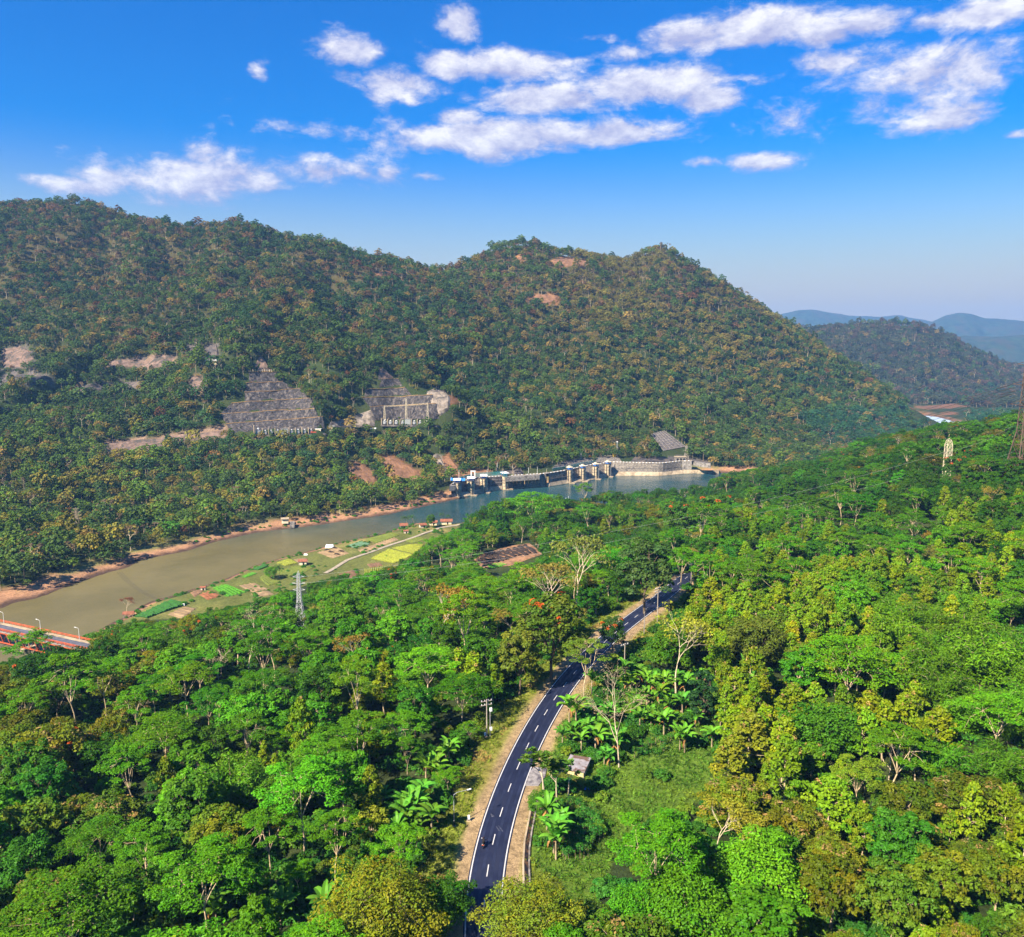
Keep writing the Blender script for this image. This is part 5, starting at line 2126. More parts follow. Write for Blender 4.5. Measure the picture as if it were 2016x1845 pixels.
m.tube([(-.08, -.62, .30), (-.06, .05, .42)], .03, 5)
m.build("body", material("maroon_fairing", (.06, .008, .008), .4, .2, 3.0), bike, True)
m = MB()
m.tube([(0, -.72, .84), (0, -.35, .86), (0, 0, .80)], [.09, .13, .10], 8)
m.build("seat", BLACK, bike, True)
m = MB()
m.tube([(-.34, .42, 1.02), (-.1, .5, 1.0), (.1, .5, 1.0), (.34, .42, 1.02)], .022, 5)
m.build("handlebar", GREY, bike)
for s_ in (-1, 1):
    m = MB()
    m.tube([(s_ * .26, .46, 1.02), (s_ * .34, .42, 1.2)], .012, 4)
    m.box((s_ * .36, .41, 1.24), (.14, .03, .09))
    m.build("mirror", WHITE, bike)
    m = MB()
    m.box((s_ * .16, -.82, .72), (.09, .06, .07))
    m.build("indicator", material("amber_lens", (.8, .4, .1), .4), bike)
m = MB()
m.box((0, -.86, .74), (.2, .08, .1))
m.build("tail_light", material("red_lens", (.6, .02, .02), .3), bike)
m = MB()
m.box((0, -.9, .55), (.22, .02, .14))
m.build("number_plate", BLACK, bike)
m = MB()
m.tube([(.13, -.75, .36), (.13, -.2, .3)], [.055, .04], 6)
m.build("exhaust", GREY, bike)


def skin_body(name, joints, bones, radii, mat, parent=None, sub=2, root=0):
    me = bpy.data.meshes.new(name)
    me.from_pydata([tuple(j) for j in joints], bones, [])
    me.materials.append(mat)
    o = link(name, me, parent)
    md = o.modifiers.new("skin", 'SKIN')
    md.use_smooth_shade = True
    for i, r in enumerate(radii):
        me.skin_vertices[0].data[i].radius = (r, r) if not hasattr(r, '__len__') else r
    me.skin_vertices[0].data[root].use_root = True
    sb = o.modifiers.new("sub", 'SUBSURF')
    sb.levels = sb.render_levels = sub
    return o


rider = empty("person", (mx, my, ROADZ + .004), maz, "rider in dark jacket and helmet sitting on the motorcycle", "person")
J = [(0, -.28, .95), (0, -.24, 1.12), (0, -.18, 1.34), (0, -.12, 1.47), (0, -.10, 1.56),
     (-.19, -.13, 1.42), (-.29, .08, 1.22), (-.31, .36, 1.08), (.19, -.13, 1.42), (.29, .08, 1.22), (.31, .36, 1.08),
     (-.12, -.22, .93), (-.24, .14, .78), (-.20, .02, .38), (.12, -.22, .93), (.24, .14, .78), (.20, .02, .38)]
Bn = [(0, 1), (1, 2), (2, 3), (3, 4), (2, 5), (5, 6), (6, 7), (2, 8), (8, 9), (9, 10), (0, 11), (11, 12), (12, 13), (0, 14), (14, 15), (15, 16)]
Rd = [.15, .15, .17, .08, .07, .085, .06, .045, .085, .06, .045, .10, .08, .055, .10, .08, .055]
skin_body("body", J, Bn, Rd, material("dark_jacket", (.018, .014, .014), .9, .2, 4.0), rider)
m = MB()
m.lathe((0, -.07, 1.54), [(.05, 0), (.11, .03), (.14, .10), (.14, .17), (.115, .24), (.06, .28), (.01, .29)], 12)
m.build("helmet", material("dark_helmet", (.03, .012, .012), .3, .1, 4.0), rider, True)
SKIN = material("skin", (.38, .22, .14), .6, .1, 4.0)
for s_ in (-1, 1):
    m = MB()
    m.tube([(s_ * .31, .36, 1.08), (s_ * .325, .43, 1.055)], [.045, .04], 6)
    for k in range(4):
        m.tube([(s_ * (.295 + .02 * k), .43, 1.06), (s_ * (.295 + .02 * k), .48, 1.055), (s_ * (.295 + .02 * k), .47, 1.01)], [.012, .011, .009], 5)
    m.tube([(s_ * .285, .41, 1.055), (s_ * .27, .455, 1.03)], [.012, .010], 5)
    m.build("hand", SKIN, rider, True)
    m = MB()
    m.tube([(s_ * .20, -.03, .32), (s_ * .20, .06, .32), (s_ * .20, .2, .29)], [.055, .06, .04], 6)
    m.build("shoe", WHITE, rider, True)


# ------------------------------------------------------------------ lattice towers
def lattice(m, h0, h1, w0, w1, n, r, br):
    """four legs and crossed bracing between two heights"""
    def cor(h):
        w = w0 + (w1 - w0) * (h - h0) / (h1 - h0)
        return [Vector((sx * w / 2, sy * w / 2, h)) for sx, sy in ((-1, -1), (1, -1), (1, 1), (-1, 1))]
    for i in range(n):
        a, b = cor(h0 + (h1 - h0) * i / n), cor(h0 + (h1 - h0) * (i + 1) / n)
        for j in range(4):
            k = (j + 1) % 4
            m.tube([a[j], b[k]], br, 3, False)
            m.tube([a[k], b[j]], br, 3, False)
            m.tube([b[j], b[k]], br, 3, False)


def tower(name, u, v, vtop, w0, w1, arms, label, mat, r=.11, waist=.62, n=(5, 7), base_z=None, group=None, az=0.0, ww=None):
    x, y, z = at(u, v)
    a, b = ray(u, vtop)
    hgt = CAMZ + b * y - z
    t = empty(name, (x, y, z - .3), az, label, "pylon", group)
    hw = hgt * waist
    ww = ww or w0 + (w1 - w0) * .75
    for sx, sy in ((-1, -1), (1, -1), (1, 1), (-1, 1)):
        m = MB()
        m.tube([(sx * w0 / 2, sy * w0 / 2, -.5), (sx * ww / 2, sy * ww / 2, hw), (sx * w1 / 2, sy * w1 / 2, hgt * .95), (0, 0, hgt)], [r * 1.3, r, r * .8, r * .5], 4)
        m.build("leg", mat, t)
    m = MB()
    lattice(m, 0, hw, w0, ww, n[0], r, r * .55)
    lattice(m, hw, hgt * .95, ww, w1, n[1], r, r * .5)
    tag(m.build("bracing", mat, t), kind='stuff')
    tips = []
    for (zf, half) in arms:
        m = MB()
        zz = hgt * zf
        for s_ in (-1, 1):
            for sy in (-1, 1):
                m.tube([(s_ * w1 * .5, sy * w1 * .5, zz), (s_ * half, 0, zz + half * .1)], r * .6, 3)
            m.tube([(s_ * w1 * .5, 0, zz + half * .35), (s_ * half, 0, zz + half * .1)], r * .6, 3)
            q = Vector((s_ * half, 0, zz + half * .1))
            q.rotate(Matrix.Rotation(az, 3, 'Z'))
            tips.append(Vector((x, y, z - .3)) + q)
        m.build("crossarm", mat, t)
    return t, tips


P1, tips1 = tower("lattice_pylon", 592, 1250, 1122, 5.0, .9, [(.90, 2.2), (.80, 2.6), (.70, 2.4)], "slender grey lattice pylon rising from the forest below the farm plots", material("galvanised_steel", (.46, .46, .44), .6, .1, 1.0), .10, .55, (6, 8), ww=1.5)
P2, tips2 = tower("lattice_pylon", 153, 1048, 998, 3.4, .9, [(.93, 1.8), (.80, 3.0), (.68, 3.4), (.56, 3.6)], "small white lattice pylon among trees on the far bank", CONCL, .10, .5, (4, 7))
P3, tips3 = tower("lattice_mast", 1863, 938, 862, 2.8, 1.8, [], "pale lattice mast with pointed top on the right hillside", CREAM, .13, .84, (6, 1), ww=2.7)
P3.scale = (1, 1, 1)
P4, tips4 = tower("transmission_tower", 2005, 952, 700, 11.0, 2.4, [(.93, 6), (.775, 7.5), (.62, 8)], "tall brown transmission tower cut off by the photo's right edge", RUST, .26, .42, (4, 9), az=.1, ww=3.8)
P5, tips5 = tower("lattice_pylon", 1351, 903, 876, 4.6, 1.2, [(.86, 2.2), (.62, 2.6)], "squat pale pylon at the foot of the ribbed slope", WOODP, .15, .6, (3, 3))
# conductors from the big tower over the valley
t4 = P4.location
hz4 = CAMZ + ray(2005, 700)[1] * t4.y - t4.z
k = 0
NTH = ["topmost", "second", "third", "fourth", "fifth", "sixth", "seventh", "lowest"]
for zf in (.775, .755, .73, .705, .68, .66, .56, .53):
    st = Vector((t4.x - 4 + .4 * k, t4.y + 5 - 1.2 * (k % 3), t4.z + hz4 * zf))
    en = Vector(onY(1354, 868 + 5.2 * k, 905 + 6 * (k % 2)))
    wire("power_line", st, en, 12, .085, WIREM, f"{NTH[k]} cable from the brown tower across the valley to the pale pylon", group="cables from the brown tower", n=26)
    k += 1
    if k < 5:
        m = MB()
        d_ = (en - st).normalized()
        m.tube([(0, 0, 0), tuple(d_ * 11 - Vector((0, 0, .55)))], .14, 5)
        tag(m.build("insulator_string", DARKST, None, False, st), f"dark insulator string on the {NTH[k-1]} valley cable at the brown tower", "insulator", "insulator strings on the brown tower")
t3 = P3.location
for i, (v0, zz, v4) in enumerate([(890, .62, 838), (917, .28, 890)]):
    a = Vector(onY(1860, v0, t3.y))
    b_ = tips1[i * 2 + 1]
    wire("power_line", a, b_, 7, .026, WIREL, ["upper", "lower"][i] + " pale cable from the hillside mast down to the grey pylon", n=30)
    c_ = Vector(onY(1995, v4, t4.y))
    wire("power_line", a, c_, 2, .026, WIREL, ["upper", "lower"][i] + " pale cable between the hillside mast and the brown tower", n=10)

# ------------------------------------------------------------------ red bridge
BZ = 13.5
ba, bb = Vector(onZ(0, 1234, BZ)), Vector(onZ(178, 1273, BZ))
bd = (bb - ba).normalized()
bn_ = Vector((-bd.y, bd.x, 0))
bend_ = bb + bd * 9
bst = ba - bd * 60
blen = (bend_ - bst).length
bridge = empty("road_bridge", tuple(bst), atan2(bd.y, bd.x), "red steel truss bridge carrying a road over the brown river", "bridge")
HW = 3.3
m = MB()
m.box((blen / 2, 0, -.25), (blen, 2 * HW, .5))
m.build("deck", CONC, bridge)
m = MB()
m.box((blen / 2, -.35, .03), (blen, 2 * HW - 2.6, .08))
m.build("carriageway", material("worn_asphalt", (.10, .10, .12), .9, .3, .5), bridge)
m = MB()
m.box((blen / 2, HW - .75, .09), (blen, 1.3, .2))
m.build("footway", CONCL, bridge)
for s_ in (-1, 1):
    m = MB()
    for zz in (.55, .85, 1.15):
        m.box((blen / 2, s_ * (HW + .02), zz), (blen, .12, .12 if zz < 1.1 else .2))
    m.build("railing", RED, bridge)
    for k in range(int(blen / 2.2)):
        m = MB()
        m.box((1 + k * 2.2, s_ * (HW + .02), .6), (.14, .16, 1.2))
        m.build("railing_post", RED, bridge)
    m = MB()
    m.box((blen / 2, s_ * HW * .9, -.75), (blen, .4, .45))
    m.box((blen / 2 - 5, s_ * HW * .9, -4.6), (blen - 10, .4, .4))
    m.build("chord", RED, bridge)
    for k in range(int((blen - 10) / 4)):
        x0 = k * 4.0
        m = MB()
        m.tube([(x0, s_ * HW * .9, -.9), (x0 + 2, s_ * HW * .9, -4.5), (x0 + 4, s_ * HW * .9, -.9)], .17, 4)
        m.build("truss_diagonal", RED, bridge)
m = MB()
ppx = (Vector(onZ(37, 1286, BZ - 6)) - bst).dot(bd)
m.box((ppx, 0, -5.4), (2.2, 2 * HW + 1.6, 1.0))
m.lathe((ppx, 1.8, -16), [(1.0, 0), (1.0, 10.2)], 12)
m.lathe((ppx, -1.8, -16), [(1.0, 0), (1.0, 10.2)], 12)
m.build("pier", CONCL, bridge)
m = MB()
m.box((blen - 1.5, 0, -4), (4, 2 * HW + 1, 7))
m.build("abutment", CONC, bridge)
for (u, v, lab) in [(7, 1228, "street lamp on the bridge cut by the photo's left edge"), (78, 1244, "middle street lamp standing on the red bridge"), (153, 1261, "street lamp at the landward end of the red bridge")]:
    p = Vector(onZ(u, v, BZ))
    s_ = (p - bst).dot(bd)
    q = bst + bd * s_ + bn_ * (HW - .25)
    street_lamp(q.x, q.y, BZ, 4.6, 1.5, atan2(bd.y, bd.x) + pi, lab, False, "lamps on the red bridge")
# ------------------------------------------------------------------ outlet works along the far bank
WL = [(870, 983), (900, 979.5), (922, 976.5), (970, 966.5), (1014, 961), (1082, 957.6), (1113, 952.5), (1162, 945.8), (1209.5, 936), (1302, 936.5), (1348, 932.3), (1374, 931.3), (1419, 931)]
TL = [(884, 955), (900, 950), (935, 941.5), (970, 939), (1004, 937), (1076, 932.6), (1113, 926.5), (1150, 918), (1202, 910), (1302, 912.5), (1340, 908), (1366, 908), (1400, 912)]
wl_ = np.array([onZ(u, v, 0.4) for u, v in WL])
tl_ = np.array([onZ(u, v, 12.0) for u, v in TL])
WU, TU = np.array([p[0] for p in WL]), np.array([p[0] for p in TL])


def wbase(u):
    return Vector((np.interp(u, WU, wl_[:, 0]), np.interp(u, WU, wl_[:, 1]), 1.2))


def wtop(u):
    return Vector((np.interp(u, TU, tl_[:, 0]), np.interp(u, TU, tl_[:, 1]), 12.0))


def inner(u, k=3.5):
    b, t = wbase(u), wtop(u)
    d_ = Vector((t.x - b.x, t.y - b.y, 0))
    L = max(d_.length, .1)
    return b + d_ / L * min(k, L * .55)


us = np.concatenate([np.arange(872, 1419, 6), [1419]])
m = MB()
for i, u in enumerate(us):
    b, q = wbase(u), inner(u)
    m.v += [(b.x, b.y, -2.5), (b.x, b.y, .5), (q.x, q.y, 3.6), (q.x, q.y + .5, -2.5)]
for i in range(len(us) - 1):
    for j in range(3):
        m.f.append((i * 4 + j, i * 4 + j + 1, (i + 1) * 4 + j + 1, (i + 1) * 4 + j))
APRON = m.build("apron", CONCL)
tag(APRON, "tan concrete apron along the waterline under the outlet walls", "apron")
m = MB()
for u in us[us < 1408]:
    t = wtop(u)
    d_ = (wtop(u) - wbase(u))
    d_.z = 0
    d_.normalize()
    m.v += [tuple(t + Vector((0, 0, .05))), tuple(t + d_ * 6 + Vector((0, 0, .05))), tuple(t + d_ * 6.2 + Vector((0, 0, -4)))]
n_ = len(m.v) // 3
for i in range(n_ - 1):
    for j in range(2):
        m.f.append((i * 3 + j, i * 3 + j + 1, (i + 1) * 3 + j + 1, (i + 1) * 3 + j))
tag(m.build("quay_road", CONC), kind='structure')


def quay_wall(u0, u1, mat, label, ledges=0, ledge_mat=None, panels=True):
    """one stretch of wall: leaning panels with recessed joints"""
    org = inner((u0 + u1) / 2)
    root = empty("outlet_wall", tuple(org), 0, label, "wall")
    n = max(2, int((u1 - u0) / 7))
    uu_ = np.linspace(u0, u1, n + 1)
    for i in range(n):
        a0, a1 = inner(uu_[i]), inner(uu_[i + 1])
        t0, t1 = wtop(uu_[i]), wtop(uu_[i + 1])
        gap = (a1 - a0) * .012
        m = MB()
        q = [a0 + gap, a1 - gap, t1 - gap, t0 + gap]
        back = Vector((0, 1.2, 0))
        v = [p - org for p in q] + [p + back - org for p in q]
        m.add(v, [(0, 1, 2, 3), (7, 6, 5, 4), (0, 4, 5, 1), (1, 5, 6, 2), (2, 6, 7, 3), (3, 7, 4, 0)])
        m.build("panel", mat, root)
    for k in range(ledges):
        f_ = (k + 1) / (ledges + 1)
        pts = []
        for u in uu_:
            p = inner(u).lerp(wtop(u), f_) - org
            pts.append(p + Vector((0, -.1, 0)))
        m = MB()
        m.tube(pts, .2, 4)
        m.build("ledge", ledge_mat or CONC, root)
    # capping kerb of alternate blocks
    n2 = max(3, int((u1 - u0) / 3.2))
    for i in range(n2):
        a, b = wtop(u0 + (u1 - u0) * (i + .1) / n2) - org, wtop(u0 + (u1 - u0) * (i + .8) / n2) - org
        m = MB()
        m.tube([a + Vector((0, .25, .3)), b + Vector((0, .25, .3))], .38, 4)
        m.build("kerb_block", WHITE if i % 2 else CONCL, root)
    return root


quay_wall(888, 1032, CONCD, "dark stained concrete wall behind the left four gate piers", 3)
quay_wall(1033, 1075, STONE, "short pale stone-pitched wall right of the dark concrete wall", 0)
quay_wall(1080, 1203, STONE, "grey stone wall behind the right four gate piers", 1, CONCD)
quay_wall(1204, 1342, STONE, "long pale curved stone wall at the lake's far end", 1, CONCD)
quay_wall(1343, 1362, CONC, "smooth cream concrete end block of the long stone wall", 0)
# dark gap built as a solid block, shade put into its near-black colour
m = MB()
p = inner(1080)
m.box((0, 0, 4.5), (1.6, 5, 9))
tag(m.build("drain_chute", material("shade_toned_concrete", (.03, .03, .03), .6, .2, 1.0), None, False, (p.x - 2.5, p.y + .3, -1)), "narrow dark chute between two stone walls", "chute")

PIERS = [(900, "gate pier nearest the wooded left bank"), (926.7, "second gate pier from the wooded left bank"), (952, "third gate pier from the left, right of the dark slot"), (995.5, "lone gate pier at the middle of the dark wall"),
         (1121, "leftmost gate pier of the right-hand row"), (1146.6, "second gate pier of the right-hand row"), (1172, "third gate pier of the right-hand row"), (1196, "rightmost gate pier of the right-hand row")]
pierm = material("streaked_pier_concrete", (.56, .44, .27), .9, .2, .5, .04, dark=(.20, .15, .10), dscale=.5)
for i, (u, lab) in enumerate(PIERS):
    c = inner(u, 3.0)
    d_ = wtop(u) - wbase(u)
    az = atan2(d_.y, d_.x) - pi / 2
    t = empty("gate_pier", (c.x, c.y, 0), az, lab + ", pale streaked concrete", "gate pier", "gate piers of the outlet works")
    w = 3.2 if i < 4 else 2.9
    hgt = 12.2
    m = MB()
    poly = [(w * sin(a), -w * .95 * cos(a)) for a in np.linspace(-pi / 2, pi / 2, 11)]
    poly = poly + [(w, 5.5), (-w, 5.5)]
    m.prism([(p[0], p[1] + 1.2) for p in poly], -2.5, hgt)
    m.build("body", pierm, t)
    for k in range(3):
        zz = 3.0 + 3.4 * k
        m = MB()
        m.prism([(p[0] * 1.03, p[1] * 1.04 + 1.2) for p in poly[:11]], zz, zz + .22)
        m.build("ring_band", CONC, t)
    m = MB()
    m.prism([(p[0] * 1.1, p[1] * 1.08 + 1.2) for p in poly], hgt, hgt + .5)
    m.build("cap", CONCD, t)
    for xo in (-1.2, 1.0):
        m = MB()
        m.box((xo, -1.95, hgt * .5), (.35, .25, hgt * .96))
        m.build("guide_slot", BLACK, t)
    for xo, yo in ((-2.2, -.6), (2.2, -.6), (-2.2, 3.4), (2.2, 3.4)):
        m = MB()
        m.box((xo, yo, hgt + 1.4), (.22, .22, 2.0))
        m.build("post", BLUE, t)
    m = MB()
    m.box((0, 1.2, hgt + 1.1), (2.6, 2.6, 1.1))
    m.build("hoist", BLUE, t)
    m = MB()
    if i < 4:
        m.box((0, 1.4, hgt + 2.6), (6.2, 5.6, .3), rx=.16)
    else:
        m.lathe((0, 1.4, hgt + 2.3), [(3.6, 0), (2.6, .55), (1.4, .75), (1.3, 1.3), (.1, 1.6)], 4)
    m.build("roof", WHITE if i < 4 else CREAM, t)
    m = MB()
    for xo in (-.35, .35):
        m.box((w + .15, .6 + xo, hgt * .5), (.1, .1, hgt))
    for k in range(16):
        m.box((w + .15, .6, .6 + k * .72), (.08, .7, .07))
    m.build("ladder", WHITE, t)
    # splayed step in front of the pier, at water level
    m = MB()
    m.prism([(-3.6, -2.2), (4.8, -4.6), (6.4, -2.0), (2.5, -.4), (-3.2, -.2)], -2.5, .75)
    m.build("splay_step", CONCL, t)
# ------------------------------------------------------------------ sheets that lie on the slope
def poly_patch(name, poly, mat, label=None, cat=None, lift=1.0, rough=1.2, nu=26, nv=16, seed=0, skirt=True, parent=None, org=None, wav=9.0):
    """rock or masonry lying on the hillside inside a photo outline; raised and roughened"""
    us_ = [p[0] for p in poly]
    vs_ = [p[1] for p in poly]
    u0, u1, v0, v1 = min(us_), max(us_), min(vs_), max(vs_)
    gu = np.linspace(u0, u1, nu + 1)
    pts, ok = {}, {}
    P_ = np.zeros((nu + 1, nv + 1, 3))
    I_ = np.zeros((nu + 1, nv + 1), bool)
    for i, u in enumerate(gu):
        # where this column enters and leaves the outline
        cr = []
        for k in range(len(poly)):
            a, b = poly[k], poly[(k + 1) % len(poly)]
            if (a[0] > u) != (b[0] > u):
                cr.append(a[1] + (b[1] - a[1]) * (u - a[0]) / (b[0] - a[0]))
        if len(cr) < 2:
            cr = [vs_[int(np.argmin(np.abs(np.array(us_) - u)))]] * 2
        t0, t1 = min(cr), max(cr)
        for j in range(nv + 1):
            P_[i, j] = at(u, t0 + (t1 - t0) * j / nv + .01)
    e = np.minimum(np.minimum(np.arange(nu + 1)[:, None], nu - np.arange(nu + 1)[:, None]) / max(1, nu * .12),
                   np.minimum(np.arange(nv + 1)[None, :], nv - np.arange(nv + 1)[None, :]) / max(1, nv * .15))
    e = np.clip(e, 0, 1)
    nz = fbm(P_[..., 0] / wav + seed, (P_[..., 2] + P_[..., 1] * .3) / wav, 4, seed % 6)
    off = (lift + rough * nz) * e - .8 * (1 - e)
    D_ = np.array([0, -.75, .66])
    P2_ = P_ + off[..., None] * D_
    o0 = P2_.reshape(-1, 3).mean(0) if org is None else np.array(org)
    f = []
    n = nv + 1
    for i in range(nu):
        for j in range(nv):
            f.append((i * n + j, i * n + j + 1, (i + 1) * n + j + 1, (i + 1) * n + j))
    o = link(name, mesh(name, (P2_ - o0).reshape(-1, 3), f, mat, False), parent, None if parent is not None else tuple(o0))
    if label:
        tag(o, label, cat)
    return o, P2_


ROCKS = [([(0, 682), (40, 679), (64, 690), (70, 718), (62, 728), (0, 727)], ROCKP, "pinkish grey rock face at the photo's left edge on the hill"),
         ([(0, 737), (60, 735), (90, 738), (115, 750), (80, 757), (0, 757)], ROCKG, "dark low rock band under the pinkish left rock face"),
         ([(203, 715), (262, 702), (318, 696), (352, 702), (350, 722), (290, 726), (215, 724)], ROCKP, "long reddish rock band on the left hillside"),
         ([(139, 762), (200, 752), (300, 750), (302, 763), (210, 769), (145, 771)], ROCKG, "thin grey rock band below the reddish one"),
         ([(360, 693), (372, 677), (384, 679), (394, 696), (372, 704)], ROCKG, "pointed grey crag left of the ledge house"),
         ([(397, 690), (404, 675), (426, 676), (432, 700), (428, 712), (403, 713)], ROCKG, "squat dark crag above the ledge house"),
         ([(372, 770), (376, 742), (388, 736), (398, 744), (405, 772), (388, 776)], ROCKP, "pale rock knob left of the terraced cut"),
         ([(173, 893), (205, 872), (300, 860), (440, 846), (457, 851), (430, 862), (335, 872), (322, 886), (230, 896)], ROCKP, "long orange-pink earth bank across the lower slope"),
         ([(685, 908), (700, 905), (718, 914), (738, 930), (745, 953), (705, 955), (690, 935)], EARTH, "reddish-brown bare slope above the wooded bank"),
         ([(742, 898), (765, 893), (800, 912), (830, 930), (832, 948), (775, 950), (752, 928)], EARTH, "dark red-brown bare slope left of the slide"),
         ([(866, 897), (882, 893), (900, 916), (910, 940), (896, 946), (882, 930)], EARTH, "red soil slide beside the pale chute"),
         ([(850, 896), (862, 892), (878, 918), (888, 945), (877, 942), (864, 920)], ROCKL, "pale stony chute running down beside the red slide"),
         ([(908, 932), (930, 922), (955, 923), (968, 934), (940, 942), (912, 944)], EARTH, "rough red earth bank behind the green fence"),
         ([(700, 815), (742, 800), (742, 842), (640, 845), (640, 832), (680, 822)], ROCKL, "pale rough rock left of the right terraced cut"),
         ([(838, 772), (855, 760), (872, 764), (888, 782), (888, 806), (866, 822), (850, 800)], ROCKL, "tall pale craggy rock right of the terraced cut"),
         ([(1036, 592), (1060, 578), (1102, 582), (1098, 598), (1050, 600)], EARTH, "orange landslip scar in the middle of the peaked hill"),
         ([(1082, 514), (1110, 506), (1150, 512), (1164, 521), (1110, 526)], EARTH, "orange bare scar just below the hill's peak"),
         ([(1018, 508), (1030, 502), (1040, 510), (1026, 515)], EARTH, "small orange scar near the hilltop"),
         ([(730, 538), (768, 532), (776, 545), (742, 546)], EARTH, "orange bare scar below the saddle ridge"),
         ([(1660, 594), (1676, 588), (1690, 592), (1676, 599)], EARTH, "small reddish scar high on the right ridge"),
         ([(1238, 912), (1251, 897), (1276, 896), (1312, 900), (1330, 908), (1312, 913)], ROCKG, "rounded bare grey rock above the long stone wall"),
         ([(976, 936), (992, 918), (1006, 910), (1018, 913), (1034, 934), (1020, 937)], ROCKG, "stepped grey rock mound above the dark wall")]
for i, (poly, mt, lab) in enumerate(ROCKS):
    poly_patch({EARTH: "earth_scar", ROCKL: "rock_face"}.get(mt, "rock_face"), poly, mt, lab, "earth bank" if mt is EARTH else "rock", 1.0, 1.8, 24, 12, i)


# ---- terraced cuts: each step a leaning face with a grassy ledge on its lip
def terraced_cut(tiers, label, pipes=()):
    b0 = Vector(at(*tiers[-1][3]))
    root = empty("terraced_rock_cut", tuple(b0), 0, label, "rock cut")
    for k, (TLp, TRp, BRp, BLp) in enumerate(tiers):
        nu, nv = max(6, int((BRp[0] - BLp[0]) / 6)), 6
        v, f = [], []
        lip = []
        for i in range(nu + 1):
            s_ = i / nu
            pt = Vector(at(TLp[0] + (TRp[0] - TLp[0]) * s_, TLp[1] + (TRp[1] - TLp[1]) * s_))
            pb = Vector(at(BLp[0] + (BRp[0] - BLp[0]) * s_, BLp[1] + (BRp[1] - BLp[1]) * s_))
            pt = pt + Vector((0, -3.2, .6 + 1.1 * float(fbm(np.array(s_ * 5.0 + k), np.array(k * 2.3), 3, 2))))
            pb = pb + Vector((0, -.9, -.6))
            lip.append(pt - b0)
            for j in range(nv + 1):
                q = pb.lerp(pt, j / nv)
                q.y -= 2.0 * float(fbm(np.array(q.x / 4.5), np.array(q.z / 9.0), 3, k % 6)) * (1 if 0 < j < nv else .5)
                v.append(tuple(q - b0))
            v.append(tuple(pt + Vector((0, 6, .25)) - b0))
        n = nv + 2
        for i in range(nu):
            for j in range(n - 1):
                f.append((i * n + j, (i + 1) * n + j, (i + 1) * n + j + 1, i * n + j + 1))
        face = link("rock_step", mesh("rock_step", v, f, STREAK if k else ROCKP), root)
        m = MB()
        m.tube([p + Vector((0, .1, .1 + .25 * float(vnoise(np.array(p.x / 4), np.array(k + .5), 2)))) for p in lip], .42, 5)
        m.build("ledge", LEDGE, face)
    for (u, v_) in pipes:
        p = Vector(at(u, v_)) + Vector((0, -3.0, .3)) - b0
        m = MB()
        m.tube([p, p + Vector((0, -2.4, -.2))], .28, 6)
        m.build("drain_pipe", BLACK, root)
    return root


q1 = lambda x, y: (409.5 + .1458 * x, 682.5 + .1458 * y)
CUT1 = [[q1(700, 140), q1(740, 140), q1(860, 320), q1(600, 325)], [q1(565, 355), q1(930, 350), q1(960, 470), q1(560, 480)],
        [q1(525, 492), q1(1020, 480), q1(1200, 575), q1(505, 605)], [q1(505, 622), q1(1260, 580), q1(1390, 690), q1(495, 745)],
        [q1(330, 765), q1(1400, 695), q1(1450, 830), q1(160, 905)], [q1(160, 915), q1(1450, 840), q1(1500, 950), q1(260, 1035)],
        [q1(260, 1045), q1(1560, 955), q1(1580, 1110), q1(330, 1165)]]
terraced_cut(CUT1, "left terraced rock cut, dark stepped face of seven benches", [q1(745, 890), q1(880, 884), q1(1010, 876), q1(1137, 868), q1(1260, 858), q1(1383, 850)])
q2 = lambda x, y: (656.25 + .1302 * x, 708.75 + .1302 * y)
CUT2 = [[q2(700, 140), q2(760, 140), q2(930, 270), q2(680, 290)], [q2(740, 300), q2(990, 290), q2(1050, 390), q2(690, 400)], [q2(500, 450), q2(1090, 425), q2(1190, 520), q2(470, 545)],
        [q2(440, 575), q2(1500, 545), q2(1560, 650), q2(560, 700)], [q2(560, 715), q2(1560, 660), q2(1600, 880), q2(640, 900)]]
terraced_cut(CUT2, "right terraced rock cut, stepped streaked face above a white switchyard", [q2(880, 720), q2(990, 712), q2(1100, 704), q2(1410, 682)])


# ---- ribbed slope protection
def ribbed(poly4, nu, nv, label, mat=CONCD, rib=CONC, lift=.6):
    tl__, tr__, br__, bl__ = poly4
    G = np.zeros((nu + 1, nv + 1, 3))
    for i in range(nu + 1):
        for j in range(nv + 1):
            s_, t_ = i / nu, j / nv
            u = (tl__[0] * (1 - s_) + tr__[0] * s_) * (1 - t_) + (bl__[0] * (1 - s_) + br__[0] * s_) * t_
            v_ = (tl__[1] * (1 - s_) + tr__[1] * s_) * (1 - t_) + (bl__[1] * (1 - s_) + br__[1] * s_) * t_
            G[i, j] = np.array(at(u, v_)) + np.array([0, -.75, .66]) * lift
    org = G.reshape(-1, 3).mean(0)
    root = empty("ribbed_slope", tuple(org), 0, label, "retaining slope")
    n = nv + 1
    f = [(i * n + j, i * n + j + 1, (i + 1) * n + j + 1, (i + 1) * n + j) for i in range(nu) for j in range(nv)]
    link("face", mesh("face", (G - org).reshape(-1, 3), f, mat), root)
    for j in range(nv + 1):
        m = MB()
        m.tube([Vector(G[i, j] - org) + Vector((0, -.15, .15)) for i in range(nu + 1)], .3, 4)
        m.build("rib", rib, root)
    for i in range(0, nu + 1):
        m = MB()
        m.tube([Vector(G[i, j] - org) + Vector((0, -.15, .15)) for j in range(nv + 1)], .2, 4)
        m.build("rib", rib, root)
    return root


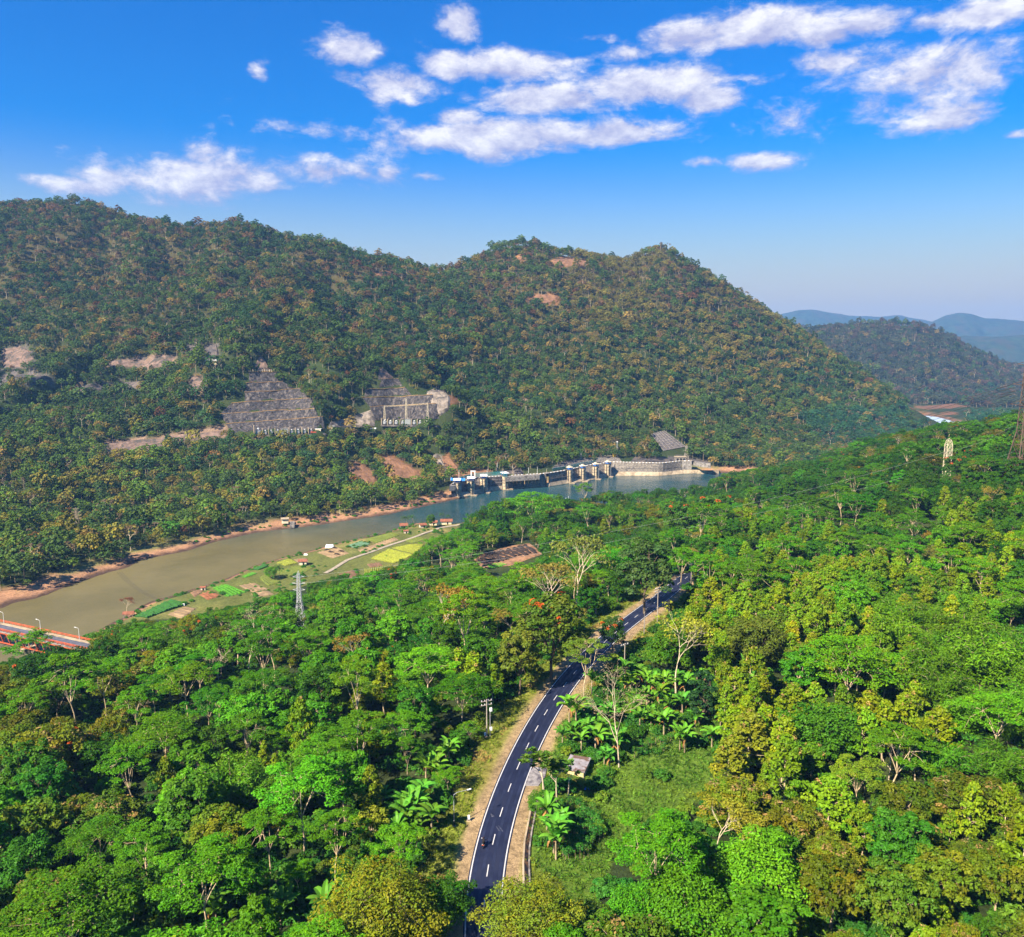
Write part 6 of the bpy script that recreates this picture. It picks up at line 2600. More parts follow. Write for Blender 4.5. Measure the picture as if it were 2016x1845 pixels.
ribbed([(1103, 908), (1162, 903), (1171, 912), (1087, 923)], 8, 3, "ribbed concrete slope behind the right row of gate piers")
ribbed([(1179, 898), (1215, 898), (1224, 910), (1172, 911)], 6, 3, "second ribbed slope below the yellow cabin", STONE)
ribbed([(1282, 855), (1308, 849), (1350, 880), (1306, 888)], 6, 8, "steep ribbed grey slope at the foot of the hill by the lake's end", material("grey_shotcrete", (.10, .085, .08), .95, .3, .4, .1))

# ---- switchyards at the foot of the cuts
for (ua, ub, va, vb, lab, nm) in [(500, 642, 857, 849, "left", 0), (752, 866, 836, 830, "right", 1)]:
    a, b = Vector(at(ua, va)), Vector(at(ub, vb))
    z = min(a.z, b.z) + .4
    m = MB()
    d_ = (b - a)
    d_.z = 0
    L = d_.length
    m.box((L / 2, -1, 0), (L, 7, 1.6))
    o = m.build("switchyard_platform", CONCD, None, False, (a.x, a.y - 1, z - .9))
    o.rotation_euler = (0, 0, atan2(d_.y, d_.x))
    tag(o, kind='structure')
    spots = [(.06, 1.5), (.16, 1.0), (.24, 1.0), (.33, 1.0), (.52, 1.0), (.61, 1.0), (.70, 1.0), (.79, 1.0)] if nm == 0 else [(.05, 1.1), (.15, 1.0), (.25, 1.0), (.36, .9), (.56, 1.0), (.66, 1.0), (.78, 1.0)]
    NTHW = ["first", "second", "third", "fourth", "fifth", "sixth", "seventh", "eighth"]
    for k, (f_, sc_) in enumerate(spots):
        p = a.lerp(b, f_)
        t = empty("transformer", (p.x, p.y - 2.5, z + .3), atan2(d_.y, d_.x), f"{NTHW[k]} transformer from the left in the {lab} switchyard, cream wall and grey tank", "transformer", f"transformers of the {lab} switchyard")
        t.scale = (sc_,) * 3
        m = MB()
        m.box((-1.9, 0, 2.6), (.5, 6, 5.4))
        m.build("fire_wall", CONCL, t)
        m = MB()
        m.box((.3, -.4, 1.5), (2.2, 3.2, 2.4))
        m.build("tank", GREY, t)
        m = MB()
        m.tube([(.3, -1.8, 3.5), (.3, .9, 3.5)], .45, 8)
        m.build("conservator", WHITE, t)
        for yo in (-1.3, -.3, .7):
            m = MB()
            m.lathe((.9, yo, 2.7), [(.18, 0), (.12, .3), (.2, .5), (.1, .8), (.16, 1.0), (.05, 1.5)], 6)
            m.build("bushing", WHITE, t)
        for k2 in range(4):
            m = MB()
            m.box((1.6, -1.4 + .65 * k2, 1.5), (.5, .14, 2.0))
            m.build("radiator", WHITE, t)
    fg = .43 if nm == 0 else .46
    p = a.lerp(b, fg)
    t = empty("louvred_building", (p.x, p.y - 2, z + .3), atan2(d_.y, d_.x), f"dark louvred block in the middle of the {lab} switchyard", "building")
    m = MB()
    m.box((0, 0, 2.5), (5.6, 4, 5.0))
    m.build("walls", material("green_grey_wall", (.10, .13, .12), .8, .2, 1.0), t)
    for k2 in range(6):
        m = MB()
        m.box((-2.4 + .96 * k2, -2.1, 2.5), (.22, .16, 5.0))
        m.build("mullion", WHITE, t)
    m = MB()
    m.box((0, 0, 5.15), (6.2, 4.6, .3))
    m.build("roof", CONC, t)
    if nm == 0:
        p = a.lerp(b, .90)
        t = empty("control_cabin", (p.x, p.y - 2, z + .3), 0, "cream control cabin at the right end of the left switchyard", "cabin")
        m = MB()
        m.box((0, 0, 1.8), (5, 3.5, 3.6))
        m.build("walls", CREAM, t)
        m = MB()
        m.box((0, 0, 3.75), (5.6, 4.1, .3))
        m.build("roof", WHITE, t)
        m = MB()
        m.box((.8, -1.8, 1.8), (1.2, .12, 1.2))
        m.build("window", BLACK, t)
        p = a.lerp(b, .84)
        t = empty("parked_truck", (p.x, p.y - 5, z + .3), .2, "small red truck parked beside the cream control cabin", "truck")
        m = MB()
        m.box((-1.6, 0, 1.15), (1.5, 1.8, 1.7))
        m.build("cab", RED, t)
        m = MB()
        m.box((.9, 0, 1.0), (3.2, 1.9, .9))
        m.build("bed", RED, t)
        for xo in (-1.6, 1.6):
            for yo in (-.9, .9):
                m = MB()
                m.tube([(xo, yo - .12, .42), (xo, yo + .12, .42)], .42, 10)
                m.build("wheel", BLACK, t)
        m = MB()
        m.box((-2.36, 0, 1.5), (.04, 1.5, .6))
        m.build("windscreen", BLACK, t)
# gantry over the right switchyard
a, b, c = [Vector(at(u, v)) for u, v in [(758.5, 833), (801, 832), (843, 832)]]
gz2 = max(a.z, b.z, c.z)
gan = empty("switchyard_gantry", tuple(a), 0, "pale lattice gantry with three columns over the right switchyard", "gantry")
hts = []
for p, vt in ((a, 799), (b, 785), (c, 794)):
    top = CAMZ + ray(800, vt)[1] * (p.y - 3)
    m = MB()
    k0 = len(m.v)
    lattice(m, 0, top - p.z, 2.4, .8, 6, .07, .06)
    for sx, sy in ((-1, -1), (1, -1), (1, 1), (-1, 1)):
        m.tube([(sx * 1.2, sy * 1.2, 0), (sx * .4, sy * .4, top - p.z)], .08, 4)
    m.v = [(q[0] + p.x - a.x, q[1] + p.y - 3 - a.y, q[2] + p.z - a.z) for q in m.v]
    tag(m.build("column", CREAM, gan))
    hts.append(Vector((p.x, p.y - 3, CAMZ + ray(800, {799: 799, 785: 797, 794: 794}[vt])[1] * (p.y - 3))) - a)
for p, q in ((hts[0], hts[1]), (hts[1], hts[2])):
    m = MB()
    for dz in (0, 1.0):
        m.tube([p + Vector((0, 0, -dz)), q + Vector((0, 0, -dz))], .09, 4)
    for k in range(10):
        s0_, s1_ = k / 10, (k + 1) / 10
        m.tube([p.lerp(q, s0_) - Vector((0, 0, k % 2)), p.lerp(q, s1_) - Vector((0, 0, (k + 1) % 2))], .05, 3)
    m.build("beam", CREAM, gan)
# fence of pale posts over the left cut
fb = [Vector(at(*q1(x, 345))) + Vector((0, -3, .6)) for x in np.linspace(590, 905, 11)]
fen = empty("post_fence", tuple(fb[0]), 0, "row of pale posts on the top bench of the left cut", "fence")
for p in fb:
    m = MB()
    q = p - fb[0]
    m.box((q.x, q.y, q.z + .9), (.28, .28, 2.4))
    m.build("post", CREAM, fen)
m = MB()
for p, q in zip(fb[:-1], fb[1:]):
    m.tube([p - fb[0] + Vector((0, 0, 1.4)), q - fb[0] + Vector((0, 0, 1.4))], .08, 4)
m.build("rail", CREAM, fen)
# ledge house on the hillside, watch hut
for (u, v, w, lab, rm) in [(419, 716, 11, "white roadside house on a ledge of the left hill", WHITE), (409, 717, 6, "small grey-white shelter left of the ledge house", GREY), (655, 846, 4, "small cream hut with grey roof right of the left switchyard", YELP),
                           (735, 850, 5, "low white shed hidden in trees between the two cuts", WHITE)]:
    x, y, z = at(u, v)
    t = empty("small_house", (x, y - 2, z - .5), 0, lab, "house")
    m = MB()
    m.box((0, 0, 1.7), (w, 4, 4.0))
    m.build("walls", CREAM, t)
    m = MB()
    m.box((0, 0, 3.9), (w + 1, 5, .35), rx=.08)
    m.build("roof", rm if rm is not YELP else GREY, t)
    m = MB()
    m.box((-w * .2, -2.05, 1.8), (w * .25, .1, 1.6))
    m.build("opening", BLACK, t)
# ---- fittings on the quay
def quay_fence(u0, u1, hgt, label, off=6.4, z=12):
    n = max(3, int((u1 - u0) / 3))
    pts = []
    for i in range(n + 1):
        u = u0 + (u1 - u0) * i / n
        t = wtop(u)
        d_ = t - wbase(u)
        d_.z = 0
        d_.normalize()
        pts.append(t + d_ * off + Vector((0, 0, z - 12)))
    t = empty("mesh_fence", tuple(pts[0]), 0, label, "fence")
    for p in pts:
        m = MB()
        q = p - pts[0]
        m.box((q.x, q.y, q.z + hgt / 2), (.16, .16, hgt))
        m.build("post", BLUEG, t)
    m = MB()
    for k in range(8):
        m.tube([p - pts[0] + Vector((0, 0, .15 + k * hgt / 8)) for p in pts], .06, 3)
    for p, q in zip(pts[:-1], pts[1:]):
        for k in range(1, 7):
            w = p.lerp(q, k / 7) - pts[0]
            m.tube([w, w + Vector((0, 0, hgt))], .05, 3)
    tag(m.build("wire_mesh", BLUEG, t), kind='stuff')


quay_fence(904, 932, 3.4, "dark green mesh fence by the blue sheets")
quay_fence(935, 1000, 3.6, "long blue-green mesh fence behind the dark wall")
quay_fence(1088, 1172, 3.2, "blue-green mesh fence in front of the ribbed slope")
for (u, v, w, lab) in [(898, 944, 9, "large bright blue tarpaulin by the left end of the quay"), (911, 945, 4, "small bright blue tarpaulin right of the large one")]:
    x, y, z = onZ(u, v, 14)
    m = MB()
    n = 10
    g2 = np.random.default_rng(int(u))
    for i in range(n + 1):
        for j in range(5):
            m.v.append(((i / n - .5) * w, (j / 4 - .5) * 5, 2.4 * (1 - abs(j - 2) / 2.4) * (.7 + .3 * g2.random()) - .8))
    for i in range(n):
        for j in range(4):
            m.f.append((i * 5 + j, (i + 1) * 5 + j, (i + 1) * 5 + j + 1, i * 5 + j + 1))
    tag(m.build("tarpaulin", BLUE, None, False, (x, y, z)), lab, "tarpaulin")
p = wtop(931)
t = empty("gantry_frame", (p.x, p.y + 1.5, 12), 0, "white portal frame standing on the quay by the green fence", "gantry")
for xo in (-1.6, 1.6):
    m = MB()
    m.box((xo, 0, 3), (.7, .8, 6))
    m.build("leg", WHITE, t)
m = MB()
m.box((0, 0, 6.3), (4.2, 1.1, .7))
m.build("beam", WHITE, t)
z1 = lambda x, y: ((1640 + x * .248) * .525, (1700 + y * .248) * .525)
z2 = lambda x, y: ((2040 + x * .347) * .525, (1600 + y * .347) * .525)
for k, (a, b, lab) in enumerate([(z1(328, 400), z1(328, 250), "thin pole behind the blue tarpaulins"), (z1(753, 330), z1(753, 240), "thin pole behind the long mesh fence"), (z1(908, 290), z1(908, 140), "tallest thin white pole above the mesh fence"),
                                 (z1(1378, 300), z1(1378, 210), "thin pole right of the rock mound"), (z1(1512, 305), z1(1512, 200), "thin pole midway along the quay road"), (z1(1652, 350), z1(1652, 230), "stout cream pole beside the dark chute"),
                                 (z2(155, 385), z2(155, 300), "thin pole left of the ribbed slope"), (z2(400, 355), z2(408, 285), "leaning pole on the ribbed slope"), (z2(1067, 300), z2(1067, 235), "thin pole above the rounded rock"),
                                 (z2(235, 870), z2(235, 765), "left one of two posts on the near lake shore"), (z2(262, 865), z2(262, 750), "right one of two posts on the near lake shore"), (z1(1068, 800), z1(1068, 680), "white post at the near lake shore below the lone pier")]):
    x, y, z = at(*a)
    hgt = CAMZ + ray(*b)[1] * y - z
    t = empty("lamp_pole", (x, y, z - .2), 0, lab, "pole")
    m = MB()
    m.tube([(0, 0, -.3), (0, 0, hgt)], [.16, .10], 6)
    m.build("shaft", WHITE if k != 5 else CREAM, t)
    m = MB()
    m.box((.3, 0, hgt), (.8, .2, .14))
    m.build("head", GREY, t)
x, y, z = at(1214.6, 897)
hgt = CAMZ + ray(1214, 870)[1] * y - z
t = empty("lattice_mast", (x, y, z - .3), 0, "thin grey lattice mast standing beside the yellow cabin", "mast")
m = MB()
lattice(m, 0, hgt, 1.1, .6, 9, .1, .08)
for sx, sy in ((-1, -1), (1, -1), (1, 1), (-1, 1)):
    m.tube([(sx * .55, sy * .55, 0), (sx * .3, sy * .3, hgt)], .1, 4)
m.build("shaft", GREY, t)
m = MB()
m.box((0, 0, hgt + .4), (1.4, .5, .9))
m.build("antenna", WHITE, t)
x, y, z = at(1211, 899)
t = empty("yellow_cabin", (x - 1, y - 3, z), 0, "small bright yellow cabin beside the lattice mast", "cabin")
m = MB()
m.box((0, 0, 1.5), (3.4, 2.4, 3.6))
m.build("walls", YELP, t)
m = MB()
m.box((0, 0, 3.4), (3.8, 2.8, .25))
m.build("roof", CREAM, t)
x, y, z = at(1006, 918)
t = empty("pump_house", (x, y - 2, z), 0, "small white pump house on the stepped rock mound", "hut")
m = MB()
m.box((0, 0, 1.4), (3, 2.6, 3.4))
m.build("walls", WHITE, t)
m = MB()
m.box((0, 0, 3.3), (3.6, 3.2, .3))
m.build("roof", GREY, t)
x, y, z = at(1340, 908)
t = empty("portal_building", (x, y + 2, z - 1), 0, "grey portal building at the foot of the steep ribbed slope", "building")
m = MB()
m.box((0, 0, 2.6), (11, 5, 5.2))
m.build("walls", CONC, t)
for xo in (-4.5, .2, 4.8):
    m = MB()
    m.box((xo * .7, -2.55, 2.2), (2.0, .3, 3.6))
    m.build("opening", BLACK, t)
m = MB()
m.box((0, 0, 5.4), (12, 6, .5))
m.build("roof", CONCL, t)
# far bank: ramp with small house
x, y, z = at(560, 1036)
t = empty("boat_shelter", (x, y + 2, 1.0), .2, "pale flat-roofed shelter with steps on the far river bank", "shelter")
m = MB()
m.box((0, 0, 5.0), (5.4, 4, .3), rx=.1)
m.build("roof", CONCL, t)
m = MB()
m.box((0, .5, 3.2), (4.4, 2.8, 3.4))
m.build("walls", CREAM, t)
for k in range(5):
    m = MB()
    m.box((5.0, -2 - k * 1.1, 2.4 - k * .6), (3.2, 1.1, 1.2))
    m.build("step", CONC, t)

# ------------------------------------------------------------------ farm land
FM = {'corn': (.022, .085, .012), 'rice': (.06, .20, .008), 'yellow': (.185, .20, .02), 'olive': (.115, .14, .02), 'tan': (.30, .20, .10), 'brown': (.20, .11, .055), 'orange': (.25, .095, .04), 'bluegreen': (.09, .17, .09)}
FMAT = {k: material("field_" + k, c, 1.0, .28, .5, .1, dark=tuple(q * .72 for q in c), dscale=.12) for k, c in FM.items()}
CROPM = {k: material("crop_" + k, tuple(q * 1.15 for q in FM[k]), 1.0, .4, 1.6, .1) for k in ('corn', 'rice', 'yellow', 'olive', 'bluegreen')}
z4 = lambda x, y: (.3386 * x, 892.5 + .3386 * y)
z5 = lambda x, y: (630 + .3386 * x, 892.5 + .3386 * y)
PLOTS = [([z4(770, 945), z4(850, 968), z4(1095, 885), z4(1000, 855)], 'corn', 1.0), ([z4(965, 945), z4(1060, 962), z4(1150, 895), z4(1080, 890)], 'tan', 0), ([z4(1150, 828), z4(1205, 856), z4(1292, 830), z4(1232, 803)], 'orange', 0),
         ([z4(1225, 790), z4(1312, 836), z4(1452, 803), z4(1312, 765)], 'rice', .5), ([z4(1380, 772), z4(1470, 806), z4(1572, 786), z4(1482, 752)], 'tan', 0), ([z4(1400, 718), z4(1425, 730), z4(1500, 705), z4(1472, 690)], 'rice', .4),
         ([z4(1465, 665), z4(1500, 682), z4(1562, 662), z4(1540, 636)], 'corn', .8), ([z4(1600, 642), z4(1660, 662), z4(1735, 642), z4(1682, 614)], 'yellow', .4), ([z4(1700, 622), z4(1745, 648), z4(1800, 632), z4(1785, 612)], 'tan', 0),
         ([z4(1830, 582), z4(1930, 612), z4(2040, 580), z4(1960, 545)], 'tan', 0), ([z4(1450, 812), z4(1490, 840), z4(1600, 815), z4(1560, 792)], 'tan', 0), ([z4(1500, 730), z4(1560, 770), z4(1640, 745), z4(1560, 700)], 'olive', .3),
         ([z4(1100, 800), z4(1130, 850), z4(1190, 800), z4(1150, 785)], 'brown', 0), ([z4(1580, 690), z4(1700, 740), z4(1830, 660), z4(1740, 650)], 'olive', .3),
         ([z5(155, 542), z5(200, 556), z5(302, 528), z5(232, 514)], 'bluegreen', .3), ([z5(250, 512), z5(328, 526), z5(472, 478), z5(402, 463)], 'olive', .3), ([z5(205, 566), z5(240, 580), z5(470, 498), z5(440, 488)], 'tan', 0),
         ([z5(285, 612), z5(430, 642), z5(560, 592), z5(400, 552)], 'yellow', .5), ([z5(405, 550), z5(562, 590), z5(612, 522), z5(520, 528)], 'yellow', .5), ([z5(250, 672), z5(250, 702), z5(420, 682), z5(430, 644)], 'yellow', .5),
         ([z5(268, 640), z5(290, 665), z5(372, 652), z5(350, 630)], 'brown', 0), ([z5(100, 702), z5(140, 737), z5(225, 712), z5(200, 670)], 'brown', 0), ([z5(480, 505), z5(540, 522), z5(615, 500), z5(580, 482)], 'olive', .3),
         ([z5(940, 645), z5(1000, 672), z5(1100, 655), z5(1060, 642)], 'rice', .4)]
for i, (poly, kind, crop) in enumerate(PLOTS):
    zf = 3.0 if i < len(PLOTS) - 1 else 7.5
    q = [Vector(onZ(u, v, zf)) for u, v in poly]
    nu, nv = 10, 10
    v, f = [], []
    for a in range(nu + 1):
        for b in range(nv + 1):
            s_, t_ = a / nu, b / nv
            p = (q[0] * (1 - s_) + q[3] * s_) * (1 - t_) + (q[1] * (1 - s_) + q[2] * s_) * t_
            e = min(a, nu - a, b, nv - b)
            p.z = float(H(p.x, p.y)) + (.28 if e else -.25) + .05 * float(vnoise(np.array(p.x), np.array(p.y), 1))
            v.append(tuple(p))
    f = [(a * (nv + 1) + b, (a + 1) * (nv + 1) + b, (a + 1) * (nv + 1) + b + 1, a * (nv + 1) + b + 1) for a in range(nu) for b in range(nv)]
    fo = tag(link("field", mesh("field", v, f, FMAT[kind], True)), kind='structure')
    # crop rows as low ragged ridges
    L1, L2 = (q[1] - q[0]).length, (q[3] - q[0]).length
    rows = int(L2 / (1.3 if crop else 2.4))
    m = MB()
    for r_ in range(1, rows):
        s_ = r_ / rows
        a, b = q[0].lerp(q[3], s_), q[1].lerp(q[2], s_)
        k = max(3, int((b - a).length / 1.6))
        pts, rad = [], []
        for t_ in np.linspace(.04, .96, k):
            p = a.lerp(b, t_)
            hr = (crop * RND.uniform(.35, .75)) if crop else RND.uniform(.12, .22)
            pts.append((p.x + RND.uniform(-.15, .15), p.y + RND.uniform(-.15, .15), float(H(p.x, p.y)) + .25 + hr * .4))
            rad.append(hr)
        m.tube(pts, rad, 5)
    if m.v:
        tag(m.build("crop_rows" if crop else "furrows", CROPM.get(kind, FMAT[kind]) if crop else FMAT[kind], fo), kind='stuff')
# burnt plot with charred furrows
q = [Vector(onZ(u, v, 8)) for u, v in BURNPX]
cen = sum(q, Vector()) / len(q)
v = [(cen.x, cen.y, float(H(cen.x, cen.y)) + .5)] + [(p.x, p.y, float(H(p.x, p.y)) + .35) for p in q]
bo = MB()
n = 12
ringp = []
for i in range(len(q)):
    for k in range(n):
        ringp.append(q[i].lerp(q[(i + 1) % len(q)], k / n))
vv2, ff2 = [], []
NR = 8
for j in range(NR + 1):
    for p in ringp:
        w = cen.lerp(p, j / NR)
        vv2.append((w.x, w.y, float(H(w.x, w.y)) + (.3 if j < NR else -.3)))
nn_ = len(ringp)
ff2 = [(j * nn_ + i, (j + 1) * nn_ + i, (j + 1) * nn_ + (i + 1) % nn_, j * nn_ + (i + 1) % nn_) for j in range(NR) for i in range(nn_)]
plot = tag(link("burnt_field", mesh("burnt_field", vv2, ff2, material("tilled_soil", (.27, .14, .07), 1.0, .35, .4, .1, dark=(.10, .06, .035), dscale=.15), True)), kind='structure')
char = material("charred_stubble", (.030, .020, .016), 1.0, .5, .6, .1)
for k in range(9):
    s0_ = .04 + k * .105
    a = Vector(onZ(932 + (1042 - 932) * s0_, 1094 + (1070 - 1094) * s0_, 8))
    b = Vector(onZ(985 + (1068 - 985) * s0_, 1110 + (1096 - 1110) * s0_, 8))
    L0, L1_ = RND.uniform(.08, .2), RND.uniform(.75, .92)
    pts = []
    for t_ in np.linspace(L0, L1_, 9):
        p = a.lerp(b, t_)
        if not bool(inside(BURNW, np.array([p.x]), np.array([p.y]))[0]):
            continue
        pts.append((p.x + RND.uniform(-.3, .3), p.y + RND.uniform(-.3, .3), float(H(p.x, p.y)) + .35))
    if len(pts) > 2:
        m = MB()
        m.tube(pts, [RND.uniform(.6, 1.5) for _ in pts], 5)
        m.build("charred_furrow", char, plot)
# track
TRK = [(640, 1128), (655, 1120), (684, 1102), (712, 1092), (742, 1082), (767, 1073), (792, 1065), (818, 1056), (840, 1048), (867, 1040), (890, 1037), (915, 1034)]
tw = [Vector(onZ(u, v, 3)) for u, v in TRK]
tl2 = []
for i in range(len(tw) - 1):
    for k in range(5):
        tl2.append(tw[i].lerp(tw[i + 1], k / 5))
line = []
for i, p in enumerate(tl2):
    t = (tl2[min(i + 2, len(tl2) - 1)] - tl2[max(i - 2, 0)]).normalized()
    line.append((p.x, p.y, t.y, -t.x))
tag(strip("dirt_track", line, -1.2, 1.2, lambda x, y: H(x, y) + .3, material("pale_track", (.33, .27, .19), 1.0, .25, .6), thick=.4), kind='structure')
# dark straw heaps on the tan plot
for k, (x, y) in enumerate([(1905, 572), (1945, 560), (1985, 575), (1960, 590), (1925, 582)]):
    p = Vector(onZ(*z4(x, y), 3))
    m = MB()
    m.tube([(-1.9, 0, .2), (-.8, .15, .5), (.6, -.1, .45), (1.9, .1, .15)], [.2, .5, .45, .15], 6)
    tag(m.build("straw_heap", char, None, False, (p.x, p.y, float(H(p.x, p.y)) + .2)), ["leftmost dark straw heap on the tan riverside plot", "dark straw heap at the far edge of the tan plot", "rightmost dark straw heap on the tan riverside plot", "dark straw heap nearest the track on the tan plot", "middle dark straw heap on the tan riverside plot"][k], "straw heap", "dark straw heaps on the tan plot")


# farm houses: pitched roofs on posts
def farm_house(u, v, w, d_, hgt, az, label, mat=TILE, wall=CREAM, walls=True):
    x, y, z = onZ(u, v, 3.0)
    z = float(H(x, y))
    t = empty("farm_house", (x, y, z), az, label, "house")
    for sx in (-1, 1):
        for sy in (-1, 1):
            m = MB()
            m.box((sx * w * .44, sy * d_ * .42, hgt / 2), (.18, .18, hgt))
            m.build("post", WOODP, t)
    if walls:
        m = MB()
        m.box((0, 0, hgt * .5), (w * .84, d_ * .8, hgt))
        m.build("walls", wall, t)
        m = MB()
        m.box((w * .1, -d_ * .4 - .03, hgt * .4), (.9, .1, hgt * .75))
        m.build("door", BLACK, t)
    for s_ in (-1, 1):
        m = MB()
        m.box((0, s_ * d_ * .27, hgt + d_ * .14), (w * 1.08, d_ * .62, .14), rx=-s_ * .5)
        m.build("roof", mat, t)
    return t


z5h = [(z5(487, 422), 7, 6, 2.4, .2, "red-roofed house nearest the river in the waterside hamlet"), (z5(655, 420), 8, 5, 2.4, .1, "red-roofed house at the middle of the waterside hamlet"), (z5(735, 412), 10, 6, 2.8, .1, "largest red-roofed house at the right of the hamlet"),
       (z5(598, 435), 6, 5, 2.2, .4, "small red-roofed hut beside the hamlet's path"), (z5(500, 468), 4, 3, 1.8, .2, "tiny red hut among the plots below the hamlet"), (z4(1762, 645), 6, 4.5, 2.3, .1, "lone red-roofed hut among the riverside plots"),
       (z4(1182, 797), 3.4, 2.6, 1.7, .1, "tiny pink-roofed shelter beside the bright rice plot")]
for (uv, w, d_, h_, az, lab) in z5h:
    farm_house(uv[0], uv[1], w * .78, d_ * .78, h_ * .85, az, lab)
t = farm_house(z4(748, 928)[0], z4(748, 928)[1], 4.5, 3.2, 1.8, .2, "small red shed on the river bank's muddy point", walls=False)
plant_list = []
x, y, z = onZ(*z4(735, 918), 1)
stand(dict(key='sparse1', x=x, y=y, z=float(H(x, y)), s=.62, rot=1.0, tint=(.20, .08, .04), label="small reddish tree leaning over the river by the red shed"))
for (uv, lab) in [(z4(1917, 543), "white tarpaulin tent on the edge of the riverside plots"), (z4(1062, 890), "small white sack at the corner of the dark green plot"), (z4(1778, 595), "white bundle between the riverside plots")]:
    x, y, z = onZ(uv[0], uv[1], 3)
    m = MB()
    w = 2.6 if 'tent' in lab else 1.1
    m.add([(-w, -w * .6, 0), (w, -w * .6, 0), (w, w * .6, 0), (-w, w * .6, 0), (-w * .8, 0, w * .7), (w * .8, 0, w * .7)], [(0, 1, 5, 4), (1, 2, 5), (2, 3, 4, 5), (3, 0, 4), (3, 2, 1, 0)])
    tag(m.build("white_bundle" if w < 2 else "tarpaulin_tent", WHITE, None, False, (x, y, float(H(x, y)) + .15)), lab, "bundle" if w < 2 else "tent")
# lines of net floats across the river
for k in range(3):
    a, b, c = [Vector(onZ(*z4(x, y), .05)) for x, y in [(680 + 14 * k, 690), (790 + 18 * k, 790 + 4 * k), (940 + 6 * k, 862 - 6 * k)]]
    n = 46
    pts = []
    for t_ in np.linspace(0, 1, n):
        pts.append(a * (1 - t_) ** 2 + (b * 2 - (a + c) * .5) * 2 * t_ * (1 - t_) + c * t_ ** 2)
    o0 = pts[0].copy()
    m = MB()
    m.tube([p - o0 for p in pts], .10, 4)
    tag(m.build("float_line", material("dark_rope", (.05, .045, .03), .9, .2), None, False, o0), ["left", "middle", "right"][k] + " dark float line curving across the brown river", "rope", "float lines on the river")
# verge litter: grass tufts in patches
def tuft_mesh():
    p = Plant(90)
    C = p.g.normal(0, .28, (16, 3)) * np.array([1, 1, 0]) + np.array([0, 0, .16])
    p.leaves(C, p.g.normal(0, 1, (16, 3)) * np.array([1, 1, .25]), .55, .16, (1, 1, 1), jit=.3)
    lv, lf, lc = np.concatenate(p.lv), np.concatenate(p.lf), np.concatenate(p.lc)
    return mesh("grass_tuft", lv, lf, [FOL], False, lc)


tm = tuft_mesh()
x, y, z = at(905, 1640)
to = link("grass_tuft", tm, None, (x, y, z))
to["tint"] = [.12, .18, .02, 1.0]
tag(to, "small grass tuft on the left verge beside the street lamp", "grass tuft")
FIRST['tuft'] = (to,)
gx, gy = scatter(-40, 80, 80, 290, .8, g)
dr = seg_dist(road_line, gx, gy)
md2 = inside(MEADOWW, gx, gy) | inside(BANGW, gx, gy)
ok = (((dr > 6.2 + 1.2 * fbm(gx / 5, gy / 5, 2, 1)) & (dr < 12.5)) | (md2 & (dr > 5))) & (g.random(len(gx)) < .75)
gx, gy = gx[ok], gy[ok]
tn = np.tile(np.array([.14, .18, .016]), (len(gx), 1)) * g.uniform(.6, 1.3, (len(gx), 1))
dry = (fbm(gx / 7, gy / 7, 3, 2) > .28) & ~inside(MEADOWW, gx, gy)
tn[dry] = np.array([.30, .20, .06]) * g.uniform(.7, 1.2, (dry.sum(), 1))
patchy = fbm(gx / 6, gy / 6, 3, 4)
mm = inside(MEADOWW, gx, gy) | inside(BANGW, gx, gy)
tn[mm] = np.array([.075, .165, .014]) * g.uniform(.6, 1.35, (mm.sum(), 1))
tn[mm] *= (1 + .6 * patchy[mm])[:, None] * np.stack([1 + .9 * np.clip(patchy[mm], 0, 1), np.ones(mm.sum()), np.ones(mm.sum())], 1)
instancer("grass", ['tuft'], gx, gy, H(gx, gy), g.uniform(.5, 1.3, len(gx)), g.uniform(0, 6.28, len(gx)), tn, np.zeros(len(gx)))
m = MB()
g2 = np.random.default_rng(3)
for i in range(6):
    for j in range(5):
        m.v.append((i * .22 - .5, j * .22 - .4, .25 * g2.random()))
for i in range(5):
    for j in range(4):
        m.f.append((i * 5 + j, (i + 1) * 5 + j, (i + 1) * 5 + j + 1, i * 5 + j + 1))
x, y, z = at(1155, 1556)
tag(m.build("plastic_sheet", BLUE, None, False, (x, y, z + .25)), "scrap of blue plastic lying in the meadow behind the hut", "plastic sheet")

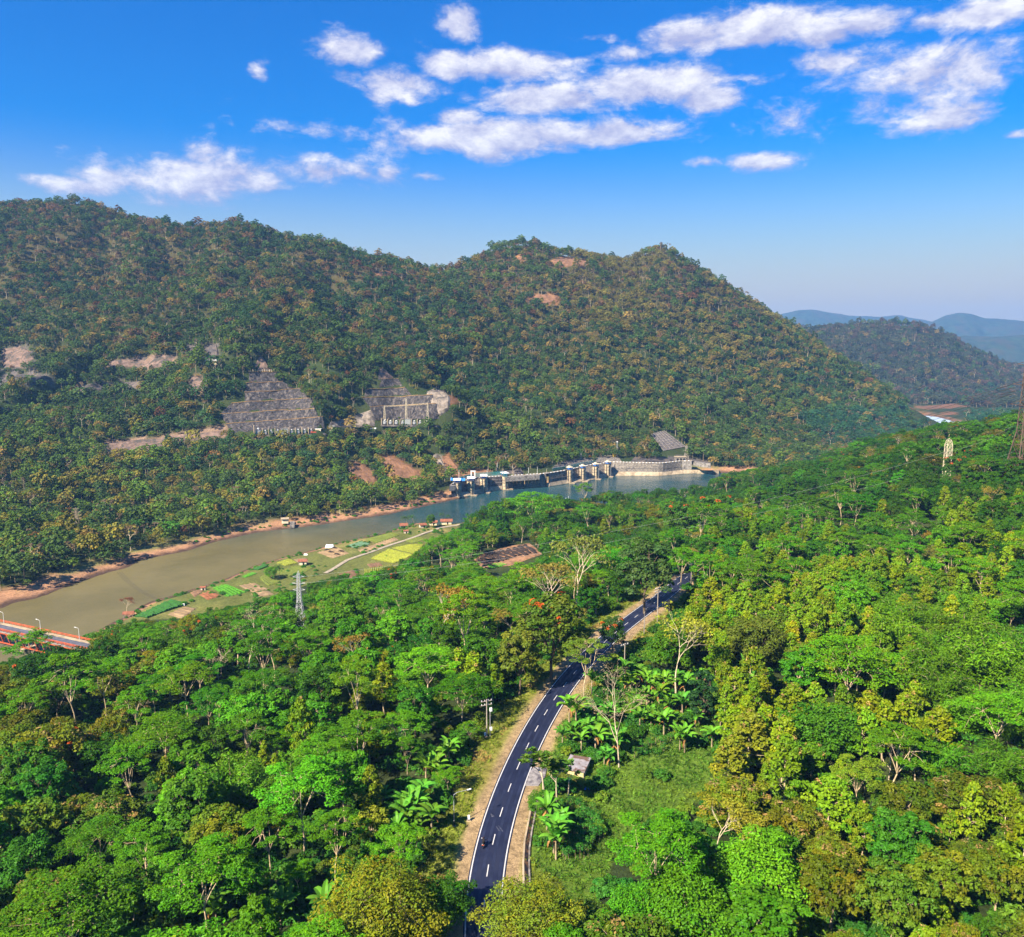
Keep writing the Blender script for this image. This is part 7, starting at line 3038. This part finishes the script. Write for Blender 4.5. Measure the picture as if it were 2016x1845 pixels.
# ------------------------------------------------------------------ labels for the many trees
MARKS = [("concrete hut", 1132, 1520), ("street lamp with black base", 905, 1590), ("motorcycle", 952, 1660), ("wooden pole with switch boxes", 957, 1410), ("grey lattice pylon", 592, 1190), ("red bridge", 80, 1255),
         ("tall bare pale tree", 480, 1265), ("scarlet-flowered tree", 140, 1455), ("big yellow-olive bottom tree", 745, 1765), ("bare tree among banana plants", 1215, 1400), ("dark columnar tree", 1382, 1375),
         ("pale-trunked roadside tree", 1330, 1260), ("wide umbrella tree", 1690, 1280), ("bright dome-shaped tree", 1620, 1430), ("pair of yellow-olive trees", 1430, 1620), ("layered right-edge tree", 1965, 1400),
         ("lower right corner", 2016, 1845), ("lower left corner", 0, 1845), ("tall pole with three crossarms", 1297, 1190), ("wide orange-flowered tree", 1090, 1215), ("fan-shaped layered tree", 845, 1330), ("brightest layered tree at the left", 395, 1700),
         ("broad mid-forest layered tree", 590, 1530), ("burnt plot", 1000, 1090), ("pale hillside mast", 1863, 895), ("brown transmission tower", 2005, 850), ("orange lakeside tree", 1340, 1010), ("charred plot's hamlet", 740, 1035), ("brown leafless tree", 1750, 1500),
         ("bottom edge's midpoint", 1030, 1845), ("meadow", 1280, 1520), ("rusty-leaved fanned tree", 690, 1295)]
MARKS = [(a if a != "charred plot's hamlet" else "waterside hamlet", u, v) for a, u, v in MARKS]
ORD = ["nearest", "second-nearest", "third-nearest", "fourth-nearest", "fifth-nearest", "sixth-nearest", "seventh-nearest", "eighth-nearest", "ninth-nearest", "tenth-nearest", "eleventh-nearest", "twelfth-nearest"]
ORD += ["%dth-nearest" % k for k in range(13, 60)]
buckets = {}
for p in INDIV:
    if p.get('label'):
        continue
    r, lo, hi = EXT[p['key']]
    u, v, _ = proj(p['x'], p['y'], p['z'] + (lo + hi) * .5 * p['s'])
    best = min(MARKS, key=lambda q: (u - q[1]) ** 2 + (v - q[2]) ** 2)
    du, dv_ = u - best[1], v - best[2]
    dr_ = ("left of" if du < 0 else "right of") if abs(du) > abs(dv_) else ("beyond" if dv_ < 0 else "in front of")
    buckets.setdefault((species(p['key']), best[0], dr_), []).append((du * du + dv_ * dv_, id(p), p))
for (sp, mk_, dr_), lst in buckets.items():
    lst.sort(key=lambda q: q[0])
    for i, (_, _, p) in enumerate(lst):
        look = SPECIES[sp][2]
        pre = "" if len(lst) == 1 else ORD[i] + " "
        p['root']["label"] = f"{pre}{look} {dr_} the {mk_}"
# ------------------------------------------------------------------ haze
hz = MB()
hz.box((0, 0, 280), (17800, 17800, 620))
hm = bpy.data.materials.new("haze_air")
hm.use_nodes = True
for n in list(hm.node_tree.nodes):
    hm.node_tree.nodes.remove(n)
pv = hm.node_tree.nodes.new('ShaderNodeVolumePrincipled')
pv.inputs['Color'].default_value = (.24, .53, 1.0, 1)
pv.inputs['Density'].default_value = 9.5e-5
pv.inputs['Anisotropy'].default_value = 0.1
ho = hm.node_tree.nodes.new('ShaderNodeOutputMaterial')
hm.node_tree.links.new(pv.outputs[0], ho.inputs['Volume'])
tag(hz.build("haze", hm), kind='stuff')
